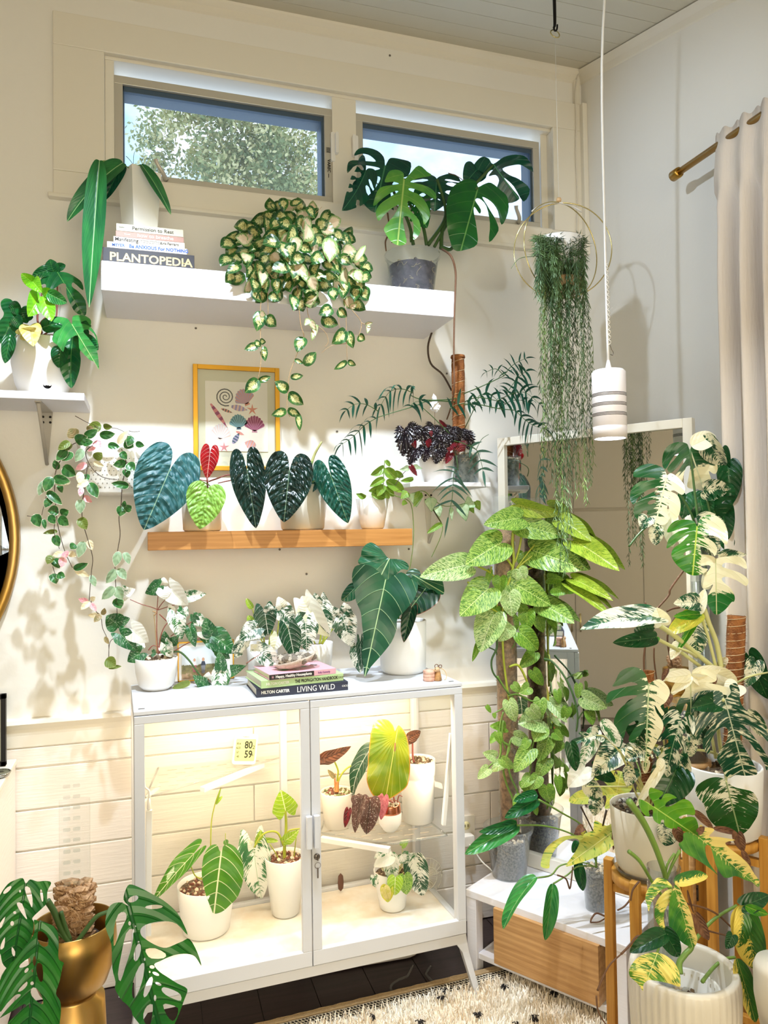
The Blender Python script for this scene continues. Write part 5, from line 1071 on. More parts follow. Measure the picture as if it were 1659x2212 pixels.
stems(t, A_, 2.45, [(3, (430, 697), (470, 697), (530, 712), (575, 735)), (3, (610, 712), (590, 720), (580, 740)), (1.5, (545, 675), (560, 690), (576, 712)), (1.2, (576, 712), (580, 660), (600, 650))], stemg)

# ---- trailing hoya on the white shelf
pc = at(640, 560, 2.52); pc.z = shelf_top
t = thing('trailing_hoya', 'large trailing hoya with cream-centred leaves spilling over the white shelf', 'plant', pc)
pot(t, pc, shelf_top+.0005, shelf_top+.15, .095, .075, potw, soilmat=soilm)
rnd = random.Random(21)
poly = [(260, 590), (262, 440), (370, 320), (395, 255), (520, 200), (600, 140), (690, 90), (830, 105), (930, 185), (1080, 255), (1210, 340), (1215, 480), (1310, 680), (1270, 870), (1180, 860), (1100, 740), (1020, 700), (960, 760), (960, 830), (900, 880), (740, 870), (700, 720), (680, 820), (600, 830), (560, 820), (450, 740), (365, 720)]
cx, cy = 740, 470; cand = []
for row in range(14):
    for cl in range(14):
        x, y = 270+cl*82+(row % 2)*41+rnd.uniform(-22, 22), 95+row*62+rnd.uniform(-18, 18)
        if poly_in((x, y), poly): cand.append((x, y))
for (x, y) in cand:
    dx, dy = (x-cx)/480, (y-cy)/400; e = min(1, math.hypot(dx, dy)); an = math.atan2(dy+.35+rnd.uniform(-.5, .5), dx+rnd.uniform(-.6, .6)); Lf = rnd.uniform(100, 135); w_ = rnd.uniform(72, 98)
    yy = 2.33+.13*e*e+rnd.uniform(-.02, .03); yy = min(yy, 2.368) if y > 590 else yy
    mt_ = m_hoyap if rnd.random() < (.3 if x > 700 else .1) else m_hoya
    leaf(t, 'oval', mt_, D_.p(x-math.cos(an)*Lf*.45, y-math.sin(an)*Lf*.45), D_.p(x+math.cos(an)*Lf*.55, y+math.sin(an)*Lf*.55), w_*.3014, yy, roll=rnd.uniform(-50, 50), dt=rnd.uniform(-.03, .02), bend=rnd.choice((.5, .9)))
for (x, y) in cand[::2]:
    an = rnd.uniform(0, 6.28); leaf(t, 'oval', m_hoya, D_.p(x, y), D_.p(x+math.cos(an)*100, y+abs(math.sin(an))*90), 26, 2.45, roll=rnd.uniform(-40, 40))
yv = 2.36
leaves(t, D_, 'oval', m_hoya, yv, [(545, 905, 512, 1050, 98), (582, 938, 655, 1015, 92), (535, 1115, 580, 1125, 45), (500, 1115, 545, 1160, 45), (522, 1150, 422, 1180, 62), (562, 1155, 575, 1265, 55), (525, 1395, 425, 1490, 100), (525, 1405, 616, 1372, 48),
 (850, 1090, 800, 1200, 92), (785, 1250, 850, 1280, 34), (852, 1290, 940, 1195, 82), (755, 1378, 848, 1365, 50), (735, 1480, 640, 1405, 84), (740, 1490, 850, 1575, 88), (725, 1615, 615, 1650, 66), (735, 1605, 830, 1650, 62), (808, 1632, 822, 1765, 50),
 (1055, 885, 955, 930, 92), (975, 955, 1098, 1000, 96), (1150, 1040, 1048, 1140, 98), (1168, 1048, 1205, 1172, 76), (1160, 1262, 1065, 1322, 48), (1166, 1260, 1225, 1292, 44), (1095, 890, 1162, 945, 76), (1055, 735, 1070, 830, 82), (1150, 690, 1130, 820, 90), (1230, 720, 1215, 840, 80), (1240, 1080, 1290, 1110, 66), (855, 800, 970, 845, 120), (600, 780, 675, 830, 75), (480, 750, 552, 842, 62), (650, 670, 660, 790, 80), (1260, 640, 1320, 690, 95), (700, 90, 710, 190, 76), (750, 140, 845, 105, 50), (880, 150, 930, 240, 62), (620, 125, 640, 180, 36)], dt=-.01)
leaves(t, D_, 'oval', m_hoyap, yv-.02, [(535, 915, 578, 935, 50), (890, 960, 852, 1005, 44), (895, 965, 942, 1045, 46), (945, 1000, 908, 1120, 44), (1290, 995, 1345, 985, 26), (1312, 1000, 1305, 1065, 32), (1215, 555, 1295, 430, 50, dict(bend=1.2)), (1250, 570, 1200, 535, 40), (1220, 610, 1270, 700, 80), (895, 650, 945, 765, 85), (775, 560, 885, 665, 85), (1030, 380, 1035, 560, 115), (790, 370, 800, 490, 92), (440, 490, 430, 560, 90), (1175, 880, 1232, 852, 44)], dt=-.01)
stems(t, D_, yv, [(1.8, (560, 640), (545, 800), (540, 900), (540, 1100), (545, 1240), (525, 1390)), (1.8, (580, 640), (590, 760), (596, 930)), (1.8, (800, 700), (815, 880), (830, 1010), (850, 1090), (800, 1210), (770, 1290), (745, 1370), (737, 1480), (730, 1600), (750, 1660)), (1.8, (1060, 640), (1140, 830), (1200, 900), (1262, 985), (1245, 1080)), (1.5, (1150, 860), (1155, 1020), (1160, 1255)), (1.5, (870, 860), (895, 960), (1000, 1050), (1025, 1120), (1000, 1160)), (1.2, (1160, 1135), (1050, 1150), (975, 1205)), (1.5, (1262, 985), (1290, 998), (1310, 1000)), (1.5, (590, 600), (630, 665), (690, 650), (720, 600)), (1.2, (1100, 880), (1105, 1010), (1150, 1030)), (1.2, (785, 1245), (820, 1270)), (1.2, (930, 210), (980, 155))], stemt)

# ---- monstera in the clear pot
pc = at(892, 625, 2.54); z0 = shelf_top+.0005; zt = at(892, 530, 2.45).z
t = thing('potted_monstera', 'split-leaved monstera in a clear plastic pot at the right of the white shelf', 'plant', (pc.x, pc.y, z0)); kp = depth(pc)/FPX/2
clearpot(t, pc, z0, zt, 116*kp, 84*kp, .74, dksoil, 3, 34)
leaves(t, E_, 'monstera', m_mon, 2.5, [(300, 225, 128, 515, 210, dict(var=1, roll=-35, Y=2.46)), (808, 285, 792, 520, 350, dict(var=2, Y=2.55, roll=0)), (1092, 225, 1005, 330, 180, dict(kind='heart', Y=2.55))], jit=0, bend=.7, fold=.2)
leaves(t, E_, 'monstera', m_mong, 2.44, [(640, 400, 740, 640, 230, dict(var=1, Y=2.5, roll=20))], jit=0, bend=.5, fold=.15)
tleaf(t, E_, 2.42, (574, 290), (525, 770), [(574, 290), (570, 240), (530, 215), (470, 230), (440, 290), (435, 330), (490, 320), (535, 330), (470, 350), (400, 375), (365, 430), (352, 495), (420, 440), (500, 390), (530, 390), (470, 430), (400, 480), (368, 540), (388, 605), (440, 550), (500, 500), (535, 490), (500, 560), (440, 630), (430, 670), (480, 740), (540, 765), (590, 750), (580, 680), (565, 580), (600, 570), (640, 620), (640, 730), (690, 680), (680, 600), (610, 520), (600, 460), (640, 480), (700, 560), (715, 630), (755, 580), (750, 520), (690, 430), (610, 380), (620, 365), (700, 400), (795, 470), (790, 400), (740, 350), (650, 320), (620, 310), (680, 280), (770, 270), (740, 240), (680, 185), (620, 240)], m_monl, label='bright young split leaf at the front')
tleaf(t, E_, 2.45, (1105, 345), (980, 800), [(1105, 345), (1090, 300), (1050, 288), (980, 310), (910, 370), (872, 480), (872, 600), (890, 700), (930, 795), (1010, 798), (1095, 765), (1090, 650), (1070, 540), (1075, 500), (1110, 550), (1120, 520), (1080, 450), (1110, 440), (1160, 500), (1185, 620), (1180, 755), (1245, 680), (1230, 600), (1180, 520), (1130, 430), (1190, 470), (1240, 540), (1270, 630), (1310, 560), (1310, 440), (1270, 380), (1200, 310), (1150, 320)], m_mong)
tleaf(t, E_, 2.52, (1212, 180), (1400, 440), [(1212, 180), (1180, 140), (1130, 125), (1080, 170), (1058, 230), (1095, 300), (1150, 290), (1180, 240), (1210, 225), (1180, 270), (1230, 260), (1255, 300), (1240, 360), (1300, 400), (1320, 460), (1400, 430), (1360, 370), (1290, 280), (1360, 340), (1430, 450), (1475, 360), (1400, 290), (1330, 260), (1280, 215), (1360, 190), (1420, 190), (1500, 235), (1460, 140), (1380, 115), (1290, 130)], m_mon)
tleaf(t, E_, 2.5, (438, 190), (365, 525), [(438, 190), (430, 120), (380, 70), (300, 55), (240, 80), (212, 125), (270, 110), (330, 120), (370, 160), (300, 160), (200, 160), (165, 200), (162, 270), (230, 210), (330, 205), (400, 220), (330, 250), (240, 300), (200, 340), (215, 390), (300, 300), (380, 280), (400, 300), (360, 370), (300, 430), (280, 470), (365, 528), (430, 460), (500, 520), (470, 380), (520, 300), (600, 280), (622, 180), (550, 140), (480, 125), (450, 170)], m_mon)
stems(t, E_, 2.52, [(8, (735, 760), (700, 600), (600, 440), (575, 290, 2.42)), (9, (745, 760), (860, 590), (865, 470), (810, 290)), (7, (790, 775), (865, 640), (1000, 450), (1100, 350, 2.44)), (8, (640, 760), (605, 600), (500, 380), (440, 195)), (9, (840, 790), (860, 620), (1000, 420), (1210, 190)), (10, (830, 770), (900, 790), (940, 740), (1010, 560)), (3, (620, 740), (580, 560), (300, 230))], stemd)
stems(t, E_, 2.5, [(4, (455, 530), (470, 640), (487, 745)), (4, (455, 700), (440, 740), (445, 805)), (2, (890, 245), (950, 265), (1000, 300))], stemb)
stems(t, E_, 2.37, [(5, (845, 790, 2.45), (910, 840), (942, 950), (940, 1100), (933, 1300), (930, 1560), (932, 1800), (905, 1935, 2.45), (880, 2010, 2.5))], stemb, taper=.6)
stems(t, E_, 2.6, [(4.5, (775, 1380), (745, 1490), (765, 1610), (850, 1690), (915, 1805))], stemk, taper=.9)

# ---- lobed philodendron on the left shelf
pc = at(93, 843, 2.57); z0 = 1.9295; kp = depth(pc)/FPX/2; zt = at(93, 727, 2.5).z; Hh = zt-z0
t = thing('lobed_leaf_plant', 'plant with glossy deeply lobed leaves in a white pot on the left shelf', 'plant', (pc.x, pc.y, z0))
pot(t, pc, z0, zt, 62*kp*2*.98, 45*kp*2, matte, prof=[(0, 46*kp*2), (.25, 56*kp*2), (.6, 63*kp*2), (1, 62*kp*2)], soilmat=soilm)
q = at(119, 832, 2.57-.1); lb = MB(); rx2 = Matrix.Rotation(R(12), 3, 'Z')@rx
dxy = V((q.x-pc.x, q.y-pc.y, 0)).normalized(); qq = V((pc.x, pc.y, 0))+V((math.sin(R(16)), -math.cos(R(16)), 0))*(51*kp*2); qq.z = z0+.03
rz_ = Matrix.Rotation(R(16), 3, 'Z')@rx
lb.lathe([(.0125, 0), (.0125, .0008), (.0112, .0008), (.0112, 0)], 28, qq, rot=rz_); lb.lathe([(.0, .0008), (.0058, .0008)], 20, qq+V((0, 0, .0)), rot=rz_, sm=False)
for a in range(14): aa = a*.45; lb.lathe([(0, .0008), (.0009, .0008)], 6, qq+rz_@V((.009*math.cos(aa), .009*math.sin(aa), .0)), rot=rz_, sm=False)
lb.build('round_logo', blackm, t)
tleaf(t, C_, 2.5, (410, 290), (600, 605), [(410, 290), (340, 295), (290, 350), (280, 390), (320, 380), (335, 400), (330, 455), (390, 420), (440, 380), (475, 385), (480, 450), (500, 510), (540, 580), (600, 605), (620, 580), (615, 500), (570, 440), (520, 400), (530, 370), (600, 430), (590, 370), (540, 330), (480, 300)], m_flo)
tleaf(t, C_, 2.43, (515, 665), (708, 990), [(515, 665), (480, 620), (410, 610), (380, 650), (440, 660), (440, 690), (390, 730), (378, 790), (420, 830), (455, 870), (470, 830), (500, 780), (560, 750), (570, 840), (600, 880), (640, 920), (680, 940), (708, 990), (705, 900), (690, 840), (640, 770), (600, 720), (640, 710), (690, 760), (700, 850), (705, 800), (690, 740), (640, 680), (580, 660), (620, 640), (650, 680), (655, 640), (620, 610), (560, 600), (520, 610)], m_flog)
leaves(t, C_, 'wing', m_flo, 2.5, [(385, 290, 358, 198, 110, dict(kind='heart')), (400, 260, 470, 240, 60, dict(kind='lance')), (385, 265, 230, 325, 80, dict(kind='lance', bend=1.2)), (522, 760, 512, 1125, 240, dict(roll=15)), (590, 760, 705, 850, 100, dict(kind='lance')), (120, 570, 5, 805, 230), (150, 560, 195, 660, 130, dict(kind='heart')), (75, 740, 35, 945, 95, dict(kind='lance')), (440, 820, 420, 978, 120, dict(kind='lance')), (300, 690, 480, 640, 110, dict(kind='lance')), (110, 620, 160, 700, 90, dict(kind='heart')), (150, 540, 60, 560, 100, dict(kind='lance')), (520, 640, 655, 680, 90, dict(kind='lance'))])
leaves(t, C_, 'wing', m_flog, 2.44, [(340, 440, 480, 512, 100, dict(kind='lance'))])
leaves(t, C_, 'heart', m_new, 2.45, [(285, 470, 200, 612, 150), (305, 468, 370, 645, 120, dict(kind='lance')), (240, 372, 152, 300, 85, dict(kind='lance')), (235, 360, 300, 440, 110), (300, 440, 380, 420, 60, dict(kind='lance'))], dt=-.03)
leaves(t, C_, 'heart', m_buff, 2.45, [(215, 680, 240, 825, 150), (150, 740, 260, 690, 90)], dt=-.04)
stems(t, C_, 2.52, [(5, (300, 745), (270, 640), (280, 560), (345, 465)), (5, (300, 730), (290, 660), (345, 590), (330, 480)), (3, (345, 640), (340, 500)), (3.5, (310, 740), (400, 738), (515, 665)), (3, (225, 330), (300, 270), (385, 268)), (3, (160, 750), (90, 700), (120, 575)), (4, (310, 745), (400, 640), (410, 300)), (3, (295, 480), (300, 400), (260, 370))], stemr)
b = MB(); P_ = P3([C_.p(430, 400), C_.p(438, 470), C_.p(425, 600), C_.p(420, 700)], 2.56); b.tube(P_, .002, 5); b.build('clear_stake', clearp, t)

# ---- perforated wall planter with a trailing variegated hoya
pl = at(160, 960, WY-.02); pr_ = at(364, 955, WY-.06); cx = (at(168, 960, WY-.09).x+at(362, 960, WY-.09).x)/2; hw = (at(364, 955, WY-.09).x-at(166, 955, WY-.09).x)/2
zr = at(270, 968, WY-.17).z; zb = at(300, 1068, WY-.12).z
t = thing('wall_planter', 'white perforated wall planter holding a trailing hoya with cream and pink leaves', 'plant', (cx, WY, zb))
b = MB(); n = 48
def ring(s_, z, back): 
    out = []
    for i in range(n):
        a = 2*math.pi*i/n; ex = .62; x = abs(math.cos(a))**ex*math.copysign(1, math.cos(a))*hw*s_; y = math.sin(a); y = abs(y)**ex*math.copysign(1, y)
        out.append((cx+x, WY-.092+y*.085*s_, z+(back*(y+1)/2)))
    return out
R_s = [ring(.84, zb, 0), ring(.87, zb+.006, 0), ring(.97, zr-.02, .03), ring(1.0, zr, .052), ring(.985, zr+.002, .052), ring(.95, zr-.02, .03), ring(.84, zb+.01, 0)]
vs = [p for r_ in R_s for p in r_]; fs = [(k*n+i, k*n+(i+1) % n, (k+1)*n+(i+1) % n, (k+1)*n+i) for k in range(len(R_s)-1) for i in range(n)]+[tuple(range(n))[::-1], tuple(range(6*n, 7*n))]
b.add(vs, fs, True); b.build('planter', potw, t)
b = MB(); dots = 0
for j in range(9):
    zf = (j+1.5)/11; s_ = .87+.1*zf
    for i in range(-8, 9):
        x = i*.0135+(.0067 if j % 2 else 0); 
        if abs(x) > hw*s_*.86: continue
        yn = -(max(0, 1-abs(x/(hw*s_))**(2/.62)))**(.31); q = V((cx+x, WY-.092+yn*.085*s_-.0004, zb+zf*(zr-zb))); b.lathe([(0, .0005), (.0017, .0005), (.0017, 0)], 8, q, rot=rx, sm=False)
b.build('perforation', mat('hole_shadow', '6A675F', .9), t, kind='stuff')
b = MB(); b.add([(x, y, z-.02) for x, y, z in ring(.93, zr-.02, .02)], [tuple(range(n))]); b.build('soil', soilm, t)
HQ, HP, HC, HK, HT, HO = m_hq, m_hqp, m_hqc, m_hqk, m_tan, m_olive
y5 = 2.5
leaves(t, F_, 'oval', HQ, y5, [(690, 215, 590, 250, 78, dict(mt=HO)), (705, 222, 768, 228, 44, dict(mt=HO)), (520, 295, 468, 240, 88, dict(mt=HT)), (575, 298, 672, 245, 62), (680, 285, 790, 275, 62), (512, 320, 600, 295, 86), (642, 330, 690, 368, 62, dict(mt=HK)), (652, 362, 596, 396, 28, dict(mt=HK)), (805, 345, 880, 250, 50, dict(mt=HC)), (848, 330, 915, 368, 74), (925, 340, 988, 358, 46), (900, 290, 870, 365, 56), (735, 352, 822, 368, 52), (562, 378, 513, 468, 62, dict(mt=HP)), (475, 330, 395, 385, 56, dict(mt=HO)), (455, 380, 382, 462, 66), (500, 405, 418, 462, 54), (645, 445, 697, 402, 64, dict(mt=HO)), (592, 478, 513, 522, 52, dict(mt=HK)), (640, 468, 712, 496, 36, dict(mt=HC)), (430, 500, 522, 562, 88), (825, 398, 868, 452, 56), (862, 470, 768, 490, 62), (868, 478, 922, 526, 74), (852, 520, 870, 578, 56), (880, 632, 756, 612, 56), (548, 535, 540, 620, 54, dict(mt=HC)), (602, 598, 522, 640, 54, dict(mt=HC)), (605, 608, 668, 716, 76), (558, 640, 545, 705, 40, dict(mt=HK)), (568, 700, 630, 744, 46, dict(mt=HK)), (552, 722, 548, 824, 66, dict(mt=HP)), (362, 578, 484, 602, 72), (378, 612, 482, 612, 34, dict(mt=HC)), (352, 568, 305, 674, 76), (312, 598, 263, 700, 56, dict(mt=HP)), (322, 668, 428, 762, 62), (405, 612, 425, 682, 42), (352, 712, 303, 782, 56), (402, 800, 322, 802, 76), (412, 822, 472, 798, 66), (402, 842, 472, 902, 70), (338, 828, 378, 892, 56), (240, 822, 272, 914, 76), (298, 858, 310, 928, 34), (392, 940, 292, 956, 34, dict(mt=HO)), (372, 968, 405, 1048, 60), (432, 1088, 356, 1108, 44, dict(mt=HC)), (440, 1078, 456, 1122, 56, dict(mt=HK)), (432, 1118, 418, 1188, 56, dict(mt=HK)), (468, 1088, 522, 1114, 44, dict(mt=HC)), (512, 1026, 480, 1064, 56), (352, 1105, 322, 1166, 56, dict(mt=HO)), (362, 1128, 408, 1196, 64), (388, 1238, 447, 1256, 56), (352, 1232, 386, 1302, 66), (500, 1196, 606, 1158, 52), (510, 1200, 612, 1250, 46, dict(mt=HC)), (545, 850, 592, 930, 72, dict(mt=HO)), (572, 1008, 533, 1124, 66, dict(mt=HP)), (605, 1000, 632, 1070, 46, dict(mt=HC)), (618, 1240, 652, 1322, 46, dict(mt=HP)), (602, 1420, 533, 1400, 40, dict(mt=HK)), (612, 1422, 548, 1476, 44, dict(mt=HC)), (615, 1430, 660, 1487, 40, dict(mt=HK)), (618, 1412, 652, 1388, 36, dict(mt=HC)), (682, 1512, 598, 1514, 40, dict(mt=HC)), (690, 1512, 640, 1562, 44, dict(mt=HT)), (700, 1512, 715, 1462, 36, dict(mt=HT)),
 (830, 768, 818, 842, 70), (848, 792, 903, 768, 60), (845, 775, 852, 728, 34), (812, 1078, 785, 1184, 60, dict(mt=HP)), (848, 1085, 882, 1168, 50, dict(mt=HP)), (788, 1200, 722, 1298, 66, dict(mt=HP)), (805, 1195, 862, 1272, 60, dict(mt=HP)), (780, 1320, 692, 1408, 66, dict(mt=HP)), (790, 1320, 838, 1408, 72, dict(mt=HP)), (790, 1398, 826, 1472, 76), (715, 1660, 745, 1712, 30, dict(mt=HT)), (722, 1815, 792, 1862, 84, dict(mt=HO)), (740, 1872, 832, 1862, 30, dict(mt=HO)), (600, 260, 640, 230, 60, dict(mt=HT)), (480, 380, 440, 340, 60, dict(mt=HO)), (395, 520, 370, 450, 50), (880, 300, 800, 310, 50), (560, 340, 640, 330, 54), (580, 550, 600, 600, 50, dict(mt=HQ))], dt=-.01, wave=.02)
stems(t, F_, y5, [(2, (620, 330), (500, 345), (400, 480), (372, 600), (380, 760), (395, 900), (440, 1070), (495, 1190)), (1.6, (372, 600), (320, 690), (285, 830)), (1.6, (380, 840), (370, 950), (405, 1060)), (2, (640, 350), (585, 400), (620, 500), (700, 570), (800, 588)), (2, (600, 480), (575, 640), (560, 840), (600, 1000), (632, 1120), (622, 1235), (608, 1415)), (1.6, (620, 1415), (655, 1485), (690, 1530), (700, 1600), (740, 1700), (742, 1850)), (2, (830, 380), (862, 480), (835, 620), (826, 760), (812, 850), (820, 960), (805, 1060), (785, 1190), (790, 1310), (800, 1510)), (1.6, (800, 1665), (750, 1700), (740, 1850)), (1.6, (513, 153), (600, 200), (690, 240)), (1.5, (720, 235), (800, 240), (900, 290)), (1.5, (185, 835), (220, 840)), (1.5, (360, 1180), (375, 1230)), (1.5, (880, 255), (915, 262), (955, 257))], stemk)

# ---- anthuriums on the oak shelf
SZ = 1.5025
def shelfplant(lab, cxp, rimy, wt, wb, mt, Yc=2.6, name='potted_anthurium', z0=SZ, **kw):
    p = at(cxp, rimy, Yc); k_ = depth(p)/FPX/2; t = thing(name, lab, 'plant', (p.x, Yc, z0)); pot(t, (p.x, Yc), z0, p.z, wt*k_, wb*k_, mt, soilmat=kw.pop('sm', soilm), **kw); return t, p
t, p = shelfplant('quilted-leaf anthurium in a cream pot with a red new leaf, left on the oak shelf', 436, 1062, 88, 80, potc, grains=40)
leaves(t, G_, 'anthurium', m_lux, 2.46, [(322, 318, 168, 677, 372, dict(roll=0, bend=.35, fold=.12, label='big blue-green quilted leaf'))], jit=0)
leaves(t, G_, 'anthurium', m_red, 2.5, [(562, 222, 545, 372, 112, dict(roll=0, bend=.35, fold=.25, label='small glossy red new leaf'))], jit=0)
leaves(t, G_, 'heart', m_luxn, 2.44, [(548, 432, 502, 672, 232, dict(roll=0, bend=.35, fold=.12, label='apple green young leaf'))], jit=0)
stems(t, G_, 2.5, [(5, (550, 480, 2.6), (548, 400), (545, 365)), (2.5, (548, 385), (500, 375), (480, 350))], stemr); stems(t, G_, 2.5, [(3, (545, 480, 2.6), (560, 410), (322, 318, 2.46)), (3, (545, 480, 2.6), (548, 432, 2.44))], stemg)
t, p = shelfplant('anthurium with black and green quilted leaves in a greige pot on the oak shelf', 653, 1050, 112, 92, mat('greige_ceramic', 'DAD5C8', .3))
leaves(t, G_, 'anthurium', m_luxd, 2.46, [(785, 318, 838, 668, 210, dict(roll=0, bend=.35, fold=.12, wave=.1)), (1037, 325, 1004, 632, 290, dict(roll=0, bend=.35, fold=.12, Y=2.44))], jit=0)
leaves(t, G_, 'anthurium', m_luxg, 2.46, [(1285, 352, 1388, 637, 205, dict(roll=0, bend=.35, fold=.12)), (1190, 360, 1160, 460, 110, dict(Y=2.52))], jit=0)
stems(t, G_, 2.52, [(4, (1100, 470, 2.6), (900, 400), (700, 348), (600, 372), (555, 388)), (3, (700, 378), (650, 388), (610, 398)), ], stemr); stems(t, G_, 2.52, [(3, (1120, 460, 2.6), (1165, 395), (1285, 352, 2.46)), (3, (1110, 460, 2.6), (1037, 325, 2.44)), (3.5, (1120, 460, 2.6), (1165, 300), (1175, 260)), (3, (1080, 460, 2.6), (1000, 380), (785, 318, 2.46))], stemg); stems(t, G_, 2.52, [(7, (1165, 292), (1190, 220), (1230, 150))], m_olive, name='flower_spike')
t, p = shelfplant('folded-leaf trailing plant in a small white pot at the right end of the oak shelf', 804, 1078, 72, 50, potw, name='trailing_plant', prof=None, grains=24)
leaves(t, H_, 'oval', m_fold, 2.54, [(440, 812, 472, 856, 34), (430, 858, 332, 917, 62), (440, 868, 522, 942, 80), (508, 888, 570, 932, 50), (432, 942, 326, 1002, 54), (446, 955, 578, 1038, 84), (430, 990, 378, 1070, 64), (340, 1048, 440, 1082, 60), (250, 1052, 292, 1086, 44), (402, 1002, 318, 1032, 54), (440, 1000, 502, 1072, 56), (300, 1072, 228, 1050, 36), (420, 1020, 470, 1085, 50), (640, 940, 545, 960, 40), (440, 1020, 340, 1075, 50)], fold=.5)
leaves(t, H_, 'kite', m_kite, 2.5, [(765, 1080, 772, 1182, 92), (820, 1138, 830, 1222, 64), (985, 1128, 1018, 1248, 96), (1062, 1100, 1000, 1150, 96), (1085, 1105, 1118, 1170, 60, dict(mt=m_fold)), (1038, 1130, 1076, 1192, 50, dict(mt=m_fold)), (655, 1045, 662, 1148, 110, dict(mt=m_kite)), (600, 1040, 548, 1090, 70, dict(mt=m_fold)), (845, 1265, 738, 1335, 44, dict(mt=m_fold, kind='lance')), (605, 862, 540, 878, 44), (640, 850, 705, 872, 36), (910, 1150, 916, 1245, 34), (690, 1040, 640, 1150, 60, dict(mt=m_fold)), (560, 1110, 600, 1120, 44, dict(mt=m_fold))])
stems(t, H_, 2.52, [(2.2, (430, 1060), (425, 960), (435, 810)), (2, (470, 1045), (560, 1075), (700, 1030), (770, 1080), (850, 1135), (940, 1135), (1040, 1110)), (2, (560, 1075), (620, 1120), (640, 1250), (638, 1420), (610, 1618)), (2, (780, 1165), (845, 1268), (835, 1360), (770, 1505))], stemg); stems(t, H_, 2.52, [(1.6, (510, 990), (560, 915), (610, 862)), (3, (770, 1140), (800, 1195), (845, 1268))], stemk)

# ---- speckled begonia, moss pole plant and crystal on the small right shelf
z0 = sz1+.0005
p = at(943, 992, 2.56); k_ = depth(p)/FPX/2; t = thing('speckled_begonia', 'black begonia with silver speckles and red undersides in a white pot, right shelf', 'plant', (p.x, 2.56, z0))
pot(t, (p.x, 2.56), z0, p.z, 78*k_, 54*k_, potw, soilmat=soilm)
leaves(t, N_, 'jagged', m_blk, 2.5, [(245, 225, 235, 490, 190), (345, 200, 350, 350, 180), (420, 225, 475, 365, 180), (540, 180, 500, 300, 180), (600, 285, 640, 440, 230), (720, 195, 700, 310, 190), (800, 220, 780, 350, 190), (850, 270, 903, 425, 170), (365, 410, 295, 575, 160), (450, 395, 445, 545, 140), (500, 320, 480, 440, 150), (575, 395, 560, 565, 160), (640, 430, 600, 590, 80), (700, 250, 630, 350, 180), (290, 210, 400, 260, 150), (560, 260, 500, 380, 150), (650, 330, 720, 430, 150), (760, 250, 830, 330, 150)], roll=None, bend=.85)
leaves(t, N_, 'jagged', m_blkr, 2.49, [(790, 360, 825, 440, 150), (720, 360, 690, 440, 110), (335, 335, 362, 405, 60), (312, 588, 372, 682, 56), (705, 458, 658, 562, 80), (510, 240, 516, 292, 36), (645, 190, 595, 122, 60), (470, 330, 500, 400, 90)])
stems(t, N_, 2.53, [(4, (560, 620, 2.56), (560, 420), (600, 285)), (3, (560, 620, 2.56), (450, 400), (345, 210)), (3, (570, 620, 2.56), (700, 420), (800, 225)), (5, (640, 250), (650, 190), (610, 130))], stemr)
p = at(1006, 976, 2.53); k_ = depth(p)/FPX/2; t = thing('moss_pole_plant', 'finger-leaved climber on a coir pole in a clear cup, right shelf', 'plant', (p.x, 2.53, z0))
clearpot(t, (p.x, 2.53), z0, p.z, 60*k_, 52*k_, .88, mat('green_mossy_mix', '3E4A34', .9, bump=(100, 1), vary=('8A8A78', 60)), 5, 10)
a, c = at(992, 985, 2.53), at(989, 774, 2.53); coirpole(t, a, c, 14*k_*2, wrap=9)
b = MB(); b.lathe([(14*k_*2, -.002), (16*k_*2, .002), (15*k_*2, .01), (10*k_*2, .012), (0, .01)], 20, c); b.build('pole_cap', coir, t)
def frond(root, c, Y, rachis, n, length, spread=70, droop=.6, w_=.0055, mt=None, taper=(.5, 1, .5), dt=0, seed=0, side=(1, -1), tipleaf=True):
    rnd = random.Random(seed+int(rachis[0][0])); P = catmull(P3([c.p(*q) for q in rachis], Y), 6); Lk = length*c.k/FPX*depth(P[0]); b = MB(); b.tube(P, [.0016, .0012, .0007], 5, 0); b.k = 1
    def blade(q, d, L_):
        nrm = d.cross(V((0, 0, 1))); 
        if nrm.length < .05: nrm = V((1, 0, 0))
        nrm = nrm.normalized().lerp((CAM-q).normalized().cross(d).normalized(), .5).normalized(); vs = []; m = 6; cur = V(q); dd = V(d)
        for i in range(m+1):
            f = i/m; ww = w_*math.sin(math.pi*(.12+.88*f)**.8)*(1 if i < m else 0); vs += [cur-nrm*ww, cur+nrm*ww+V((0, 0, ww*.3))]; dd = (dd+V((0, 0, -droop/m*1.5))).normalized(); cur = cur+dd*L_/m
        b.add(vs, [(2*i, 2*i+1, 2*i+3, 2*i+2) for i in range(m)], True)
    for i in range(n):
        f = (i+.5)/n; j = f*(len(P)-1); k = int(j); q = P[k].lerp(P[min(k+1, len(P)-1)], j-k); tg = (P[min(k+1, len(P)-1)]-P[max(k-1, 0)]).normalized()
        Lf = Lk*(taper[0]+(taper[1]-taper[0])*f*2 if f < .5 else taper[1]+(taper[2]-taper[1])*(f*2-1))*rnd.uniform(.85, 1.1)
        nr = tg.cross((CAM-q).normalized()).normalized()
        for sd in side: an = R(spread*rnd.uniform(.8, 1.15)); d = (tg*math.cos(an)+nr*sd*math.sin(an)+(CAM-q).normalized()*rnd.uniform(-.1, .35)).normalized(); blade(q, d, Lf)
    if tipleaf: blade(P[-1], (P[-1]-P[-3]).normalized(), Lk*.8)
    me = b.build('frond', [stemd, mt or m_palm], root); return me
y9 = 2.45
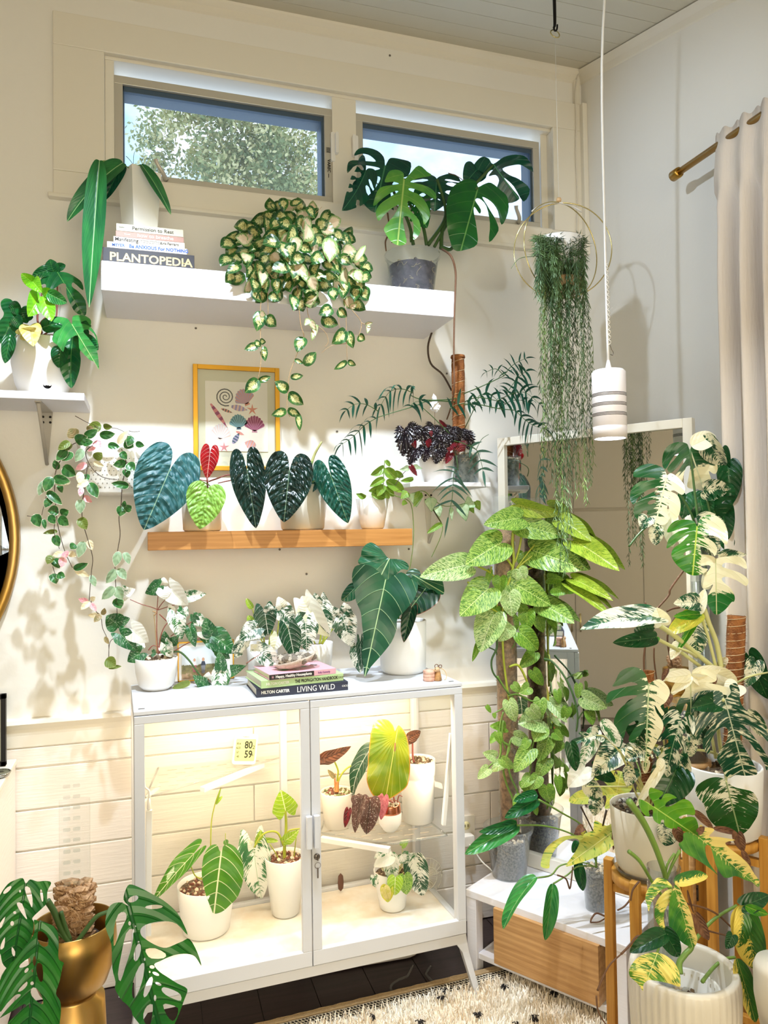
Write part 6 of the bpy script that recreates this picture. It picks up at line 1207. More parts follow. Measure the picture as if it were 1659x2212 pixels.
stems(t, H_, y9, [(2.5, (965, 395, 2.53), (760, 385), (640, 425), (490, 470), (385, 502)), (2.5, (965, 365, 2.53), (850, 378), (700, 375), (620, 345)), (2.5, (970, 345, 2.53), (1120, 285), (1290, 205)), (2.5, (980, 415, 2.53), (1100, 410), (1250, 440), (1370, 452)), (2.2, (990, 400, 2.53), (1100, 360), (1240, 385)), (2.2, (900, 620), (780, 500), (680, 410)), (2.2, (1000, 600, 2.53), (1080, 430), (1110, 350)), (2.5, (960, 880), (950, 800), (940, 740, 2.53))], stemd)
for (rc, n_, ln, kw) in (([(385, 502), (290, 560), (210, 640), (120, 700)], 7, 190, dict(droop=1.5)), ([(640, 330), (560, 300), (470, 320), (400, 430)], 7, 200, dict(droop=1.8)), ([(390, 460), (300, 410), (220, 410), (150, 460)], 5, 120, dict(droop=.9)), ([(1290, 205), (1330, 150), (1380, 110), (1450, 78)], 6, 90, dict(droop=.5, w_=.003)), ([(1290, 205), (1230, 155), (1150, 185)], 4, 70, dict(droop=.8, w_=.003)), ([(1310, 330), (1380, 230), (1450, 170)], 6, 190, dict(droop=1.2)), ([(1240, 385), (1360, 330), (1450, 330), (1560, 420)], 7, 190, dict(droop=1.3)), ([(1370, 452), (1440, 520), (1500, 560), (1590, 590)], 7, 190, dict(droop=1.2)), ([(1250, 440), (1330, 390), (1400, 380), (1480, 400)], 6, 170, dict(droop=1.4)), ([(1110, 350), (1180, 330), (1260, 400)], 4, 150, dict(droop=1.2)), ([(620, 430), (640, 400), (700, 380)], 3, 150, dict(droop=1.3)), ([(1040, 430), (1090, 380), (1140, 340)], 3, 110, dict(droop=1.0)), ([(900, 440), (960, 410), (1060, 400)], 3, 120, dict(droop=.6))):
    frond(t, H_, y9+LR.uniform(-.03, .03), rc, n_, ln, **kw)
frond(t, H_, 2.4, [(960, 870), (932, 900), (925, 980), (922, 1040)], 5, 200, mt=m_pal2, droop=.5, spread=80, tipleaf=False); frond(t, H_, 2.4, [(922, 1030), (915, 1100), (890, 1220)], 1, 190, mt=m_pal2, droop=.2, w_=.007, spread=60)
frond(t, H_, 2.4, [(1040, 700), (1095, 740), (1125, 820), (1140, 890)], 4, 150, mt=m_pal2, droop=.4, spread=75)
stems(t, H_, 2.45, [(2, (930, 670), (1000, 690), (1090, 735)), (1.5, (1090, 735), (1130, 660), (1180, 625))], stemd)
q = at(940, 875, 2.48); k_ = 1/FPX*depth(q); t = thing('quartz_crystal', 'clear white quartz crystal cluster on a thin stick above the begonia', 'crystal', (q.x, 2.48, at(939, 905, 2.48).z))
qm = mat('quartz', 'F1F1F4', .12, bump=(200, .5)); b = MB()
for (dx, dy, w_, h_, an) in ((4, 5, 11, 36, -12), (-6, -2, 12, 22, 18), (8, -6, 10, 18, -30), (-2, -8, 14, 16, 5), (-9, 3, 7, 16, 35)):
    rot = Matrix.Rotation(R(an), 3, 'Y'); c0 = q+V((dx*k_, 0, -dy*k_*0-10*k_)); pr6 = [(math.cos(i*math.pi/3)*w_*k_/2, math.sin(i*math.pi/3)*w_*k_/2) for i in range(6)]
    vs = [c0+rot@V((x, y, 0)) for x, y in pr6]+[c0+rot@V((x, y, h_*k_*.75)) for x, y in pr6]+[c0+rot@V((0, 0, h_*k_))]; b.add(vs, [(5, 4, 3, 2, 1, 0)]+[(i, (i+1) % 6, 6+(i+1) % 6, 6+i) for i in range(6)]+[(6+i, 6+(i+1) % 6, 12) for i in range(6)])
for i in range(16): b.blob(q+V((LR.uniform(-11, 9)*k_, LR.uniform(-4, 2)*k_, LR.uniform(-14, 2)*k_)), LR.uniform(3, 6)*k_, i)
b.build('crystal', qm, t); b = MB(); b.tube([at(939, 888, 2.48), at(939, 930, 2.49)], .0009, 5, 0); b.build('stick', stemb, t)

# ---- mistletoe cactus in the brass hoop hanger
yR = 2.13; hc = at(1213, 541, yR); k_ = depth(hc)/FPX
t = thing('hanging_planter', 'trailing needle-leaved cactus in a ribbed white pot hung in a brass double hoop', 'plant', (hc.x, hc.y, at(1213, 645, yR).z))
pc = at(1209, 606, yR); zt = at(1209, 520, yR).z; r_ = 51*k_; b = MB(); n = 60; prof = [(.0, 0), (.62, 0), (.72, .03), (.92, .4), (1, .98), (.97, 1), (.93, .98), (.85, .5), (.0, .5)]; zb = pc.z-.004; Hh = zt-zb; vs = []
for (rr, zf) in prof:
    for i in range(n): a = i*2*math.pi/n+zf*.5; f = 1+(.03*math.sin(a*20) if 0 < zf < .97 and rr > .7 else 0); vs.append((pc.x+rr*r_*f*math.cos(a), pc.y+rr*r_*f*math.sin(a), zb+zf*Hh))
b.add(vs, [(k*n+i, k*n+(i+1) % n, (k+1)*n+(i+1) % n, (k+1)*n+i) for k in range(len(prof)-1) for i in range(n)], True); b.build('pot', potw, t)
b = MB(); zp = zb-.002; b.lathe([(0, zp-.028), (50*k_, zp-.028), (52*k_, zp-.024), (52*k_, zp), (44*k_, zp), (0, zp)], 36, (pc.x, pc.y, 0)); b.build('wooden_tray', lightw, t)
hm = brassp
for (rot_, dx) in ((R(12), 0), (R(-22), .004)):
    b = MB(); cc, ss = math.cos(rot_), math.sin(rot_); rr = 104*k_; b.tube([(hc.x+dx+rr*math.cos(a)*cc, hc.y+rr*math.cos(a)*ss, hc.z+rr*math.sin(a)) for a in [i*2*math.pi/72 for i in range(73)]], .0019, 6, 0, cap=False); b.build('hoop', hm, t)
b = MB(); b.tube([(hc.x+104*k_*math.cos(a), hc.y, hc.z+104*k_*math.sin(a)) for a in [R(60+6*i) for i in range(13)]], .0032, 6, 0); b.build('cord_binding', potw, t)
b = MB(); q = at(1207, 432, yR); b.lathe([(0, -.009), (.007, -.006), (.009, 0), (.007, .006), (0, .009)], 16, q); b.build('wooden_bead', lightw, t)
hk = at(1200, 40, 2.12); hk = CAM+(hk-CAM)*1.0
b = MB(); ring_c = at(1199, 73, 2.12); b.tube([q, ring_c+V((0, 0, -.016))], .0009, 5, 0); b.build('hanging_wire', mat('nylon_line', 'E4E2DC', .4), t)
b = MB(); b.tube([ring_c+V((math.cos(a)*.016, math.sin(a)*.006, math.sin(a)*.016)) for a in [i*2*math.pi/30 for i in range(31)]], .002, 6, 0, cap=False); b.build('ring', hm, t)
zc = ceilz(2.12)-.004; t2 = thing('ceiling_hook', 'black swivel hook screwed to the ceiling above the hoop planter', 'hook', (ring_c.x, 2.12, zc))
b = MB(); b.lathe([(0, 0), (.018, 0), (.018, -.006), (.006, -.01), (0, -.01)], 20, (ring_c.x, 2.12, zc)); b.build('plate', blackm, t2)
x, y = ring_c.x, 2.12; zr_ = ring_c.z+.016; b = MB(); b.tube([(x, y, zc-.008), (x, y, zr_+.02), (x-.004, y, zr_+.004), (x, y, zr_-.006), (x+.007, y, zr_+.0), (x+.009, y, zr_+.016)], [.006, .005, .0035, .003, .003, .0028], 8); b.build('hook', blackm, t2)
rnd = random.Random(77); m_rh = mat('needle_leaf', '354F2C', .6, vary=('557040', 8)); m_rl = mat('light_needle_leaf', '66803E', .6)
def strand(x0, y0, x1, y1, dens=1., mt=m_rh, spread=1.):
    b = MB(); a = at(x0, y0, yR-.03+rnd.uniform(-.02, .05)); ang = rnd.uniform(-.5, .5); pts = []; n_ = max(6, int((y1-y0)/13)); dep = yR-.062+rnd.uniform(-.05, .03)
    for i in range(n_+1):
        f = i/n_; x = x0+(x1-x0)*min(1, f*2.2)+math.sin(i*.7+x0)*1.5; y = y0-(16*math.sin(min(1, f*5)*math.pi) if f < .2 else 0)+(y1-y0)*f; yy = yR+(dep-yR)*min(1, f*4+.15); pts.append(at(x, y, yy))
    b.tube(pts, .0007, 4, 0)
    for i in range(1, len(pts)):
        for k in range(int(2.6*dens+rnd.random())):
            q = pts[i-1].lerp(pts[i], rnd.random()); an = rnd.uniform(0, 6.28); up = -1; d = V((math.cos(an)*.62, math.sin(an)*.62, -1.15 if i > 3 else rnd.uniform(-.6, .3))).normalized(); L2 = rnd.uniform(.014, .027)*spread; e = q+d*L2; s1 = d.cross(V((0, 0, 1))).normalized()*.0011; s2 = d.cross(s1).normalized()*.0011; m_ = q+d*L2*.5
            o = [q, m_+s1*1.3, m_-s1*.7+s2, m_-s1*.7-s2, e]; b.add(o, [(0, 1, 2), (0, 2, 3), (0, 3, 1), (4, 2, 1), (4, 3, 2), (4, 1, 3)])
    return b.build('trailing_stem', mt, t)
for i in range(46): x = rnd.uniform(1160, 1256); strand(x, 512, x+rnd.uniform(-8, 8), rnd.uniform(560, 640), 3., spread=1.4)
for i in range(30): x = rnd.uniform(1168, 1258); strand(x, 520, x+rnd.uniform(-14, 14), rnd.uniform(585, 700), 1.7, spread=1.25)
for i in range(17): x = rnd.uniform(1172, 1250); strand(x, 525, x+rnd.uniform(-12, 12), rnd.uniform(720, 900), 1.3)
for (x, xe, ye) in ((1170, 1168, 850), (1176, 1172, 960), (1180, 1180, 985), (1186, 1184, 1010), (1192, 1192, 1040), (1196, 1190, 900), (1200, 1202, 1060), (1205, 1200, 1120), (1208, 1206, 1180), (1212, 1212, 1235), (1216, 1220, 1245), (1220, 1226, 1215), (1204, 1214, 1150), (1225, 1232, 1180), (1230, 1228, 1020), (1236, 1240, 1010), (1240, 1244, 1060), (1244, 1250, 1070), (1248, 1262, 1075), (1252, 1268, 1090), (1256, 1275, 1050), (1252, 1280, 1000), (1240, 1258, 960), (1190, 1198, 1000), (1215, 1210, 1020), (1225, 1216, 1100), (1172, 1174, 1070), (1246, 1255, 900), (1250, 1262, 820), (1182, 1176, 780)):
    strand(x, 524, xe, ye, 1.15, m_rl if rnd.random() < .3 else m_rh)
stems(t, KK, yR-.03, [(1.5, (420, 270), (300, 285), (200, 300), (150, 360))], stemd)
# ---- pothos on moss poles, on the bench (its mirror image is the second pole)
pc = atz(1100, 1890, .2705); z0 = .2708; t = thing('pole_pothos', 'tall lime-marbled pothos climbing a moss-filled clear pole in a clear pot', 'plant', (pc.x, pc.y, z0)); yP = pc.y
k_ = depth(pc)/FPX; zt = at(1097, 1784, yP).z
clearpot(t, pc, z0, zt, 52*k_, 36*k_, .74, gsoil, 8, 26)
pz = at(1098, 1072, yP+.0); ptop, pmid = pz.z, at(1098, 1140, yP).z; px_, py_ = pc.x+.006, yP
pxr_ = 23*k_
b = MB(); b.lathe([(0, z0+.05), (pxr_*.92, z0+.05), (pxr_*.95, pmid-.3), (pxr_*.93, pmid), (0, pmid)], 20, (px_, py_, 0)); b.v = [(x+.003*math.sin(z*60+y*90), y+.003*math.cos(z*47), z) for x, y, z in b.v]; pm = b.build('moss_column', mossm, t)
rnd = random.Random(4); b = MB()
for i in range(900): zz = rnd.uniform(z0+.1, pmid); a = rnd.uniform(0, 6.28); q = V((px_+math.cos(a)*pxr_*.94, py_+math.sin(a)*pxr_*.94, zz)); e = q+V((rnd.uniform(-1, 1)*.006-math.sin(a)*.004, rnd.uniform(-1, 1)*.006, rnd.uniform(-.006, .006))); s_ = V((.0007, 0, .0012)); b.add([q-s_, q+s_, e], [(0, 1, 2)])
b.build('moss_strands', mat('pale_moss', 'A88A64', .95), pm, kind='stuff')
b = MB(); b.lathe([(pxr_, z0+.04), (pxr_, ptop), (pxr_-.0015, ptop), (pxr_-.0015, z0+.04)], 28, (px_, py_, 0)); b.build('clear_sleeve', acryl, t)
yL = yP-.06
stems(t, L_, yL+.015, [(7, (725, 300), (715, 420), (725, 560), (700, 680), (660, 800), (640, 1000), (650, 1300), (690, 1600)), (6, (790, 310), (770, 450), (735, 570)), (6, (890, 505), (800, 570), (730, 640)), (6, (650, 515), (700, 580), (722, 630)), (5, (460, 600), (540, 640), (590, 690), (640, 760)), (5, (380, 720), (470, 740), (590, 820), (600, 900)), (5, (1090, 295), (900, 420), (740, 620)), (5, (1180, 420), (960, 560), (745, 660)), (4, (540, 905), (600, 940), (640, 960)), (4, (840, 800), (760, 870), (700, 920)), (6, (690, 1350), (760, 1340), (820, 1450), (830, 1500)), (4, (560, 600), (550, 650)), (4, (745, 190), (750, 230), (735, 300))], stemy)
stems(t, L_, yL+.01, [(5, (620, 960), (590, 1080), (600, 1200), (560, 1300), (570, 1390), (630, 1470), (690, 1560)), (3, (540, 1205), (590, 1230), (600, 1260))], stemd)
leaves(t, L_, 'heart', m_pot, yL, [(770, 240, 498, 290, 185, dict(roll=15)), (772, 295, 1092, 375, 180, dict(roll=-15)), (868, 482, 1255, 625, 250, dict(roll=-10)), (628, 425, 362, 590, 262, dict(roll=8)), (705, 718, 1002, 892, 215, dict(roll=-10)), (535, 765, 322, 972, 262, dict(roll=5)), (940, 885, 1178, 1026, 175, dict(roll=-20)), (935, 800, 760, 640, 60)], jit=.02, bend=.5, fold=.15)
leaves(t, L_, 'heart', m_potw, yL, [(372, 590, 22, 680, 210, dict(roll=10)), (692, 800, 712, 975, 165), (762, 622, 802, 712, 130), (575, 962, 473, 1242, 235), (690, 1045, 610, 1160, 130), (640, 1040, 740, 1120, 100)], jit=.02, bend=.5, fold=.15)
leaves(t, L_, 'heart', m_poty, yL, [(755, 140, 1095, 210, 130, dict(roll=20)), (1080, 260, 1305, 415, 150, dict(roll=-25)), (1180, 412, 1515, 635, 180, dict(roll=-20)), (1180, 700, 1468, 858, 95, dict(roll=-25)), (1150, 748, 1458, 985, 88, dict(roll=-30))], jit=.01, bend=.6, fold=.2)
leaves(t, L_, 'heart', m_potg, yL+.02, [(625, 682, 625, 795, 120), (545, 640, 512, 780, 52), (465, 1170, 415, 1312, 52), (690, 985, 745, 1085, 130), (825, 935, 830, 1080, 130), (900, 975, 945, 1095, 95), (770, 1095, 905, 1225, 160), (880, 1245, 765, 1360, 110), (870, 1380, 945, 1490, 95), (800, 500, 790, 620, 110), (1030, 760, 1135, 800, 120), (985, 690, 1100, 700, 90), (600, 900, 540, 990, 80), (760, 880, 840, 960, 90), (700, 1150, 640, 1230, 90), (1000, 1000, 1045, 1060, 60), (700, 900, 640, 960, 80)], jit=.025)
stems(t, Q_, yL+.01, [(5, (430, 40), (500, 150), (560, 220)), (4, (560, 240), (480, 300), (400, 345)), (5, (520, 200), (600, 190), (700, 240), (760, 240)), (6, (480, 400), (470, 560), (530, 620), (480, 760), (500, 900), (560, 1050), (590, 1200)), (5, (540, 560), (510, 700), (540, 860), (600, 1000), (610, 1200)), (4, (760, 480), (710, 640), (700, 800), (640, 1000)), (5, (460, 560), (450, 700), (380, 760), (345, 800)), (4, (480, 330), (450, 480), (500, 640))], stemg)
leaves(t, Q_, 'heart', m_potw, yL, [(525, 248, 578, 412, 122), (700, 300, 780, 385, 120), (1128, 215, 1328, 300, 150), (415, 700, 310, 665, 100), (490, 745, 380, 820, 100), (355, 795, 270, 878, 95), (795, 400, 600, 430, 230, dict(roll=20)), (860, 250, 1000, 420, 100), (1060, 45, 1120, 10, 40), (570, 530, 700, 590, 130)], jit=.03)
leaves(t, Q_, 'heart', m_pot, yL, [(800, 470, 730, 575, 150), (690, 130, 612, 180, 110), (780, 235, 770, 388, 118), (700, 640, 568, 825, 160), (850, 540, 765, 740, 140), (835, 715, 750, 870, 130), (700, 860, 622, 950, 100), (470, 715, 565, 790, 90), (1090, 110, 1085, 225, 74), (1105, 25, 1075, 62, 55), (560, 110, 620, 170, 80), (760, 860, 700, 965, 115)], jit=.03)
leaves(t, Q_, 'heart', m_potg, yL+.01, [(920, 160, 940, 270, 72), (1000, 300, 968, 402, 88), (1175, 330, 1208, 440, 92), (495, 460, 368, 448, 92), (430, 500, 462, 600, 66), (418, 520, 372, 590, 66), (830, 935, 858, 1070, 140), (925, 865, 942, 1002, 66), (900, 500, 962, 562, 92), (740, 1100, 752, 1175, 50), (345, 285, 380, 340, 40), (405, 345, 412, 388, 36), (680, 560, 640, 650, 80), (640, 900, 700, 1000, 90), (530, 640, 600, 700, 80), (620, 1020, 560, 1110, 80)], jit=.03)
stems(t, Q_, yL, [(5, (950, 0), (1020, 120), (1075, 290), (1085, 400), (1075, 490)), (3.5, (1080, 290), (1110, 250), (1130, 215)), (3, (985, 70), (1040, 30), (1080, 20)), (3, (1090, 390), (1130, 330), (1180, 320))], stemd)
stems(t, L_, yL, [(5, (950, 1290), (1010, 1310), (1090, 1400), (1140, 1500))], stemd)

# ---- small lobed climber in a clear pot, right on the bench
pc = atz(1290, 1962, .2705); k_ = depth(pc)/FPX; zt = at(1284, 1870, pc.y).z; z0 = .2708
t = thing('lobed_climber', 'yellow-splashed lobed climber in a small clear pot on the bench behind the stand', 'plant', (pc.x, pc.y, z0))
clearpot(t, pc, z0, zt, 33*k_, 24*k_, .9, gsoil, 12, 12)
yB = pc.y-.1
leaves(t, Q_, 'wing', m_fby, yB, [(1130, 1300, 1120, 1345, 40)], jit=.01)
tleaf(t, Q_, yB, (1375, 1305), (985, 1590), [(1400, 1400), (1400, 1320), (1375, 1240), (1310, 1262), (1215, 1222), (1205, 1295), (1180, 1310), (1090, 1340), (1050, 1345), (960, 1350), (880, 1390), (820, 1450), (790, 1540), (795, 1590), (855, 1600), (860, 1540), (900, 1450), (980, 1380), (1060, 1370), (1090, 1390), (1080, 1440), (1030, 1520), (985, 1590), (1080, 1570), (1200, 1530), (1310, 1480), (1350, 1440)], m_fbt, label='large yellow leaf splashed with green')
tleaf(t, Q_, yB-.01, (1400, 1000), (1015, 1045), [(1400, 990), (1330, 940), (1240, 945), (1130, 960), (1060, 990), (1015, 1040), (1030, 1075), (1100, 1085), (1180, 1080), (1250, 1045), (1300, 1010), (1310, 1050), (1290, 1120), (1350, 1110), (1390, 1065), (1460, 1055), (1520, 1020), (1525, 970), (1480, 970)], m_fbt)
tleaf(t, Q_, yB-.005, (1400, 1000), (1440, 815), [(1400, 1000), (1330, 930), (1280, 880), (1220, 885), (1235, 850), (1300, 815), (1380, 808), (1440, 815), (1510, 850), (1540, 910), (1520, 970), (1470, 990)], m_fbt)
leaves(t, Q_, 'heart', m_brown, yB-.005, [(1130, 1280, 1055, 1330, 70), (1400, 1250, 1375, 1460, 50), (1420, 800, 1385, 870, 40, dict(kind='lance'))])
leaves(t, Q_, 'lance', m_flog, yB+.04, [(760, 1040, 490, 1195, 120, dict(mt=m_flo)), (592, 1245, 165, 1490, 150, dict(bend=.9)), (755, 1000, 560, 1060, 90, dict(mt=m_flo)), (590, 1240, 280, 1310, 90, dict(mt=m_flo)), (1080, 1380, 1045, 1480, 60, dict(mt=m_flo)), (1085, 1540, 1130, 1790, 95, dict(mt=m_flo))], jit=.01)
leaves(t, B6, 'lance', m_flog, yB-.02, [(750, 545, 480, 972, 110, dict(bend=1.0, roll=40)), (882, 600, 820, 1062, 118, dict(bend=.5))], jit=.0)
stems(t, Q_, yB+.03, [(4.5, (590, 1255), (800, 1258), (1000, 1310), (1150, 1400), (1240, 1560)), (4.5, (765, 1045), (950, 1150), (1140, 1280), (1230, 1540)), (4, (755, 1682), (870, 1660), (950, 1580), (1130, 1560), (1240, 1600)), (4, (885, 1732), (1000, 1660), (1090, 1590), (1230, 1590)), (5, (1240, 1600), (1240, 1500), (1320, 1400), (1390, 1300))], stemg)
stems(t, Q_, yB, [(4, (1400, 820), (1415, 900), (1400, 1060), (1380, 1250), (1385, 1400)), (4, (1110, 1100), (1160, 1200), (1210, 1300)), (5, (1320, 1130), (1290, 1260))], stemk)
stems(t, B6, yB-.03, [(4, (920, 530), (990, 560), (1020, 640), (1035, 560), (1045, 460)), (4.5, (1320, 870), (1240, 840), (1200, 880), (1190, 915)), (3.5, (1190, 915), (1260, 910), (1325, 870)), (5, (1570, 600), (1530, 700), (1470, 780), (1410, 815))], stemb)

# ---- wooden plant stands
def stand(lab, cx, cy, zt, r, leg=.022, ang=0, over=.02, grp=None):
    t = thing('plant_stand', lab, 'plant stand', (cx, cy, 0)); t.rotation_euler = (0, 0, 0)
    for k in range(4):
        a = ang+k*math.pi/2; ux, uy = math.cos(a), math.sin(a); rm_ = Matrix.Rotation(a, 3, 'Z')
        b = MB(); b.box(cx+r, cx+r+leg, cy-leg/2, cy+leg/2, .0, zt+over, rot=None); b.v = [tuple(rm_@(V(v)-V((cx, cy, 0)))+V((cx, cy, 0))) for v in b.v]; b.build('leg', beech, t, bevel=.002)
    for k in range(2):
        a = ang+k*math.pi/2; rm_ = Matrix.Rotation(a, 3, 'Z')
        for zz in (zt-.045+k*.0, zt*.32): b = MB(); b.box(cx-r, cx+r, cy-.009, cy+.009, zz-(.02 if k else .0), zz+.02-(.02 if k else 0)); b.v = [tuple(rm_@(V(v)-V((cx, cy, 0)))+V((cx, cy, 0))) for v in b.v]; b.build('crossbar', beech, t, bevel=.002)
    b = MB(); b.lathe([(r*.8, zt-.022), (r, zt-.022), (r, zt-.001), (r*.8, zt-.001), (r*.8, zt-.022)], 40, (cx, cy, 0)); b.build('ring', beech, t)
    b = MB(); b.lathe([(0, zt-.012), (r*.82, zt-.012), (r*.82, zt-.004), (0, zt-.004)], 32, (cx, cy, 0)); b.build('seat', beech, t); return t
mid = at(1397, 1880, 1.57); zs1 = mid.z-.004; stand('honey wood plant stand carrying the middle cream pot with saucer', mid.x, mid.y, zs1, .082, ang=R(217), over=.012)
rgt = at(1571, 1800, 1.66); zs2 = at(1565, 1842, 1.56).z; rx_ = rgt.x-.01; stand('honey wood plant stand carrying the tall white pot beside the curtain', rx_, 1.66, zs2, .088, ang=R(210), over=.015)
low = at(1476, 2085, 1.30); zr3 = low.z; zs3 = zr3-.235; stand('low honey wood stand beneath the big fluted white pot', low.x, 1.30, zs3, .12, ang=R(20), over=.01)
# folding hinged wooden frame behind them
q = at(1497, 1930, 1.75); t = thing('folding_stool', 'folded honey wood stool with a steel hinge behind the fluted pot', 'stool', (q.x, 1.75, 0))
for (x0, x1) in ((1474, 1500), (1503, 1540)): a, c = at(x0, 1860, 1.75), at(x1, 1860, 1.75); b = MB(); b.box(a.x, c.x, 1.75, 1.772, 0.0, a.z+(0 if x0 < 1500 else .02)); b.build('board', beech, t, bevel=.002)
k_ = depth(q)/FPX
for dx in (-7.5, 7.5): b = MB(); b.box(q.x+(dx-5.5)*k_, q.x+(dx+5.5)*k_, 1.747, 1.7495, q.z-17*k_, q.z+17*k_); o = b.build('hinge_leaf', screwm, t); 
b = MB(); b.lathe([(.0022, -17*k_), (.0022, 17*k_)], 10, (q.x, 1.746, q.z)); b.build('hinge_pin', screwm, t)
for dx in (-8, 8):
    for dz in (-10, 10): b = MB(); b.lathe([(.0022, 0), (.002, .0012), (0, .0014)], 8, (q.x+dx*k_, 1.7465, q.z+dz*k_), rot=rx); b.build('screw', blackm, t)

# ---- middle pot: white-splashed monsteras
zt = at(1397, 1738, 1.57).z; k_ = depth(mid)/FPX
t = thing('variegated_monstera', 'white-splashed monstera in the middle cream pot with clear saucer', 'plant', (mid.x, 1.57, zs1))
b = MB(); b.lathe([(0, zs1), (60*k_, zs1), (70*k_, zs1+.018), (69*k_, zs1+.018), (59*k_, zs1+.003), (0, zs1+.003)], 40, (mid.x, 1.57, 0)); b.build('saucer', clearp, t)
pot(t, (mid.x, 1.57), zs1+.004, zt, 73*k_, 58*k_, mat('cream_glazed_ceramic', 'E2DCCC', .3), wall=.003, prof=[(0, 57*k_), (.12, 63*k_), (.6, 71*k_), (1, 74*k_)], soilmat=soilm, grains=90, mats=(mat('grey_pebble', 'B9B6B0', .8), mat('dark_pebble', '4A4644', .8)))
a, c = V((mid.x+.0, 1.575, zs1+.05)), at(1402, 1448, 1.6); coirpole(t, a, c, .013, wrap=20)
y6 = 1.57
leaves(t, R_, 'monstera', m_alb, y6-.05, [(980, 570, 870, 1010, 250, dict(var=2, roll=30, mt=m_alb2, Y=1.52)), (960, 850, 1000, 1085, 190, dict(mt=m_alb2, kind='half_monstera')), (730, 760, 545, 880, 230, dict(mt=m_alb2, roll=20)), (940, 950, 800, 1240, 330, dict(mt=m_albd, kind='heart')), (880, 1400, 858, 1545, 170, dict(mt=m_alb2, kind='heart', Y=1.48)), (700, 470, 640, 760, 300, dict(mt=m_albd, var=0, roll=20, Y=1.56)), (880, 480, 840, 700, 170, dict(mt=m_albd, kind='heart', Y=1.6)), (600, 950, 560, 1080, 130, dict(mt=m_alb2, kind='heart')), (1020, 700, 1060, 850, 160, dict(mt=m_alb2, kind='half_monstera'))], jit=.01)
leaves(t, R_, 'lance', m_albw, y6-.06, [(845, 900, 625, 1240, 75), (360, 560, 500, 770, 110, dict(mt=m_syn, bend=1.0)), (720, 870, 700, 980, 60), (830, 860, 800, 960, 60)])
leaves(t, R_, 'arrow', m_alb2, 1.62, [(500, 790, 280, 1005, 240, dict(roll=10)), (300, 670, 190, 935, 130, dict(kind='heart', mt=m_syn)), (230, 930, 95, 1085, 190, dict(mt=m_synw, kind='heart')), (330, 675, 95, 755, 140, dict(kind='claw', roll=10)), (250, 1060, 360, 1190, 140, dict(kind='heart')), (330, 1180, 300, 1310, 120, dict(kind='heart')), (560, 760, 600, 950, 150, dict(kind='claw')), (300, 930, 470, 1040, 120, dict(mt=m_albd, kind='heart')), (120, 760, 160, 960, 110, dict(mt=m_albd, kind='heart'))])
stems(t, R_, 1.56, [(6, (690, 1270), (660, 1100), (560, 930), (500, 790)), (5, (700, 1270), (640, 1000), (420, 720), (320, 680)), (6, (720, 1270), (760, 1000), (850, 760), (730, 280)), (5, (730, 1280), (800, 1100), (940, 950)), (4, (560, 1080), (400, 1080), (240, 1080)), (5, (700, 1260), (620, 1120), (600, 1050)), (5, (720, 1260), (690, 1100), (640, 980))], stemc)
leaves(t, R_, 'heart', m_brown, y6-.07, [(890, 370, 850, 470, 60), (835, 620, 800, 690, 40), (210, 1400, 150, 1440, 60)])
tleaf(t, R_, 1.5, (728, 285), (700, 960), [(728, 285), (700, 200), (640, 155), (570, 155), (500, 190), (465, 260), (443, 300), (520, 285), (590, 265), (640, 285), (560, 300), (480, 320), (410, 350), (398, 425), (470, 390), (560, 370), (640, 370), (560, 420), (490, 480), (455, 560), (470, 620), (505, 650), (530, 690), (560, 600), (620, 560), (650, 570), (600, 640), (570, 700), (600, 730), (650, 680), (690, 620), (705, 640), (700, 720), (710, 760), (690, 900), (700, 960), (730, 850), (790, 720), (840, 620), (835, 560), (790, 500), (775, 440), (830, 520), (850, 500), (820, 450), (860, 420), (895, 350), (870, 290), (810, 245), (750, 265)], m_albp, bend=.5, label='half dark green, half cream split leaf')
# clear nursery pot behind
pc = at(1492, 1610, 1.74); k_ = depth(pc)/FPX; t = thing('potted_monstera', 'variegated monstera on a clear pole in a grey nursery pot beside the curtain', 'plant', (pc.x, 1.74, at(1492, 1640, 1.74).z)); z0 = at(1492, 1640, 1.74).z
clearpot(t, (pc.x, 1.74), z0, at(1492, 1515, 1.74).z, 42*k_, 34*k_, .72, mat('grey_mix', '5E5E62', .9, bump=(90, 1)), 15, 8)
st = thing('plant_stand', 'slim wooden stool under the grey nursery pot behind the middle plants', 'plant stand', (pc.x, 1.74, 0))
b = MB(); b.lathe([(0, z0-.02), (.052, z0-.02), (.052, z0-.001), (0, z0-.001)], 32, (pc.x, 1.74, 0)); b.build('seat', palew, st)
for dx, dy in ((-.028, -.028), (.028, -.028), (-.028, .028), (.028, .028)): b = MB(); b.tube([(pc.x+dx, 1.74+dy, z0-.019), (pc.x+dx*1.1, 1.74+dy*1.1, 0.0)], .009, 8, 0); b.build('leg', palew, st)
q = at(1518, 1180, 1.75); b = MB(); b.lathe([(.024, z0+.03), (.024, q.z), (.0225, q.z), (.0225, z0+.03)], 24, (q.x-.01, 1.755, 0)); b.lathe([(.0, z0+.03), (.021, z0+.03), (.021, q.z-.1), (0, q.z-.1)], 16, (q.x-.01, 1.755, 0)); b.build('clear_pole', clearp, t)
y7 = 1.75
leaves(t, M_, 'monstera', m_alb, y7, [(1168, 590, 1275, 800, 420, dict(var=2, mt=m_albd, Y=1.78, roll=10))], jit=0, fold=.15)
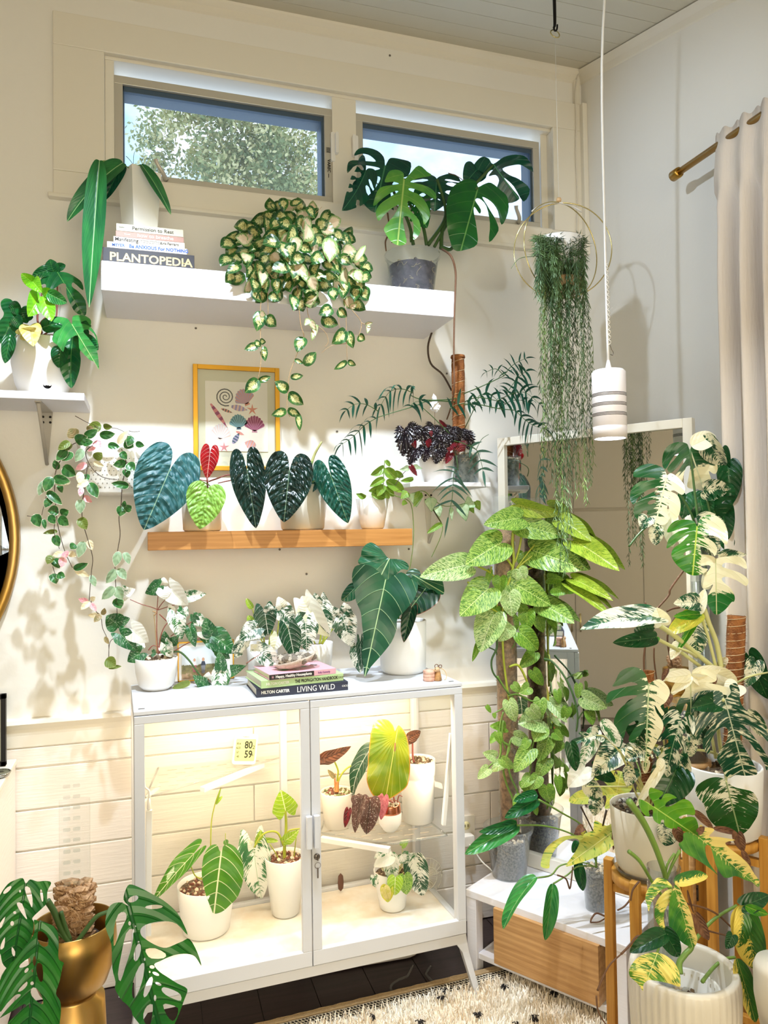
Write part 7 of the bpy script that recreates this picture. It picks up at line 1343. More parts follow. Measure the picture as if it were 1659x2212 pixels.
tleaf(t, M_, 1.74, (870, 455), (775, 865), [(870, 455), (850, 405), (790, 375), (720, 368), (650, 395), (608, 440), (603, 480), (640, 488), (720, 485), (780, 490), (740, 505), (660, 520), (600, 560), (578, 610), (585, 670), (612, 690), (640, 640), (690, 595), (760, 565), (800, 570), (730, 610), (660, 650), (615, 700), (608, 760), (640, 805), (650, 760), (700, 735), (720, 745), (712, 760), (745, 800), (770, 865), (800, 850), (860, 840), (885, 800), (870, 740), (880, 700), (905, 800), (930, 815), (965, 770), (975, 690), (950, 620), (900, 590), (930, 585), (985, 620), (1010, 590), (1000, 530), (950, 470), (900, 440)], leafmat('cream_streaked_split_leaf', '17501F', 'F2EBC6', 'halfn', -.1, c3='124A20', vein='D8DCB8', vw=.03, nv=6, vs=.15, rough=.25), [(750, 672, 35, 16, -20), (795, 608, 18, 9, -15)], label='split leaf with cream streaks on its right half')
tleaf(t, M_, 1.8, (1050, 255), (1165, 590), [(1050, 255), (1030, 215), (980, 200), (920, 210), (865, 245), (835, 310), (832, 380), (860, 405), (900, 340), (940, 290), (965, 280), (930, 330), (885, 380), (870, 410), (900, 435), (960, 380), (1000, 330), (1020, 330), (970, 400), (925, 470), (940, 500), (980, 505), (1000, 440), (1020, 390), (1050, 385), (1040, 450), (1025, 540), (1060, 560), (1110, 565), (1165, 590), (1200, 560), (1215, 490), (1195, 420), (1230, 440), (1255, 430), (1265, 380), (1230, 330), (1160, 300), (1230, 310), (1262, 290), (1240, 260), (1180, 235), (1120, 230), (1190, 210), (1170, 190), (1110, 195), (1070, 215)], leafmat('cream_tipped_split_leaf', '164C22', 'F0E8C0', 'tip', .42, c3='1C5A28', vein='D8DCB8', vw=.03, nv=6, vs=.15, rough=.25))
tleaf(t, M_, 1.69, (1105, 860), (1070, 1240), [(1105, 860), (1080, 815), (1010, 805), (930, 820), (880, 870), (872, 910), (930, 895), (1000, 870), (1040, 875), (960, 900), (890, 950), (868, 1000), (870, 1030), (930, 990), (1000, 940), (1040, 925), (980, 985), (920, 1030), (903, 1080), (925, 1130), (970, 1180), (1040, 1230), (1100, 1240), (1160, 1220), (1190, 1190), (1150, 1180), (1130, 1150), (1140, 1080), (1130, 1020), (1180, 1030), (1230, 1070), (1245, 1090), (1265, 1040), (1240, 990), (1180, 950), (1130, 940), (1200, 930), (1270, 950), (1330, 1010), (1345, 980), (1345, 900), (1310, 820), (1250, 770), (1190, 765), (1140, 790), (1115, 830)], leafmat('half_grass_green_leaf', '3E8A20', 'F0EBC4', 'halfn', .5, c3='2E7A20', vein='C4DC5A', vw=.035, nv=6, vs=.2, rough=.25), [(1030, 1065, 35, 14, -25), (1035, 1000, 14, 7, -20)], label='grass green split leaf with a cream right half')
tleaf(t, M_, 1.66, (1250, 1108), (1258, 1548), [(1250, 1108), (1230, 1090), (1180, 1078), (1120, 1080), (1115, 1120), (1130, 1165), (1190, 1160), (1210, 1175), (1180, 1220), (1160, 1260), (1150, 1330), (1190, 1330), (1230, 1310), (1195, 1380), (1180, 1440), (1210, 1500), (1258, 1548), (1330, 1500), (1375, 1445), (1395, 1440), (1400, 1400), (1370, 1340), (1310, 1290), (1300, 1260), (1340, 1250), (1420, 1280), (1490, 1320), (1505, 1270), (1440, 1220), (1350, 1190), (1300, 1170), (1330, 1140), (1430, 1160), (1490, 1190), (1495, 1160), (1470, 1110), (1400, 1090), (1320, 1095), (1280, 1100)], m_albt, label='cream split leaf with a green tip')
leaves(t, M_, 'heart', m_albd, 1.78, [(1345, 380, 1365, 700, 190), (1300, 700, 1350, 960, 190), (1130, 650, 1180, 820, 200), (1300, 260, 1345, 440, 120), (1340, 960, 1360, 1060, 110), (1020, 620, 990, 800, 140)], jit=.01)
leaves(t, M_, 'lance', m_alb2, 1.75, [(1180, 130, 1330, 380, 170, dict(roll=40)), (800, 850, 780, 1005, 120), (720, 790, 668, 880, 130, dict(kind='heart')), (1270, 1090, 1495, 1075, 110, dict(kind='kite', Y=1.67)), (1060, 230, 1250, 150, 150, dict(mt=m_albw)), (1170, 570, 1360, 560, 170, dict(kind='half_monstera')), (1130, 830, 1340, 880, 200, dict(kind='half_monstera', Y=1.72)), (1130, 900, 1270, 1080, 150, dict(kind='lance', Y=1.71))])
leaves(t, M_, 'heart', m_albw, 1.78, [(900, 720, 915, 1020, 130, dict(kind='lance')), (1060, 880, 980, 1010, 140, dict(kind='lance')), (1180, 1350, 1170, 1200, 80, dict(kind='lance', Y=1.7))])
stems(t, M_, 1.755, [(5, (700, 870), (640, 930), (572, 1015))], stemd, taper=1); stems(t, M_, 1.755, [(6, (1180, 1400), (1170, 1100), (1150, 900), (1105, 860)), (6, (1160, 1100), (1100, 700), (1050, 255)), (6, (1165, 1120), (1060, 760), (872, 455)), (5, (1200, 1300), (1230, 1180), (1250, 1110)), (6, (1190, 1160), (1230, 900), (1168, 590))], stemd)
stems(t, M_, 1.72, [(5, (1000, 1200), (900, 1340), (880, 1400), (780, 1512)), (5, (870, 1520), (910, 1500), (970, 1490))], stemb, taper=.9)
stems(t, M_, 1.7, [(4.5, (700, 1790), (690, 1880), (692, 2010)), (4, (770, 1800), (770, 1900), (790, 2060)), (4.5, (950, 1540), (880, 1680), (880, 1800), (912, 1950)), (3.5, (955, 1560), (930, 1640), (930, 1760)), (4, (700, 1450), (720, 1500))], stemb, taper=.9)
# right pot by the curtain
t = thing('variegated_monstera', 'large variegated monstera with a corded coir pole in a tall white pot by the curtain', 'plant', (rx_, 1.66, zs2)); pc = V((rx_, 1.66, zs2)); k_ = depth(at(1571, 1700, 1.66))/FPX
zt = at(1571, 1650, 1.66).z; pot(t, pc, zs2, zt, 80*k_, 72*k_, matte, wall=.007, soilmat=soilm, prof=[(0, 66*k_), (.06, 72*k_), (.5, 77*k_), (1, 80*k_)], soil=.02, grains=120)
zz = at(1610, 1735, 1.6).z; an_ = math.atan2(-1.66, -rx_)+.55; q = V((rx_+math.cos(an_)*77.4*k_, 1.66+math.sin(an_)*77.4*k_, zz)); b = MB(); b.rbox(-.0035, .0035, -.001, .003, -.028, .028, .002, 'y'); rm_ = Matrix.Rotation(an_+math.pi/2, 3, 'Z'); b.v = [tuple(rm_@V(v)+q) for v in b.v]; b.build('water_gauge', blackm, t)
a, c = V((at(1592, 1660, 1.64).x, 1.66, zt-.03)), at(1591, 1330, 1.66); coirpole(t, a, c, 19*k_, wrap=22)
y8 = 1.56
leaves(t, R_, 'monstera', m_alb2, y8, [(1510, 60, 1660, 400, 190, dict(mt=m_albd, kind='heart', Y=1.66)), (1560, 110, 1490, 305, 140, dict(kind='heart', Y=1.62)), (1420, 290, 1330, 400, 160, dict(mt=m_albw, kind='heart', Y=1.52)), (1340, 400, 1060, 470, 160, dict(kind='lance', mt=m_albd, Y=1.52)), (1500, 480, 1650, 700, 120, dict(kind='lance', mt=m_alb2, Y=1.5)), (1150, 420, 1120, 760, 160, dict(kind='lance', Y=1.55))], jit=0)
tleaf(t, R_, 1.5, (1320, 395), (1480, 1000), [(1320, 395), (1300, 350), (1220, 335), (1130, 345), (1080, 390), (1055, 470), (1060, 500), (1120, 470), (1200, 470), (1130, 500), (1070, 560), (1050, 640), (1065, 720), (1090, 740), (1120, 650), (1180, 590), (1240, 560), (1180, 620), (1140, 700), (1150, 760), (1195, 800), (1200, 720), (1240, 640), (1300, 600), (1340, 620), (1330, 700), (1280, 770), (1255, 840), (1280, 900), (1340, 1000), (1400, 980), (1470, 995), (1540, 990), (1575, 970), (1550, 900), (1500, 810), (1450, 720), (1440, 660), (1500, 700), (1560, 780), (1620, 870), (1645, 940), (1659, 900), (1659, 840), (1600, 740), (1520, 640), (1470, 590), (1540, 600), (1600, 650), (1655, 700), (1640, 620), (1560, 530), (1470, 460), (1440, 400), (1440, 330), (1410, 280), (1360, 300), (1370, 350)], leafmat('streaked_split_leaf', '1C4F38', 'E8E6CC', 'marble', .56, c3='174832', vein='C4D0B4', vw=.02, nv=6, vs=.15, rough=.28), bend=.5, label='large marbled split leaf')
tleaf(t, R_, 1.57, (1055, 205), (1060, 700), [(1055, 205), (1030, 170), (960, 160), (890, 165), (830, 225), (832, 260), (900, 240), (960, 240), (930, 290), (900, 360), (940, 350), (1000, 310), (1010, 330), (960, 400), (935, 470), (945, 530), (980, 500), (1010, 430), (1030, 440), (1005, 530), (1000, 600), (1030, 680), (1060, 740), (1110, 760), (1080, 660), (1065, 560), (1070, 430), (1090, 350), (1200, 330), (1330, 360), (1400, 345), (1360, 310), (1250, 280), (1120, 260), (1200, 270), (1260, 250), (1240, 180), (1160, 165), (1090, 185)], leafmat('green_ended_cream_leaf', 'F2EBC8', '2A5A2C', 'tip', .36, c3='EAE2B8', vein='C8CC98', vw=.02, nv=6, vs=.2, rough=.3), [(1015, 240, 14, 8), (1092, 243, 18, 11)], bend=.5)
tleaf(t, R_, 1.46, (1332, 1045), (1440, 1462), [(1332, 1045), (1310, 1020), (1250, 1008), (1180, 1020), (1110, 1060), (1088, 1110), (1110, 1160), (1150, 1200), (1180, 1290), (1230, 1360), (1290, 1420), (1370, 1450), (1440, 1462), (1500, 1410), (1540, 1350), (1580, 1260), (1580, 1180), (1540, 1110), (1460, 1090), (1400, 1080)], leafmat('broad_marbled_leaf', '1C4A1E', 'E6E4CC', 'patch', .66, c3='245A24', vein='8AA070', vw=.03, nv=5, vs=.1, rough=.25), bend=.3, label='broad heart-shaped marbled leaf over the pot')
leaves(t, R_, 'monstera', m_albw, 1.56, [(1060, 210, 830, 240, 110, dict(kind='lance')), (1065, 200, 1290, 160, 100, dict(kind='lance')), (1060, 215, 1400, 345, 110, dict(kind='lance')), (1060, 215, 900, 350, 90, dict(kind='lance'))], jit=.005)
leaves(t, R_, 'heart', m_brown, 1.55, [(880, 160, 830, 260, 40, dict(kind='lance')), (1245, 230, 1240, 300, 40)])
stems(t, M_, 1.6, [(11, (790, 1620), (900, 1690), (1100, 1850), (1230, 1960), (1300, 2040)), (8, (790, 1735), (950, 1820), (1130, 1950)), (11, (1160, 1500), (1200, 1620), (1260, 1780), (1310, 2060)), (7, (1140, 1560), (1200, 1750), (1250, 1950))], stemc, taper=1.)
leaves(t, M_, 'heart', m_albw, 1.6, [(750, 1560, 190, 1665, 190, dict(mt=m_alb2, kind='heart', roll=50, bend=.4, Y=1.58)), (830, 1620, 790, 1490, 150, dict(Y=1.58)), (790, 1720, 445, 1765, 130, dict(mt=m_albd, kind='lance', Y=1.6)), (640, 1640, 780, 1640, 130, dict(mt=m_albd)), (1115, 1450, 920, 1460, 150, dict(mt=m_alb2)), (1130, 1525, 870, 1700, 150, dict(mt=m_fby, kind='lance', bend=.8)), (1130, 1530, 945, 1840, 62, dict(mt=m_albg, kind='lance', bend=.8)), (1110, 1545, 1165, 1345, 90, dict(kind='lance')), (1060, 1570, 1105, 1880, 220, dict(mt=m_alb2, Y=1.62)), (960, 1780, 900, 1900, 90), (1130, 1540, 920, 1560, 80, dict(kind='lance', mt=m_albg)), (1280, 1960, 1340, 1880, 70, dict(mt=m_tan, kind='lance')), (1200, 1980, 1420, 2070, 130, dict(kind='lance')), (780, 1720, 700, 1800, 80, dict(mt=m_albg))], jit=.01)
stems(t, R_, 1.57, [(7, (1320, 880), (1240, 820), (1100, 795), (990, 815)), (8, (1325, 960), (1330, 1000), (1330, 1050, 1.48)), (9, (1300, 860), (1270, 600), (1310, 400, 1.5)), (7, (1250, 860), (1180, 500), (1055, 205)), (5, (1400, 280, 1.62), (1520, 220), (1659, 190)), (7, (1100, 70, 1.6), (1040, 30), (960, 0))], stemc)

# ---- fluted pot in the foreground with a yellow-splashed philodendron
t = thing('florida_philodendron', 'yellow-splashed philodendron in a big fluted white pot at the lower right', 'plant', (low.x, 1.30, zs3)); k_ = depth(low)/FPX; ro = 113*k_; n = 160; b = MB(); vs = []; rings = [(0, 0, 0), (.82, 0, 0), (.86, .012, .5), (.93, .06, 1), (1, .75, 1), (1, .9, 1), (.985, .97, .3), (.96, 1, 0), (.87, 1, 0), (.84, .97, 0), (.8, .1, 0), (0, .1, 0)]
for rr, zf, fl in rings:
    for i in range(n): a = i*2*math.pi/n; f = 1+.018*fl*(abs(math.sin(a*22))*2-1); vs.append((low.x+rr*ro*f*math.cos(a), 1.30+rr*ro*f*math.sin(a), zs3+zf*(zr3-zs3)))
b.add(vs, [(k*n+i, k*n+(i+1) % n, (k+1)*n+(i+1) % n, (k+1)*n+i) for k in range(len(rings)-1) for i in range(n)], True); b.build('fluted_pot', potc, t)
ip = V((low.x-.01, 1.285, 0)); b = MB(); ri = ro*.62; zi = zr3-.035; b.lathe([(0, zs3+.03), (ri*.8, zs3+.03), (ri, zi), (ri*1.04, zi+.002), (ri*1.03, zi+.005), (ri*.97, zi+.003), (ri*.9, zi-.05), (0, zi-.05)], 40, ip); b.build('inner_pot', potw, t)
b = MB()
for k in range(28): a = k*2*math.pi/28; b.box(-.0015, .0015, -.001, .001, -.035, -.004); b.v[-8:] = [tuple(Matrix.Rotation(a, 3, 'Z')@(V(v)+V((0, ri*.965, 0)))+V((ip.x, ip.y, zi))) for v in b.v[-8:]]
b.build('rib', potc, t, kind='stuff')
b = MB(); b.lathe([(0, zi-.035), (ri*.9, zi-.037)], 30, ip, sm=False); b.build('soil', dksoil, t); grit(t, ip, ri*.8, zi-.034, 60, (pumice, soilm, mat('grey_pebble', 'B9B6B0', .8)), 31, (.005, .01))
stems(t, O_, 1.3, [(14, (470, 1745, 1.29), (465, 1640), (520, 1560), (580, 1480), (560, 1300), (340, 880)), (9, (680, 1815, 1.25), (780, 1690), (880, 1610), (985, 1590)), (9, (560, 1500), (700, 1320), (820, 1210), (1000, 1105)), (16, (-10, 130), (130, 330), (240, 560), (325, 800), (330, 850)), (9, (-10, 600), (100, 700), (210, 885), (300, 1010)), (8, (470, 590), (400, 720), (345, 860)), (6, (420, 620), (350, 730), (340, 850)), (6, (240, 1600), (290, 1450), (330, 1370))], stemg)
stems(t, O_, 1.3, [(5, (540, 1090), (700, 1130), (820, 1190), (930, 1290), (1000, 1370)), (5, (-80, 1560), (0, 1480), (80, 1390), (200, 1430), (260, 1440)), (5, (720, 1340), (800, 1360), (920, 1390)), (5, (-300, 1900), (-200, 1680), (-80, 1560)), (4, (-310, 1950), (-290, 2100), (-200, 2250), (-110, 2400)), (5, (90, 880), (30, 960), (10, 1060))], stemb)
b = MB(); q0, q1 = at(1436, 1870, 1.36), at(1425, 2030, 1.36); b.lathe([(.03, q1.z-.12), (.03, q0.z), (.0285, q0.z), (.0285, q1.z-.12)], 24, ((q0.x+q1.x)/2, 1.36, 0)); b.build('clear_pole', clearp, t)
yF = 1.24
leaves(t, O_, 'wing', m_fb, yF, [(420, 900, 730, 828, 120, dict(kind='lance', bend=1.2, mt=m_fb)), (1070, 1100, 1185, 1715, 290, dict(kind='lance', roll=10, Y=1.24)), (1060, 1110, 1010, 1500, 150, dict(kind='lance', bend=.9, roll=-20)), (1000, 1600, 1175, 2200, 170, dict(kind='lance', roll=-10))], jit=.004)
tleaf(t, O_, 1.3, (640, 465), (1205, 930), [(640, 465), (570, 430), (510, 440), (500, 500), (455, 530), (480, 580), (540, 630), (620, 670), (700, 720), (790, 795), (740, 730), (700, 660), (690, 580), (700, 540), (740, 540), (760, 620), (780, 720), (830, 800), (870, 820), (960, 810), (1050, 850), (1130, 880), (1200, 935), (1210, 880), (1150, 800), (1080, 700), (1000, 620), (920, 560), (870, 500), (950, 465), (880, 455), (800, 450), (730, 450), (780, 390), (740, 370), (690, 370), (660, 350), (640, 400)], m_fbn, label='long yellow and green lobed leaf with burnt edges')
tleaf(t, O_, 1.22, (415, 925), (590, 1495), [(415, 925), (380, 1010), (360, 1120), (355, 1250), (370, 1370), (440, 1400), (500, 1450), (580, 1495), (610, 1480), (628, 1400), (600, 1310), (580, 1200), (540, 1090), (500, 1010), (470, 940), (450, 900)], m_fbn, label='yellow edged green lobe')
tleaf(t, O_, 1.225, (400, 930), (180, 1162), [(400, 930), (340, 870), (260, 850), (215, 890), (160, 970), (145, 1040), (165, 1110), (180, 1162), (200, 1080), (250, 1010), (300, 960), (350, 940)], m_fbm)
tleaf(t, O_, 1.23, (430, 950), (335, 1335), [(430, 950), (350, 960), (280, 1020), (240, 1100), (235, 1200), (270, 1280), (340, 1345), (320, 1250), (330, 1150), (380, 1060), (430, 990)], m_fbm)
tleaf(t, O_, 1.14, (240, 1600), (125, 1905), [(0, 1690), (60, 1600), (150, 1555), (240, 1545), (330, 1570), (420, 1640), (470, 1740), (480, 1820), (470, 1860), (400, 1840), (320, 1820), (240, 1805), (180, 1800), (130, 1840), (125, 1905), (90, 1850), (40, 1800), (0, 1760)], m_fbm, bend=.2, label='round yellow-streaked leaf drooping over the rim')
leaves(t, O_, 'lance', m_albd, 1.22, [(340, 1370, 0, 1545, 170), (330, 1360, 460, 1585, 180, dict(kind='heart')), (1070, 1105, 1300, 1010, 170, dict(kind='heart')), (960, 1385, 900, 1510, 110, dict(kind='heart')), (1080, 1110, 1292, 1190, 90, dict(mt=m_albg))], jit=.01)
tleaf(t, O_, 1.34, (225, 185), (635, 462), [(225, 185), (180, 150), (110, 125), (98, 160), (110, 220), (150, 270), (185, 270), (180, 225), (215, 215), (210, 270), (220, 310), (265, 335), (280, 300), (305, 300), (305, 340), (345, 370), (430, 385), (540, 420), (635, 462), (635, 400), (620, 320), (580, 265), (520, 255), (460, 280), (440, 265), (500, 235), (570, 235), (560, 160), (530, 110), (470, 95), (380, 160), (325, 175), (330, 140), (380, 100), (420, 85), (370, 55), (320, 60), (290, 110), (270, 100), (310, 45), (240, 15), (200, 10), (185, 60), (200, 110), (225, 150)], leafmat('slotted_green_leaf', '6FA82A', vein='B8D868', vw=.03, nv=6, vs=.2, c3='4F9426', rough=.3, tr=.25), label='fresh green slotted leaf')
leaves(t, O_, 'heart', m_brown, 1.235, [(620, 1210, 740, 1430, 120), (600, 220, 780, 390, 70, dict(kind='lance', Y=1.36)), (780, 390, 1010, 440, 60, dict(kind='lance', Y=1.36)), (1010, 440, 1060, 610, 110, dict(Y=1.34)), (440, 400, 490, 530, 100, dict(Y=1.34)), (1050, 590, 1130, 750, 60, dict(kind='lance', Y=1.3)), (640, 420, 700, 370, 60, dict(Y=1.3)), (850, 500, 950, 520, 60, dict(Y=1.29)), (540, 960, 600, 1180, 24, dict(kind='lance'))])
# pale jar and peach wood block in the right corner
q = at(1690, 2080, 1.1); k_ = depth(q)/FPX; t = thing('storage_jar', 'smooth cream lidded jar cut off by the right edge of the picture', 'jar', (q.x, 1.1, q.z-.12)); r_ = 58*k_
b = MB(); b.lathe([(0, q.z-.12), (r_*.8, q.z-.12), (r_, q.z-.06), (r_, q.z-.012), (r_*.9, q.z), (0, q.z+.002)], 40, (q.x, 1.1, 0)); b.build('body', potc, t)
q2 = at(1642, 2165, 1.2); t = thing('wooden_stool', 'rounded peach wood stool seat edge in the lower right corner', 'stool', (q2.x+.1, 1.1, 0)); b = MB(); b.rbox(q2.x-.005, q2.x+.25, .99, 1.2, q.z-.16, q.z-.1215, .02, 'z'); b.build('seat', lightw, t, bevel=.006)
for dx, dy in ((.02, 1.0), (.2, 1.0), (.02, 1.16), (.2, 1.16)): b = MB(); b.rbox(q2.x+dx, q2.x+dx+.03, dy, dy+.03, 0, q.z-.1605, .008, 'z'); b.build('leg', lightw, t)

# ---- white-marbled syngonium on the cabinet
pc = atz(338, 1488, 1.0008); k_ = depth(pc)/FPX; z0 = 1.0008; zt = at(337, 1421, pc.y+.0).z
t = thing('marbled_arrowhead', 'white-marbled arrowhead plant in a small white pot at the left end of the cabinet', 'plant', (pc.x, pc.y, z0))
pot(t, pc, z0, zt, 45*k_, 31*k_, potw, prof=[(0, 31*k_), (.15, 37*k_), (.55, 43*k_), (1, 45*k_)], soilmat=soilm, soil=.006, grains=50)
yS = pc.y-.0
leaves(t, I_, 'arrow', m_synd, yS, [(480, 118, 376, 172, 120), (180, 395, 98, 333, 150, dict(kind='heart')), (170, 380, 268, 350, 90, dict(kind='heart')), (205, 470, 312, 582, 140), (522, 520, 516, 440, 76), (570, 525, 612, 478, 76), (850, 470, 810, 345, 110, dict(kind='heart')), (860, 480, 1022, 602, 180), (700, 430, 737, 556, 84), (920, 715, 906, 585, 90, dict(kind='heart')), (800, 830, 718, 758, 90), (800, 842, 872, 902, 106), (965, 735, 1096, 690, 90), (430, 600, 456, 604, 60), (340, 600, 250, 662, 130), (900, 575, 985, 640, 90), (740, 360, 700, 320, 60)], jit=.02)
leaves(t, I_, 'arrow', m_synw, yS, [(560, 140, 686, 255, 160), (508, 150, 516, 216, 110), (502, 100, 512, 55, 76), (680, 190, 815, 175, 96, dict(mt=m_syn)), (232, 172, 306, 140, 80), (240, 180, 198, 242, 60), (285, 430, 402, 522, 150), (568, 300, 545, 250, 60), (655, 320, 678, 265, 70, dict(mt=m_syn)), (785, 440, 832, 502, 90), (828, 780, 832, 735, 70)], jit=.02)
leaves(t, I_, 'arrow', m_syn, yS, [(600, 330, 640, 502, 140), (740, 350, 826, 402, 100), (330, 528, 298, 592, 110), (520, 540, 570, 632, 106), (925, 730, 890, 947, 140), (230, 150, 215, 110, 60)], jit=.02)
leaves(t, I_, 'lance', m_olive, yS-.02, [(700, 808, 568, 852, 50), (900, 888, 996, 920, 40)], jit=0)
stems(t, I_, yS, [(2.5, (470, 610), (460, 450), (462, 300), (470, 170)), (2.2, (470, 290), (420, 270), (350, 250), (268, 215)), (2.2, (470, 290), (560, 262), (655, 232)), (2.5, (478, 320), (540, 380), (600, 440), (700, 445)), (3, (480, 600), (480, 520), (510, 420), (572, 348)), (2.2, (465, 290), (500, 240), (545, 195)), (2.5, (580, 590), (680, 530), (790, 485)), (2.5, (400, 580), (440, 545), (520, 580)), (2.2, (560, 480), (640, 420), (720, 370))], stemr); stems(t, I_, yS, [(2.5, (460, 600), (450, 430), (440, 330)), (3.5, (440, 330), (455, 310), (430, 300))], stemt); stems(t, I_, yS, [(5, (540, 600), (620, 590), (690, 650), (740, 720), (795, 790)), (1.8, (1165, 628), (1130, 650), (1090, 700)), (2, (800, 780), (880, 760), (930, 720))], stemd)

# ---- velvet-leaved alocasias in white pots
for (cx_, lab, w_) in ((567, 'white-veined velvet-leaved plant in the white pot beside the trailing arrowhead', 68), (682, 'cream and green velvet-leaved plant in the white pot behind the book stack', 76)):
    pc = at(cx_, 1440, 2.585); k_ = depth(pc)/FPX; zt = at(cx_, 1388, 2.585).z; t = thing('velvet_leaf_plant', lab, 'plant', (pc.x, 2.585, 1.0008)); pot(t, pc, 1.0008, zt, w_/2*k_, w_/2.3*k_, potw, soilmat=soilm)
    yA = 2.44
    if cx_ < 600:
        leaves(t, J_, 'arrow', m_alo, yA, [(238, 565, 265, 742, 170), (410, 700, 455, 918, 165, dict(Y=2.36))], jit=0, bend=.4)
        leaves(t, J_, 'arrow', m_alom, yA, [(270, 565, 272, 505, 90), (345, 545, 472, 668, 150), (360, 530, 335, 462, 90, dict(mt=m_alow)), (170, 690, 55, 775, 150), (90, 770, 0, 870, 110), (210, 700, 150, 770, 110), (232, 830, 232, 785, 80, dict(mt=m_alo)), (215, 860, 362, 986, 150), (180, 850, 136, 803, 86, dict(mt=m_alow)), (330, 750, 300, 850, 110, dict(mt=m_alow)), (60, 850, 20, 900, 60)], jit=.02)
        leaves(t, J_, 'lance', m_aly, yA+.05, [(150, 545, 106, 472, 46), (160, 650, 118, 595, 60), (400, 640, 410, 710, 90, dict(mt=m_alow))])
        stems(t, J_, 2.5, [(4, (235, 800), (232, 760), (225, 690), (170, 690)), (4, (270, 810), (275, 760), (290, 700), (240, 565)), (3, (300, 800), (330, 720), (345, 545)), (3, (240, 810), (200, 740), (150, 545))], stemy); stems(t, J_, 2.36, [(2, (105, 940), (150, 910), (210, 870))], stemr)
    else:
        leaves(t, J_, 'arrow', m_alow, yA, [(545, 530, 708, 748, 190, dict(roll=20)), (560, 560, 505, 455, 120, dict(kind='lance'))], jit=0)
        leaves(t, J_, 'arrow', m_alom, yA, [(530, 650, 540, 852, 190), (510, 620, 480, 570, 110, dict(mt=m_alo)), (640, 520, 705, 735, 150), (620, 500, 595, 432, 80), (800, 610, 862, 822, 190), (820, 560, 806, 502, 90), (740, 600, 690, 520, 110), (900, 840, 925, 1012, 110), (925, 800, 938, 1000, 60, dict(mt=m_alo)), (440, 760, 520, 840, 90)], jit=.02)
        stems(t, J_, 2.5, [(5, (630, 800), (640, 740), (620, 680)), (4, (645, 800), (660, 700), (545, 530)), (4, (650, 800), (720, 700), (800, 610)), (3.5, (600, 800), (560, 720), (530, 650))], stemy)

# ---- big pale-veined anthurium
pc = at(871, 1430, 2.5); k_ = depth(pc)/FPX; zt = at(871, 1340, 2.5).z
t = thing('potted_anthurium', 'anthurium with huge pointed pale-veined leaves in a white pot on the cabinet', 'plant', (pc.x, 2.5, 1.0008))
pot(t, pc, 1.0008, zt, 51*k_, 48*k_, matte, prof=[(0, 45*k_), (.08, 49*k_), (1, 51*k_)], soilmat=soilm)
tleaf(t, J_, 2.37, (1105, 340), (955, 1035), [(1105, 340), (1070, 300), (1010, 255), (940, 245), (880, 265), (860, 330), (875, 400), (890, 490), (925, 570), (935, 650), (945, 760), (935, 860), (945, 940), (955, 1035), (1000, 960), (1080, 870), (1150, 780), (1185, 690), (1190, 620), (1250, 560), (1310, 480), (1335, 410), (1330, 370), (1280, 330), (1220, 285), (1150, 320)], m_reg, fold=.12, wave=.1, label='largest velvety leaf with pale veins')
tleaf(t, J_, 2.43, (1130, 192), (1060, 335), [(1085, 335), (1030, 300), (1000, 260), (930, 240), (905, 210), (925, 170), (935, 120), (985, 70), (1030, 80), (1080, 130), (1125, 185), (1180, 190), (1230, 200), (1270, 235), (1265, 270), (1215, 270), (1150, 330)], m_reg2, bend=.3, wave=.1)
tleaf(t, J_, 2.41, (1330, 322), (1515, 430), [(1290, 330), (1280, 300), (1340, 310), (1380, 290), (1430, 260), (1490, 250), (1500, 290), (1510, 350), (1525, 440), (1480, 440), (1440, 410), (1380, 395), (1330, 370)], m_reg2, bend=.4, wave=.1)
leaves(t, J_, 'heart', m_regd, 2.43, [(1400, 390, 1240, 600, 260), (1290, 545, 1235, 790, 110, dict(Y=2.37)), (1250, 300, 1290, 420, 200, dict(mt=m_reg)), (900, 380, 788, 488, 110, dict(mt=m_reg, kind='lance'))], jit=0)
stems(t, J_, 2.48, [(5, (1200, 620), (1150, 450), (1105, 338, 2.4)), (5, (1230, 620), (1280, 450), (1320, 320)), (4, (1260, 620), (1400, 500), (1400, 390)), (4, (1210, 620), (1290, 540))], stemg)

# ---- inside the cabinet
def cabpot(lab, cxp, ybot, ytop, wt, wb, zb, m_, soil_=soilm, grains=90, prof=None, name='potted_plant', dy=.0, **kw):
    q = atz(cxp, ybot, zb); k0 = depth(q)/FPX; r_ = wb/2*k0; d_ = V((q.x, q.y, 0)).normalized(); c = q+d_*r_; k_ = depth(c)/FPX; zt = at(cxp, ytop, c.y).z
    t = thing(name, lab, 'plant', (c.x, c.y, zb)); pot(t, c, zb+.0005, zt, wt/2*k_, wb/2*k_, m_, soilmat=soil_, grains=grains, prof=[(a, r0*k_) for a, r0 in prof] if prof else None, **kw); return t, c, zt
FZ = .2255
t, c, zt = cabpot('white-veined heart leaf anthurium in a wide white pot behind the left cabinet door', 446, 2034, 1908, 122, 100, FZ, matte, name='potted_anthurium', mats=(pumice, lava), soil=.015, grains=160)
yc = c.y
tleaf(t, S2, yc-.085, (665, 1405), (620, 1782), [(665, 1330), (640, 1282), (590, 1290), (550, 1340), (535, 1400), (530, 1480), (545, 1570), (570, 1660), (600, 1740), (620, 1782), (680, 1760), (740, 1710), (800, 1640), (830, 1550), (840, 1460), (825, 1370), (780, 1300), (720, 1272), (690, 1290)], m_cry, bend=.3, label='large heart leaf with white veins')
leaves(t, S2, 'anthurium', m_cry, yc-.085, [(440, 1375, 172, 1690, 130, dict(roll=35, bend=.3, Y=yc-.02, fold=.2)), (700, 1240, 712, 1278, 40, dict(kind='lance'))], jit=0)
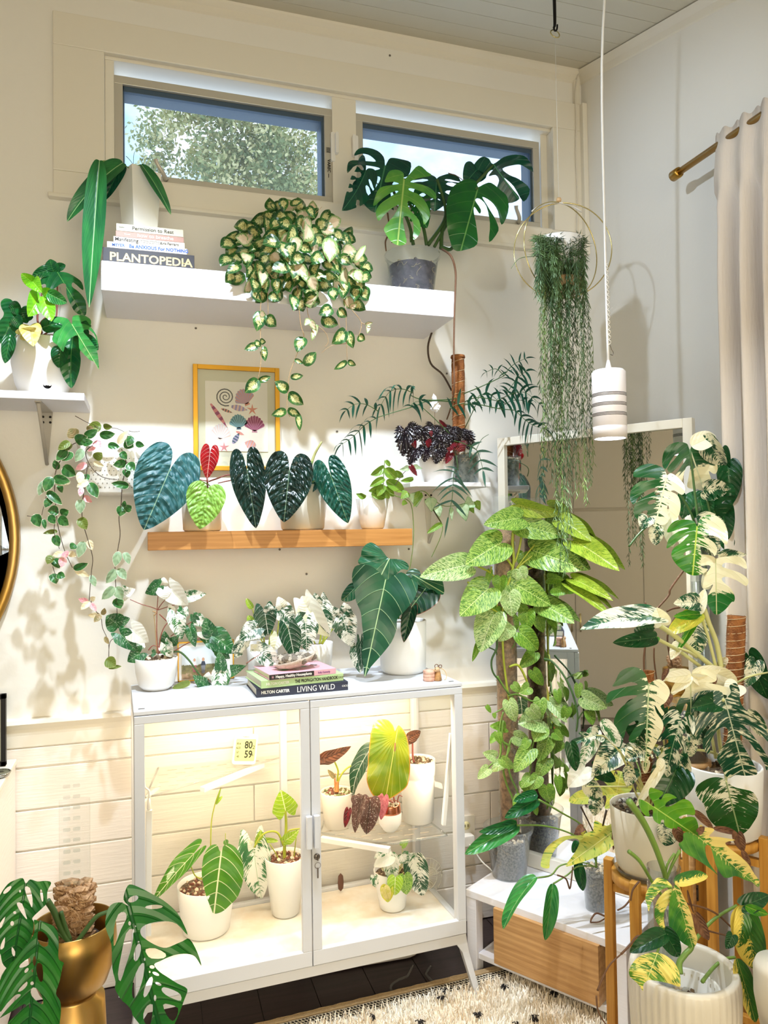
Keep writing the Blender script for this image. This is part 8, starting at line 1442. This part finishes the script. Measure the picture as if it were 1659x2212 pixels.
stems(t, S2, yc-.01, [(3, (595, 1500), (597, 1200), (605, 1080), (628, 975), (650, 910), (672, 855)), (3.5, (540, 1530), (480, 1500), (440, 1400)), (3.5, (600, 1530), (640, 1450), (665, 1405)), (2, (700, 1500), (705, 1190))], stemy)
leaves(t, S2, 'lance', m_aly, yc-.01, [(632, 975, 684, 916, 26), (640, 980, 672, 855, 12)], jit=0)
t, c, zt = cabpot('yellow-green veined alocasia in a tall white pot behind the left cabinet door', 617, 1987, 1848, 88, 60, FZ, matte, mats=(pumice, lava), grains=110)
yc = c.y
leaves(t, S2, 'arrow', m_aly, yc-.02, [(1145, 1020, 1110, 872, 195, dict(roll=0, bend=.3)), (1150, 1240, 1245, 1165, 84)], jit=0)
leaves(t, S2, 'arrow', m_alow, yc+.03, [(912, 1300, 972, 1672, 250, dict(mt=m_syn, roll=10)), (940, 1250, 1095, 1250, 40, dict(kind='lance', mt=m_aly)), (915, 1310, 868, 1235, 80), (940, 1290, 965, 1165, 60, dict(mt=m_aly, kind='lance'))], jit=0)
stems(t, S2, yc, [(8, (1140, 1400), (1138, 1300), (1150, 1150), (1145, 1020)), (5, (1130, 1280), (1090, 1190), (1020, 1180), (960, 1220), (915, 1295)), (5, (1150, 1250), (1170, 1175), (1250, 1157)), (3, (1110, 1430), (1080, 1350), (1030, 1270)), (3, (1200, 1430), (1215, 1300), (1225, 1220))], stemy)
t, c, zt = cabpot('dark bronze alocasia in a cream pot, left on the shelf behind the right cabinet door', 729, 1797, 1709, 72, 54, .4855, potc, mats=(pumice, lava, mat('green_pebble', '6E7A4A', .9)), grains=150, soil=.008)
yc = c.y
leaves(t, T_, 'arrow', m_brz, yc-.03, [(60, 650, 380, 508, 160, dict(roll=30)), (40, 650, -40, 700, 120), (545, 640, 398, 1120, 190, dict(mt=m_alo, kind='anthurium', roll=50, Y=yc-.04)), (185, 890, 98, 788, 60, dict(kind='lance', mt=mat('x_orange', 'C98A3A') if 0 else m_tan))], jit=0)
stems(t, T_, yc-.01, [(5, (215, 1040), (215, 900), (222, 800), (185, 700)), (5, (215, 1000), (235, 900), (300, 800), (380, 745), (480, 740))], stemy); stems(t, T_, yc-.015, [(12, (205, 1050), (210, 990), (215, 930)), (5, (190, 1020), (185, 900), (190, 830))], mat('orange_sheath', 'D08A50', .5), taper=.4)
t, c, zt = cabpot('brown-leaved young plant in a tall straight white pot on the right cabinet shelf', 904, 1786, 1640, 76, 66, .4855, potw, prof=[(0, 33), (.72, 37), (.74, 36), (.76, 38), (1, 39)], grains=120, soil=.01)
yc = c.y
leaves(t, T_, 'heart', m_brz, yc-.03, [(1075, 400, 1210, 325, 130, dict(roll=20)), (1120, 370, 1060, 490, 130, dict(roll=-20))], jit=0); stems(t, T_, yc-.03, [(6, (1130, 700), (1115, 620), (1112, 400))], stemr)
t, c, zt = cabpot('round-leaved begonia in a small white pot with copper rim, right cabinet shelf', 843, 1801, 1738, 44, 34, .4855, matte, prof=[(0, 16), (.3, 24), (.62, 25), (1, 22)], grains=20, name='speckled_begonia')
yc = c.y; k_ = depth(c)/FPX; H__ = zt-.4855; b = MB(); b.lathe([(24.3*k_, zt-H__*.36), (24.2*k_, zt-H__*.2), (22.6*k_, zt), (22.2*k_, zt+.0045), (21*k_, zt+.0045), (20*k_, zt-.004), (22*k_, zt-H__*.36)], 40, (c.x, c.y, 0)); b.build('copper_rim', mat('copper', 'D98A68', .2, 1), t)
tleaf(t, T_, yc-.05, (905, 470), (790, 1150), [(900, 330), (880, 270), (830, 210), (770, 190), (690, 200), (640, 250), (615, 330), (600, 450), (585, 600), (575, 750), (565, 880), (590, 1000), (640, 1090), (700, 1120), (800, 1150), (880, 1110), (960, 1060), (1040, 990), (1075, 900), (1088, 750), (1080, 600), (1060, 450), (1030, 360), (990, 300), (945, 262), (915, 310)], m_big, bend=.25, label='big round yellow-green leaf')
leaves(t, T_, 'heart', m_sil, yc-.09, [(605, 1160, 560, 1560, 270, dict(roll=0)), (455, 1110, 480, 1240, 160), (500, 1150, 425, 1545, 150, dict(roll=30))], jit=.006)
leaves(t, T_, 'heart', m_pnk, yc-.07, [(770, 1120, 735, 1390, 130), (345, 1270, 303, 1482, 90, dict(mt=m_blkr)), (690, 1120, 720, 1180, 90)], jit=.006)
stems(t, T_, yc-.02, [(4, (900, 1180), (880, 1000), (905, 470, yc-.06)), (4, (880, 1180), (700, 1120), (540, 1140)), (3, (930, 1180), (950, 1100), (990, 1110))], stemr)
t, c, zt = cabpot('small variegated plant with yellowing leaves in a white pot, lower right in the cabinet', 848, 1974, 1878, 80, 56, FZ, matte, grains=60)
yc = c.y
leaves(t, U_, 'heart', m_syn, yc-.05, [(612, 1262, 497, 1332, 100, dict(mt=m_synw)), (575, 1215, 500, 1276, 60), (608, 1268, 628, 1440, 116), (690, 1250, 722, 1310, 100), (775, 1290, 832, 1532, 170, dict(mt=m_alom)), (760, 1280, 735, 1245, 90), (690, 1190, 735, 1150, 50, dict(mt=m_pot)), (500, 1400, 512, 1475, 60)], jit=.01)
leaves(t, U_, 'heart', m_buff, yc-.07, [(645, 1410, 640, 1530, 110, dict(mt=m_aly)), (705, 1395, 722, 1525, 110, dict(mt=m_pot)), (590, 1470, 592, 1578, 96, dict(mt=mat('o', 'D99A20') if 0 else m_fby)), (570, 1480, 600, 1560, 70)], jit=.01)
stems(t, U_, yc-.02, [(3, (620, 1400), (650, 1330), (610, 1262)), (3, (650, 1400), (690, 1330), (690, 1250)), (3, (660, 1400), (740, 1350), (775, 1290)), (2.5, (640, 1400), (690, 1300), (690, 1190)), (2.5, (600, 1400), (550, 1330), (560, 1240))], stemc)
q = at(736, 1908, 2.6); t = tag(MB().lathe([(0, -.03), (.009, -.02), (.011, 0), (.009, .024), (.0, .034)], 14, (atz(736, 1908, FZ+.032).x, atz(736, 1908, FZ+.032).y, FZ+.0335), sy=.4).build('seed_pod', m_brown, None), 'small brown seed pod standing at the back of the cabinet floor', 'seed pod')

# ---- lower left: brass planter with lacework leaves
pc = at(158, 1992, 1.62); k_ = depth(pc)/FPX; zr = pc.z; R0 = 86*k_; t = thing('lacework_monstera', 'monstera with lacework leaves in a round brass footed planter at the lower left', 'plant', (pc.x, 1.62, 0))
b = MB(); Hb = 150*k_; b.lathe([(0, 0.0), (R0*.75, 0), (R0*.86, zr*.2), (R0*.86, (zr-Hb)*.62), (R0*.74, zr-Hb-.012), (R0*.56, zr-Hb-.004), (R0*.56, zr-Hb+.004), (R0*.8, zr-Hb+.02), (R0*.97, zr-Hb*.6), (R0*1.04, zr-Hb*.3), (R0, zr), (R0-.002, zr+.001), (R0-.004, zr), (R0*.98, zr-Hb*.4), (R0*.7, zr-Hb*.8), (0, zr-Hb*.84)], 64, (pc.x, 1.62, 0)); b.build('planter', brass, t)
b = MB(); ri = R0*.62; b.lathe([(ri*.8, zr-Hb*.8), (ri, zr-.035), (ri*1.03, zr-.034), (ri*.97, zr-.036), (ri*.78, zr-Hb*.8)], 32, (pc.x, 1.62, 0)); b.build('inner_pot', clearp, t); b = MB(); b.lathe([(0, zr-.05), (ri*.96, zr-.052)], 24, (pc.x, 1.62, 0), sm=False); b.build('soil', soilm, t); grit(t, pc, ri*.85, zr-.05, 80, (pumice, soilm), 41, (.005, .01))
A, B_ = at(120, 2035, 1.6), at(190, 1745, 1.6); x0, x1 = A.x, B_.x; xm, rr = (x0+x1)/2, (x1-x0)/2; zt_, zb_ = B_.z, zr-.05; b = MB(); n = 18; vs = []
for z in (zb_, zt_):
    for i in range(n+1): a = math.pi*i/n; vs.append((xm-rr*math.cos(a), 1.64-rr*.8*math.sin(a)+.02, z+(.012*math.sin(a) if z == zt_ else 0)))
b.add(vs, [(i, i+1, n+2+i, n+1+i) for i in range(n)], True); o = b.build('clear_moss_sheet', clearp, t)
b = MB()
for k in range(10):
    z = zb_+.13+k*.021
    for sd in (-1, 1): b.rbox(xm+sd*rr*.3-rr*.22, xm+sd*rr*.3+rr*.22, 1.6, 1.601, z, z+.007, .002, 'y')
b.build('slot', clearp, t, kind='stuff')
b = MB(); rnd = random.Random(6); zc = at(150, 1930, 1.62).z
for i in range(420): b.blob((xm+rnd.uniform(-1, 1)*rr*.85, 1.645+rnd.uniform(-.03, .02), rnd.uniform(zb_, zc+rnd.uniform(-.01, .012))), rnd.uniform(.007, .013), i, (1.5, 1, .7))
b.build('moss_clump', mat('brown_moss', '9A7452', .95, vary=('C9A480', 80)), t, kind='stuff'); rnd = random.Random(16); b = MB()
for i in range(900): q = V((xm+rnd.uniform(-1, 1)*rr*.9, 1.61+rnd.uniform(-.01, .03), rnd.uniform(zb_, zc+.012))); e = q+V((rnd.uniform(-1, 1), rnd.uniform(-1, .2), rnd.uniform(-1, 1)))*.012; s_ = V((.0006, 0, .0009)); b.add([q-s_, q+s_, e], [(0, 1, 2)])
b.build('moss_fibres', mat('pale_moss_fibre', 'D6B290', .9), t, kind='stuff')
stems(t, V_, 1.55, [(14, (375, 350), (430, 440), (500, 600), (560, 690)), (9, (485, 440), (520, 560), (560, 660)), (10, (610, 690), (680, 590), (770, 480), (860, 440), (980, 380)), (8, (560, 690), (400, 560), (310, 520))], stemd, taper=.9)
tleaf(t, V_, 1.42, (1025, 395), (1290, 1430), [(1025, 395), (965, 370), (900, 380), (860, 420), (838, 500), (840, 570), (880, 680), (885, 850), (910, 960), (905, 1010), (950, 1090), (1000, 1140), (1040, 1200), (1050, 1240), (1120, 1330), (1200, 1400), (1290, 1430), (1370, 1350), (1420, 1230), (1465, 1100), (1478, 1005), (1400, 960), (1330, 920), (1260, 880), (1220, 830), (1270, 800), (1330, 770), (1400, 745), (1480, 735), (1540, 750), (1585, 808), (1560, 720), (1500, 620), (1450, 640), (1400, 665), (1320, 700), (1250, 690), (1170, 650), (1120, 610), (1120, 560), (1180, 520), (1300, 495), (1400, 510), (1485, 590), (1440, 480), (1390, 410), (1300, 340), (1200, 290), (1110, 250), (1035, 232), (1000, 280), (985, 350)], m_skel,
 [(1062, 340, 45, 22, -25), (1225, 392, 72, 16, -5), [(1005, 460), (985, 440), (940, 460), (905, 560), (900, 690), (925, 650), (960, 570), (1000, 500)], [(1050, 565), (1000, 600), (960, 750), (930, 900), (950, 955), (990, 850), (1030, 740), (1056, 640)], (1088, 742, 70, 25, 105), [(1155, 718), (1230, 708), (1312, 745), (1295, 778), (1200, 785), (1165, 758)], [(1142, 825), (1100, 850), (1050, 960), (1042, 1060), (1062, 1095), (1100, 1030), (1135, 920)], (1172, 1010, 90, 24, 110), (1203, 850, 20, 14), (1232, 900, 28, 13, 20), (1252, 980, 26, 12, 20), (1228, 1100, 10, 26), [(1278, 1030), (1295, 1003), (1370, 1022), (1428, 1062), (1435, 1118), (1380, 1106), (1310, 1068)], [(1292, 1155), (1340, 1150), (1412, 1182), (1402, 1255), (1368, 1292), (1322, 1240)], [(1210, 1155), (1165, 1165), (1135, 1230), (1145, 1300), (1188, 1320), (1205, 1250)], (1030, 525, 11, 16), (1076, 545, 6), (1104, 583, 10, 15), (1060, 580, 6, 15), (1100, 662, 6), (1146, 795, 6, 12), (1185, 890, 6, 9)], bend=.45, label='largest lacework leaf, in front of the cabinet foot')
tleaf(t, V_, 1.4, (318, 520), (225, 1430), [(318, 520), (270, 505), (275, 560), (265, 620), (200, 700), (130, 790), (60, 850), (0, 960), (0, 1180), (60, 1120), (130, 1060), (170, 1068), (120, 1110), (50, 1180), (0, 1250), (20, 1240), (100, 1200), (190, 1150), (210, 1170), (180, 1190), (120, 1250), (60, 1320), (100, 1400), (225, 1430), (330, 1400), (420, 1340), (470, 1330), (490, 1200), (485, 1100), (450, 1050), (480, 960), (500, 860), (510, 820), (470, 790), (470, 690), (465, 610), (430, 550), (370, 530)], m_skel,
 [[(305, 592), (350, 600), (388, 640), (380, 695), (340, 702), (303, 660)], [(238, 790), (165, 838), (160, 865), (210, 855), (242, 828)], (276, 815, 38, 13, 90), [(298, 835), (338, 842), (346, 955), (320, 970), (293, 900)], (213, 885, 22, 12, -50), (260, 890, 7, 12), [(216, 968), (160, 1015), (150, 1040), (185, 1030), (218, 998)], (258, 987, 14, 15), [(250, 1032), (290, 1024), (335, 1080), (348, 1142), (312, 1142), (255, 1088)], (240, 1170, 6, 18)], bend=.45)
tleaf(t, V_, 1.45, (205, 215), (95, 905), [(205, 215), (180, 175), (120, 190), (60, 220), (0, 300), (-60, 420), (-60, 700), (0, 740), (20, 830), (60, 890), (95, 905), (130, 860), (180, 760), (240, 650), (270, 560), (272, 500), (262, 470), (330, 400), (375, 350), (380, 270), (410, 208), (360, 195), (300, 200), (240, 185)], m_skel,
 [[(200, 240), (238, 248), (262, 330), (258, 390), (240, 360), (208, 290)], [(135, 358), (178, 365), (210, 450), (218, 482), (190, 455), (150, 400)], (335, 300, 45, 11, 80), (100, 512, 15, 18), (58, 262, 42, 15, -40), [(45, 460), (5, 505), (-15, 550), (18, 535)], [(45, 610), (14, 662), (8, 710), (36, 695)], [(98, 698), (124, 742), (116, 782), (98, 755)], (120, 432, 13, 11), (160, 272, 8, 10)], bend=.6)
# ---- repeats share a group phrase
for base, ph_ in {'light_bar': 'light bars inside the glass cabinet', 'acrylic_shelf': 'acrylic shelves inside the glass cabinet', 'plant_stand': 'wooden plant stands at the right', 'bracket_shelf': 'small white bracket shelves', 'velvet_leaf_plant': 'velvet-leaved plants on the cabinet', 'variegated_monstera': 'white-splashed monsteras at the right', 'potted_plant': 'potted plants inside the glass cabinet', 'floating_shelf': 'thick floating shelves on the back wall'}.items():
    for o in list(bpy.data.objects):
        if o.parent is None and o.get('category') and o.name.split('.')[0] == base and not o.get('group'): o['group'] = ph_
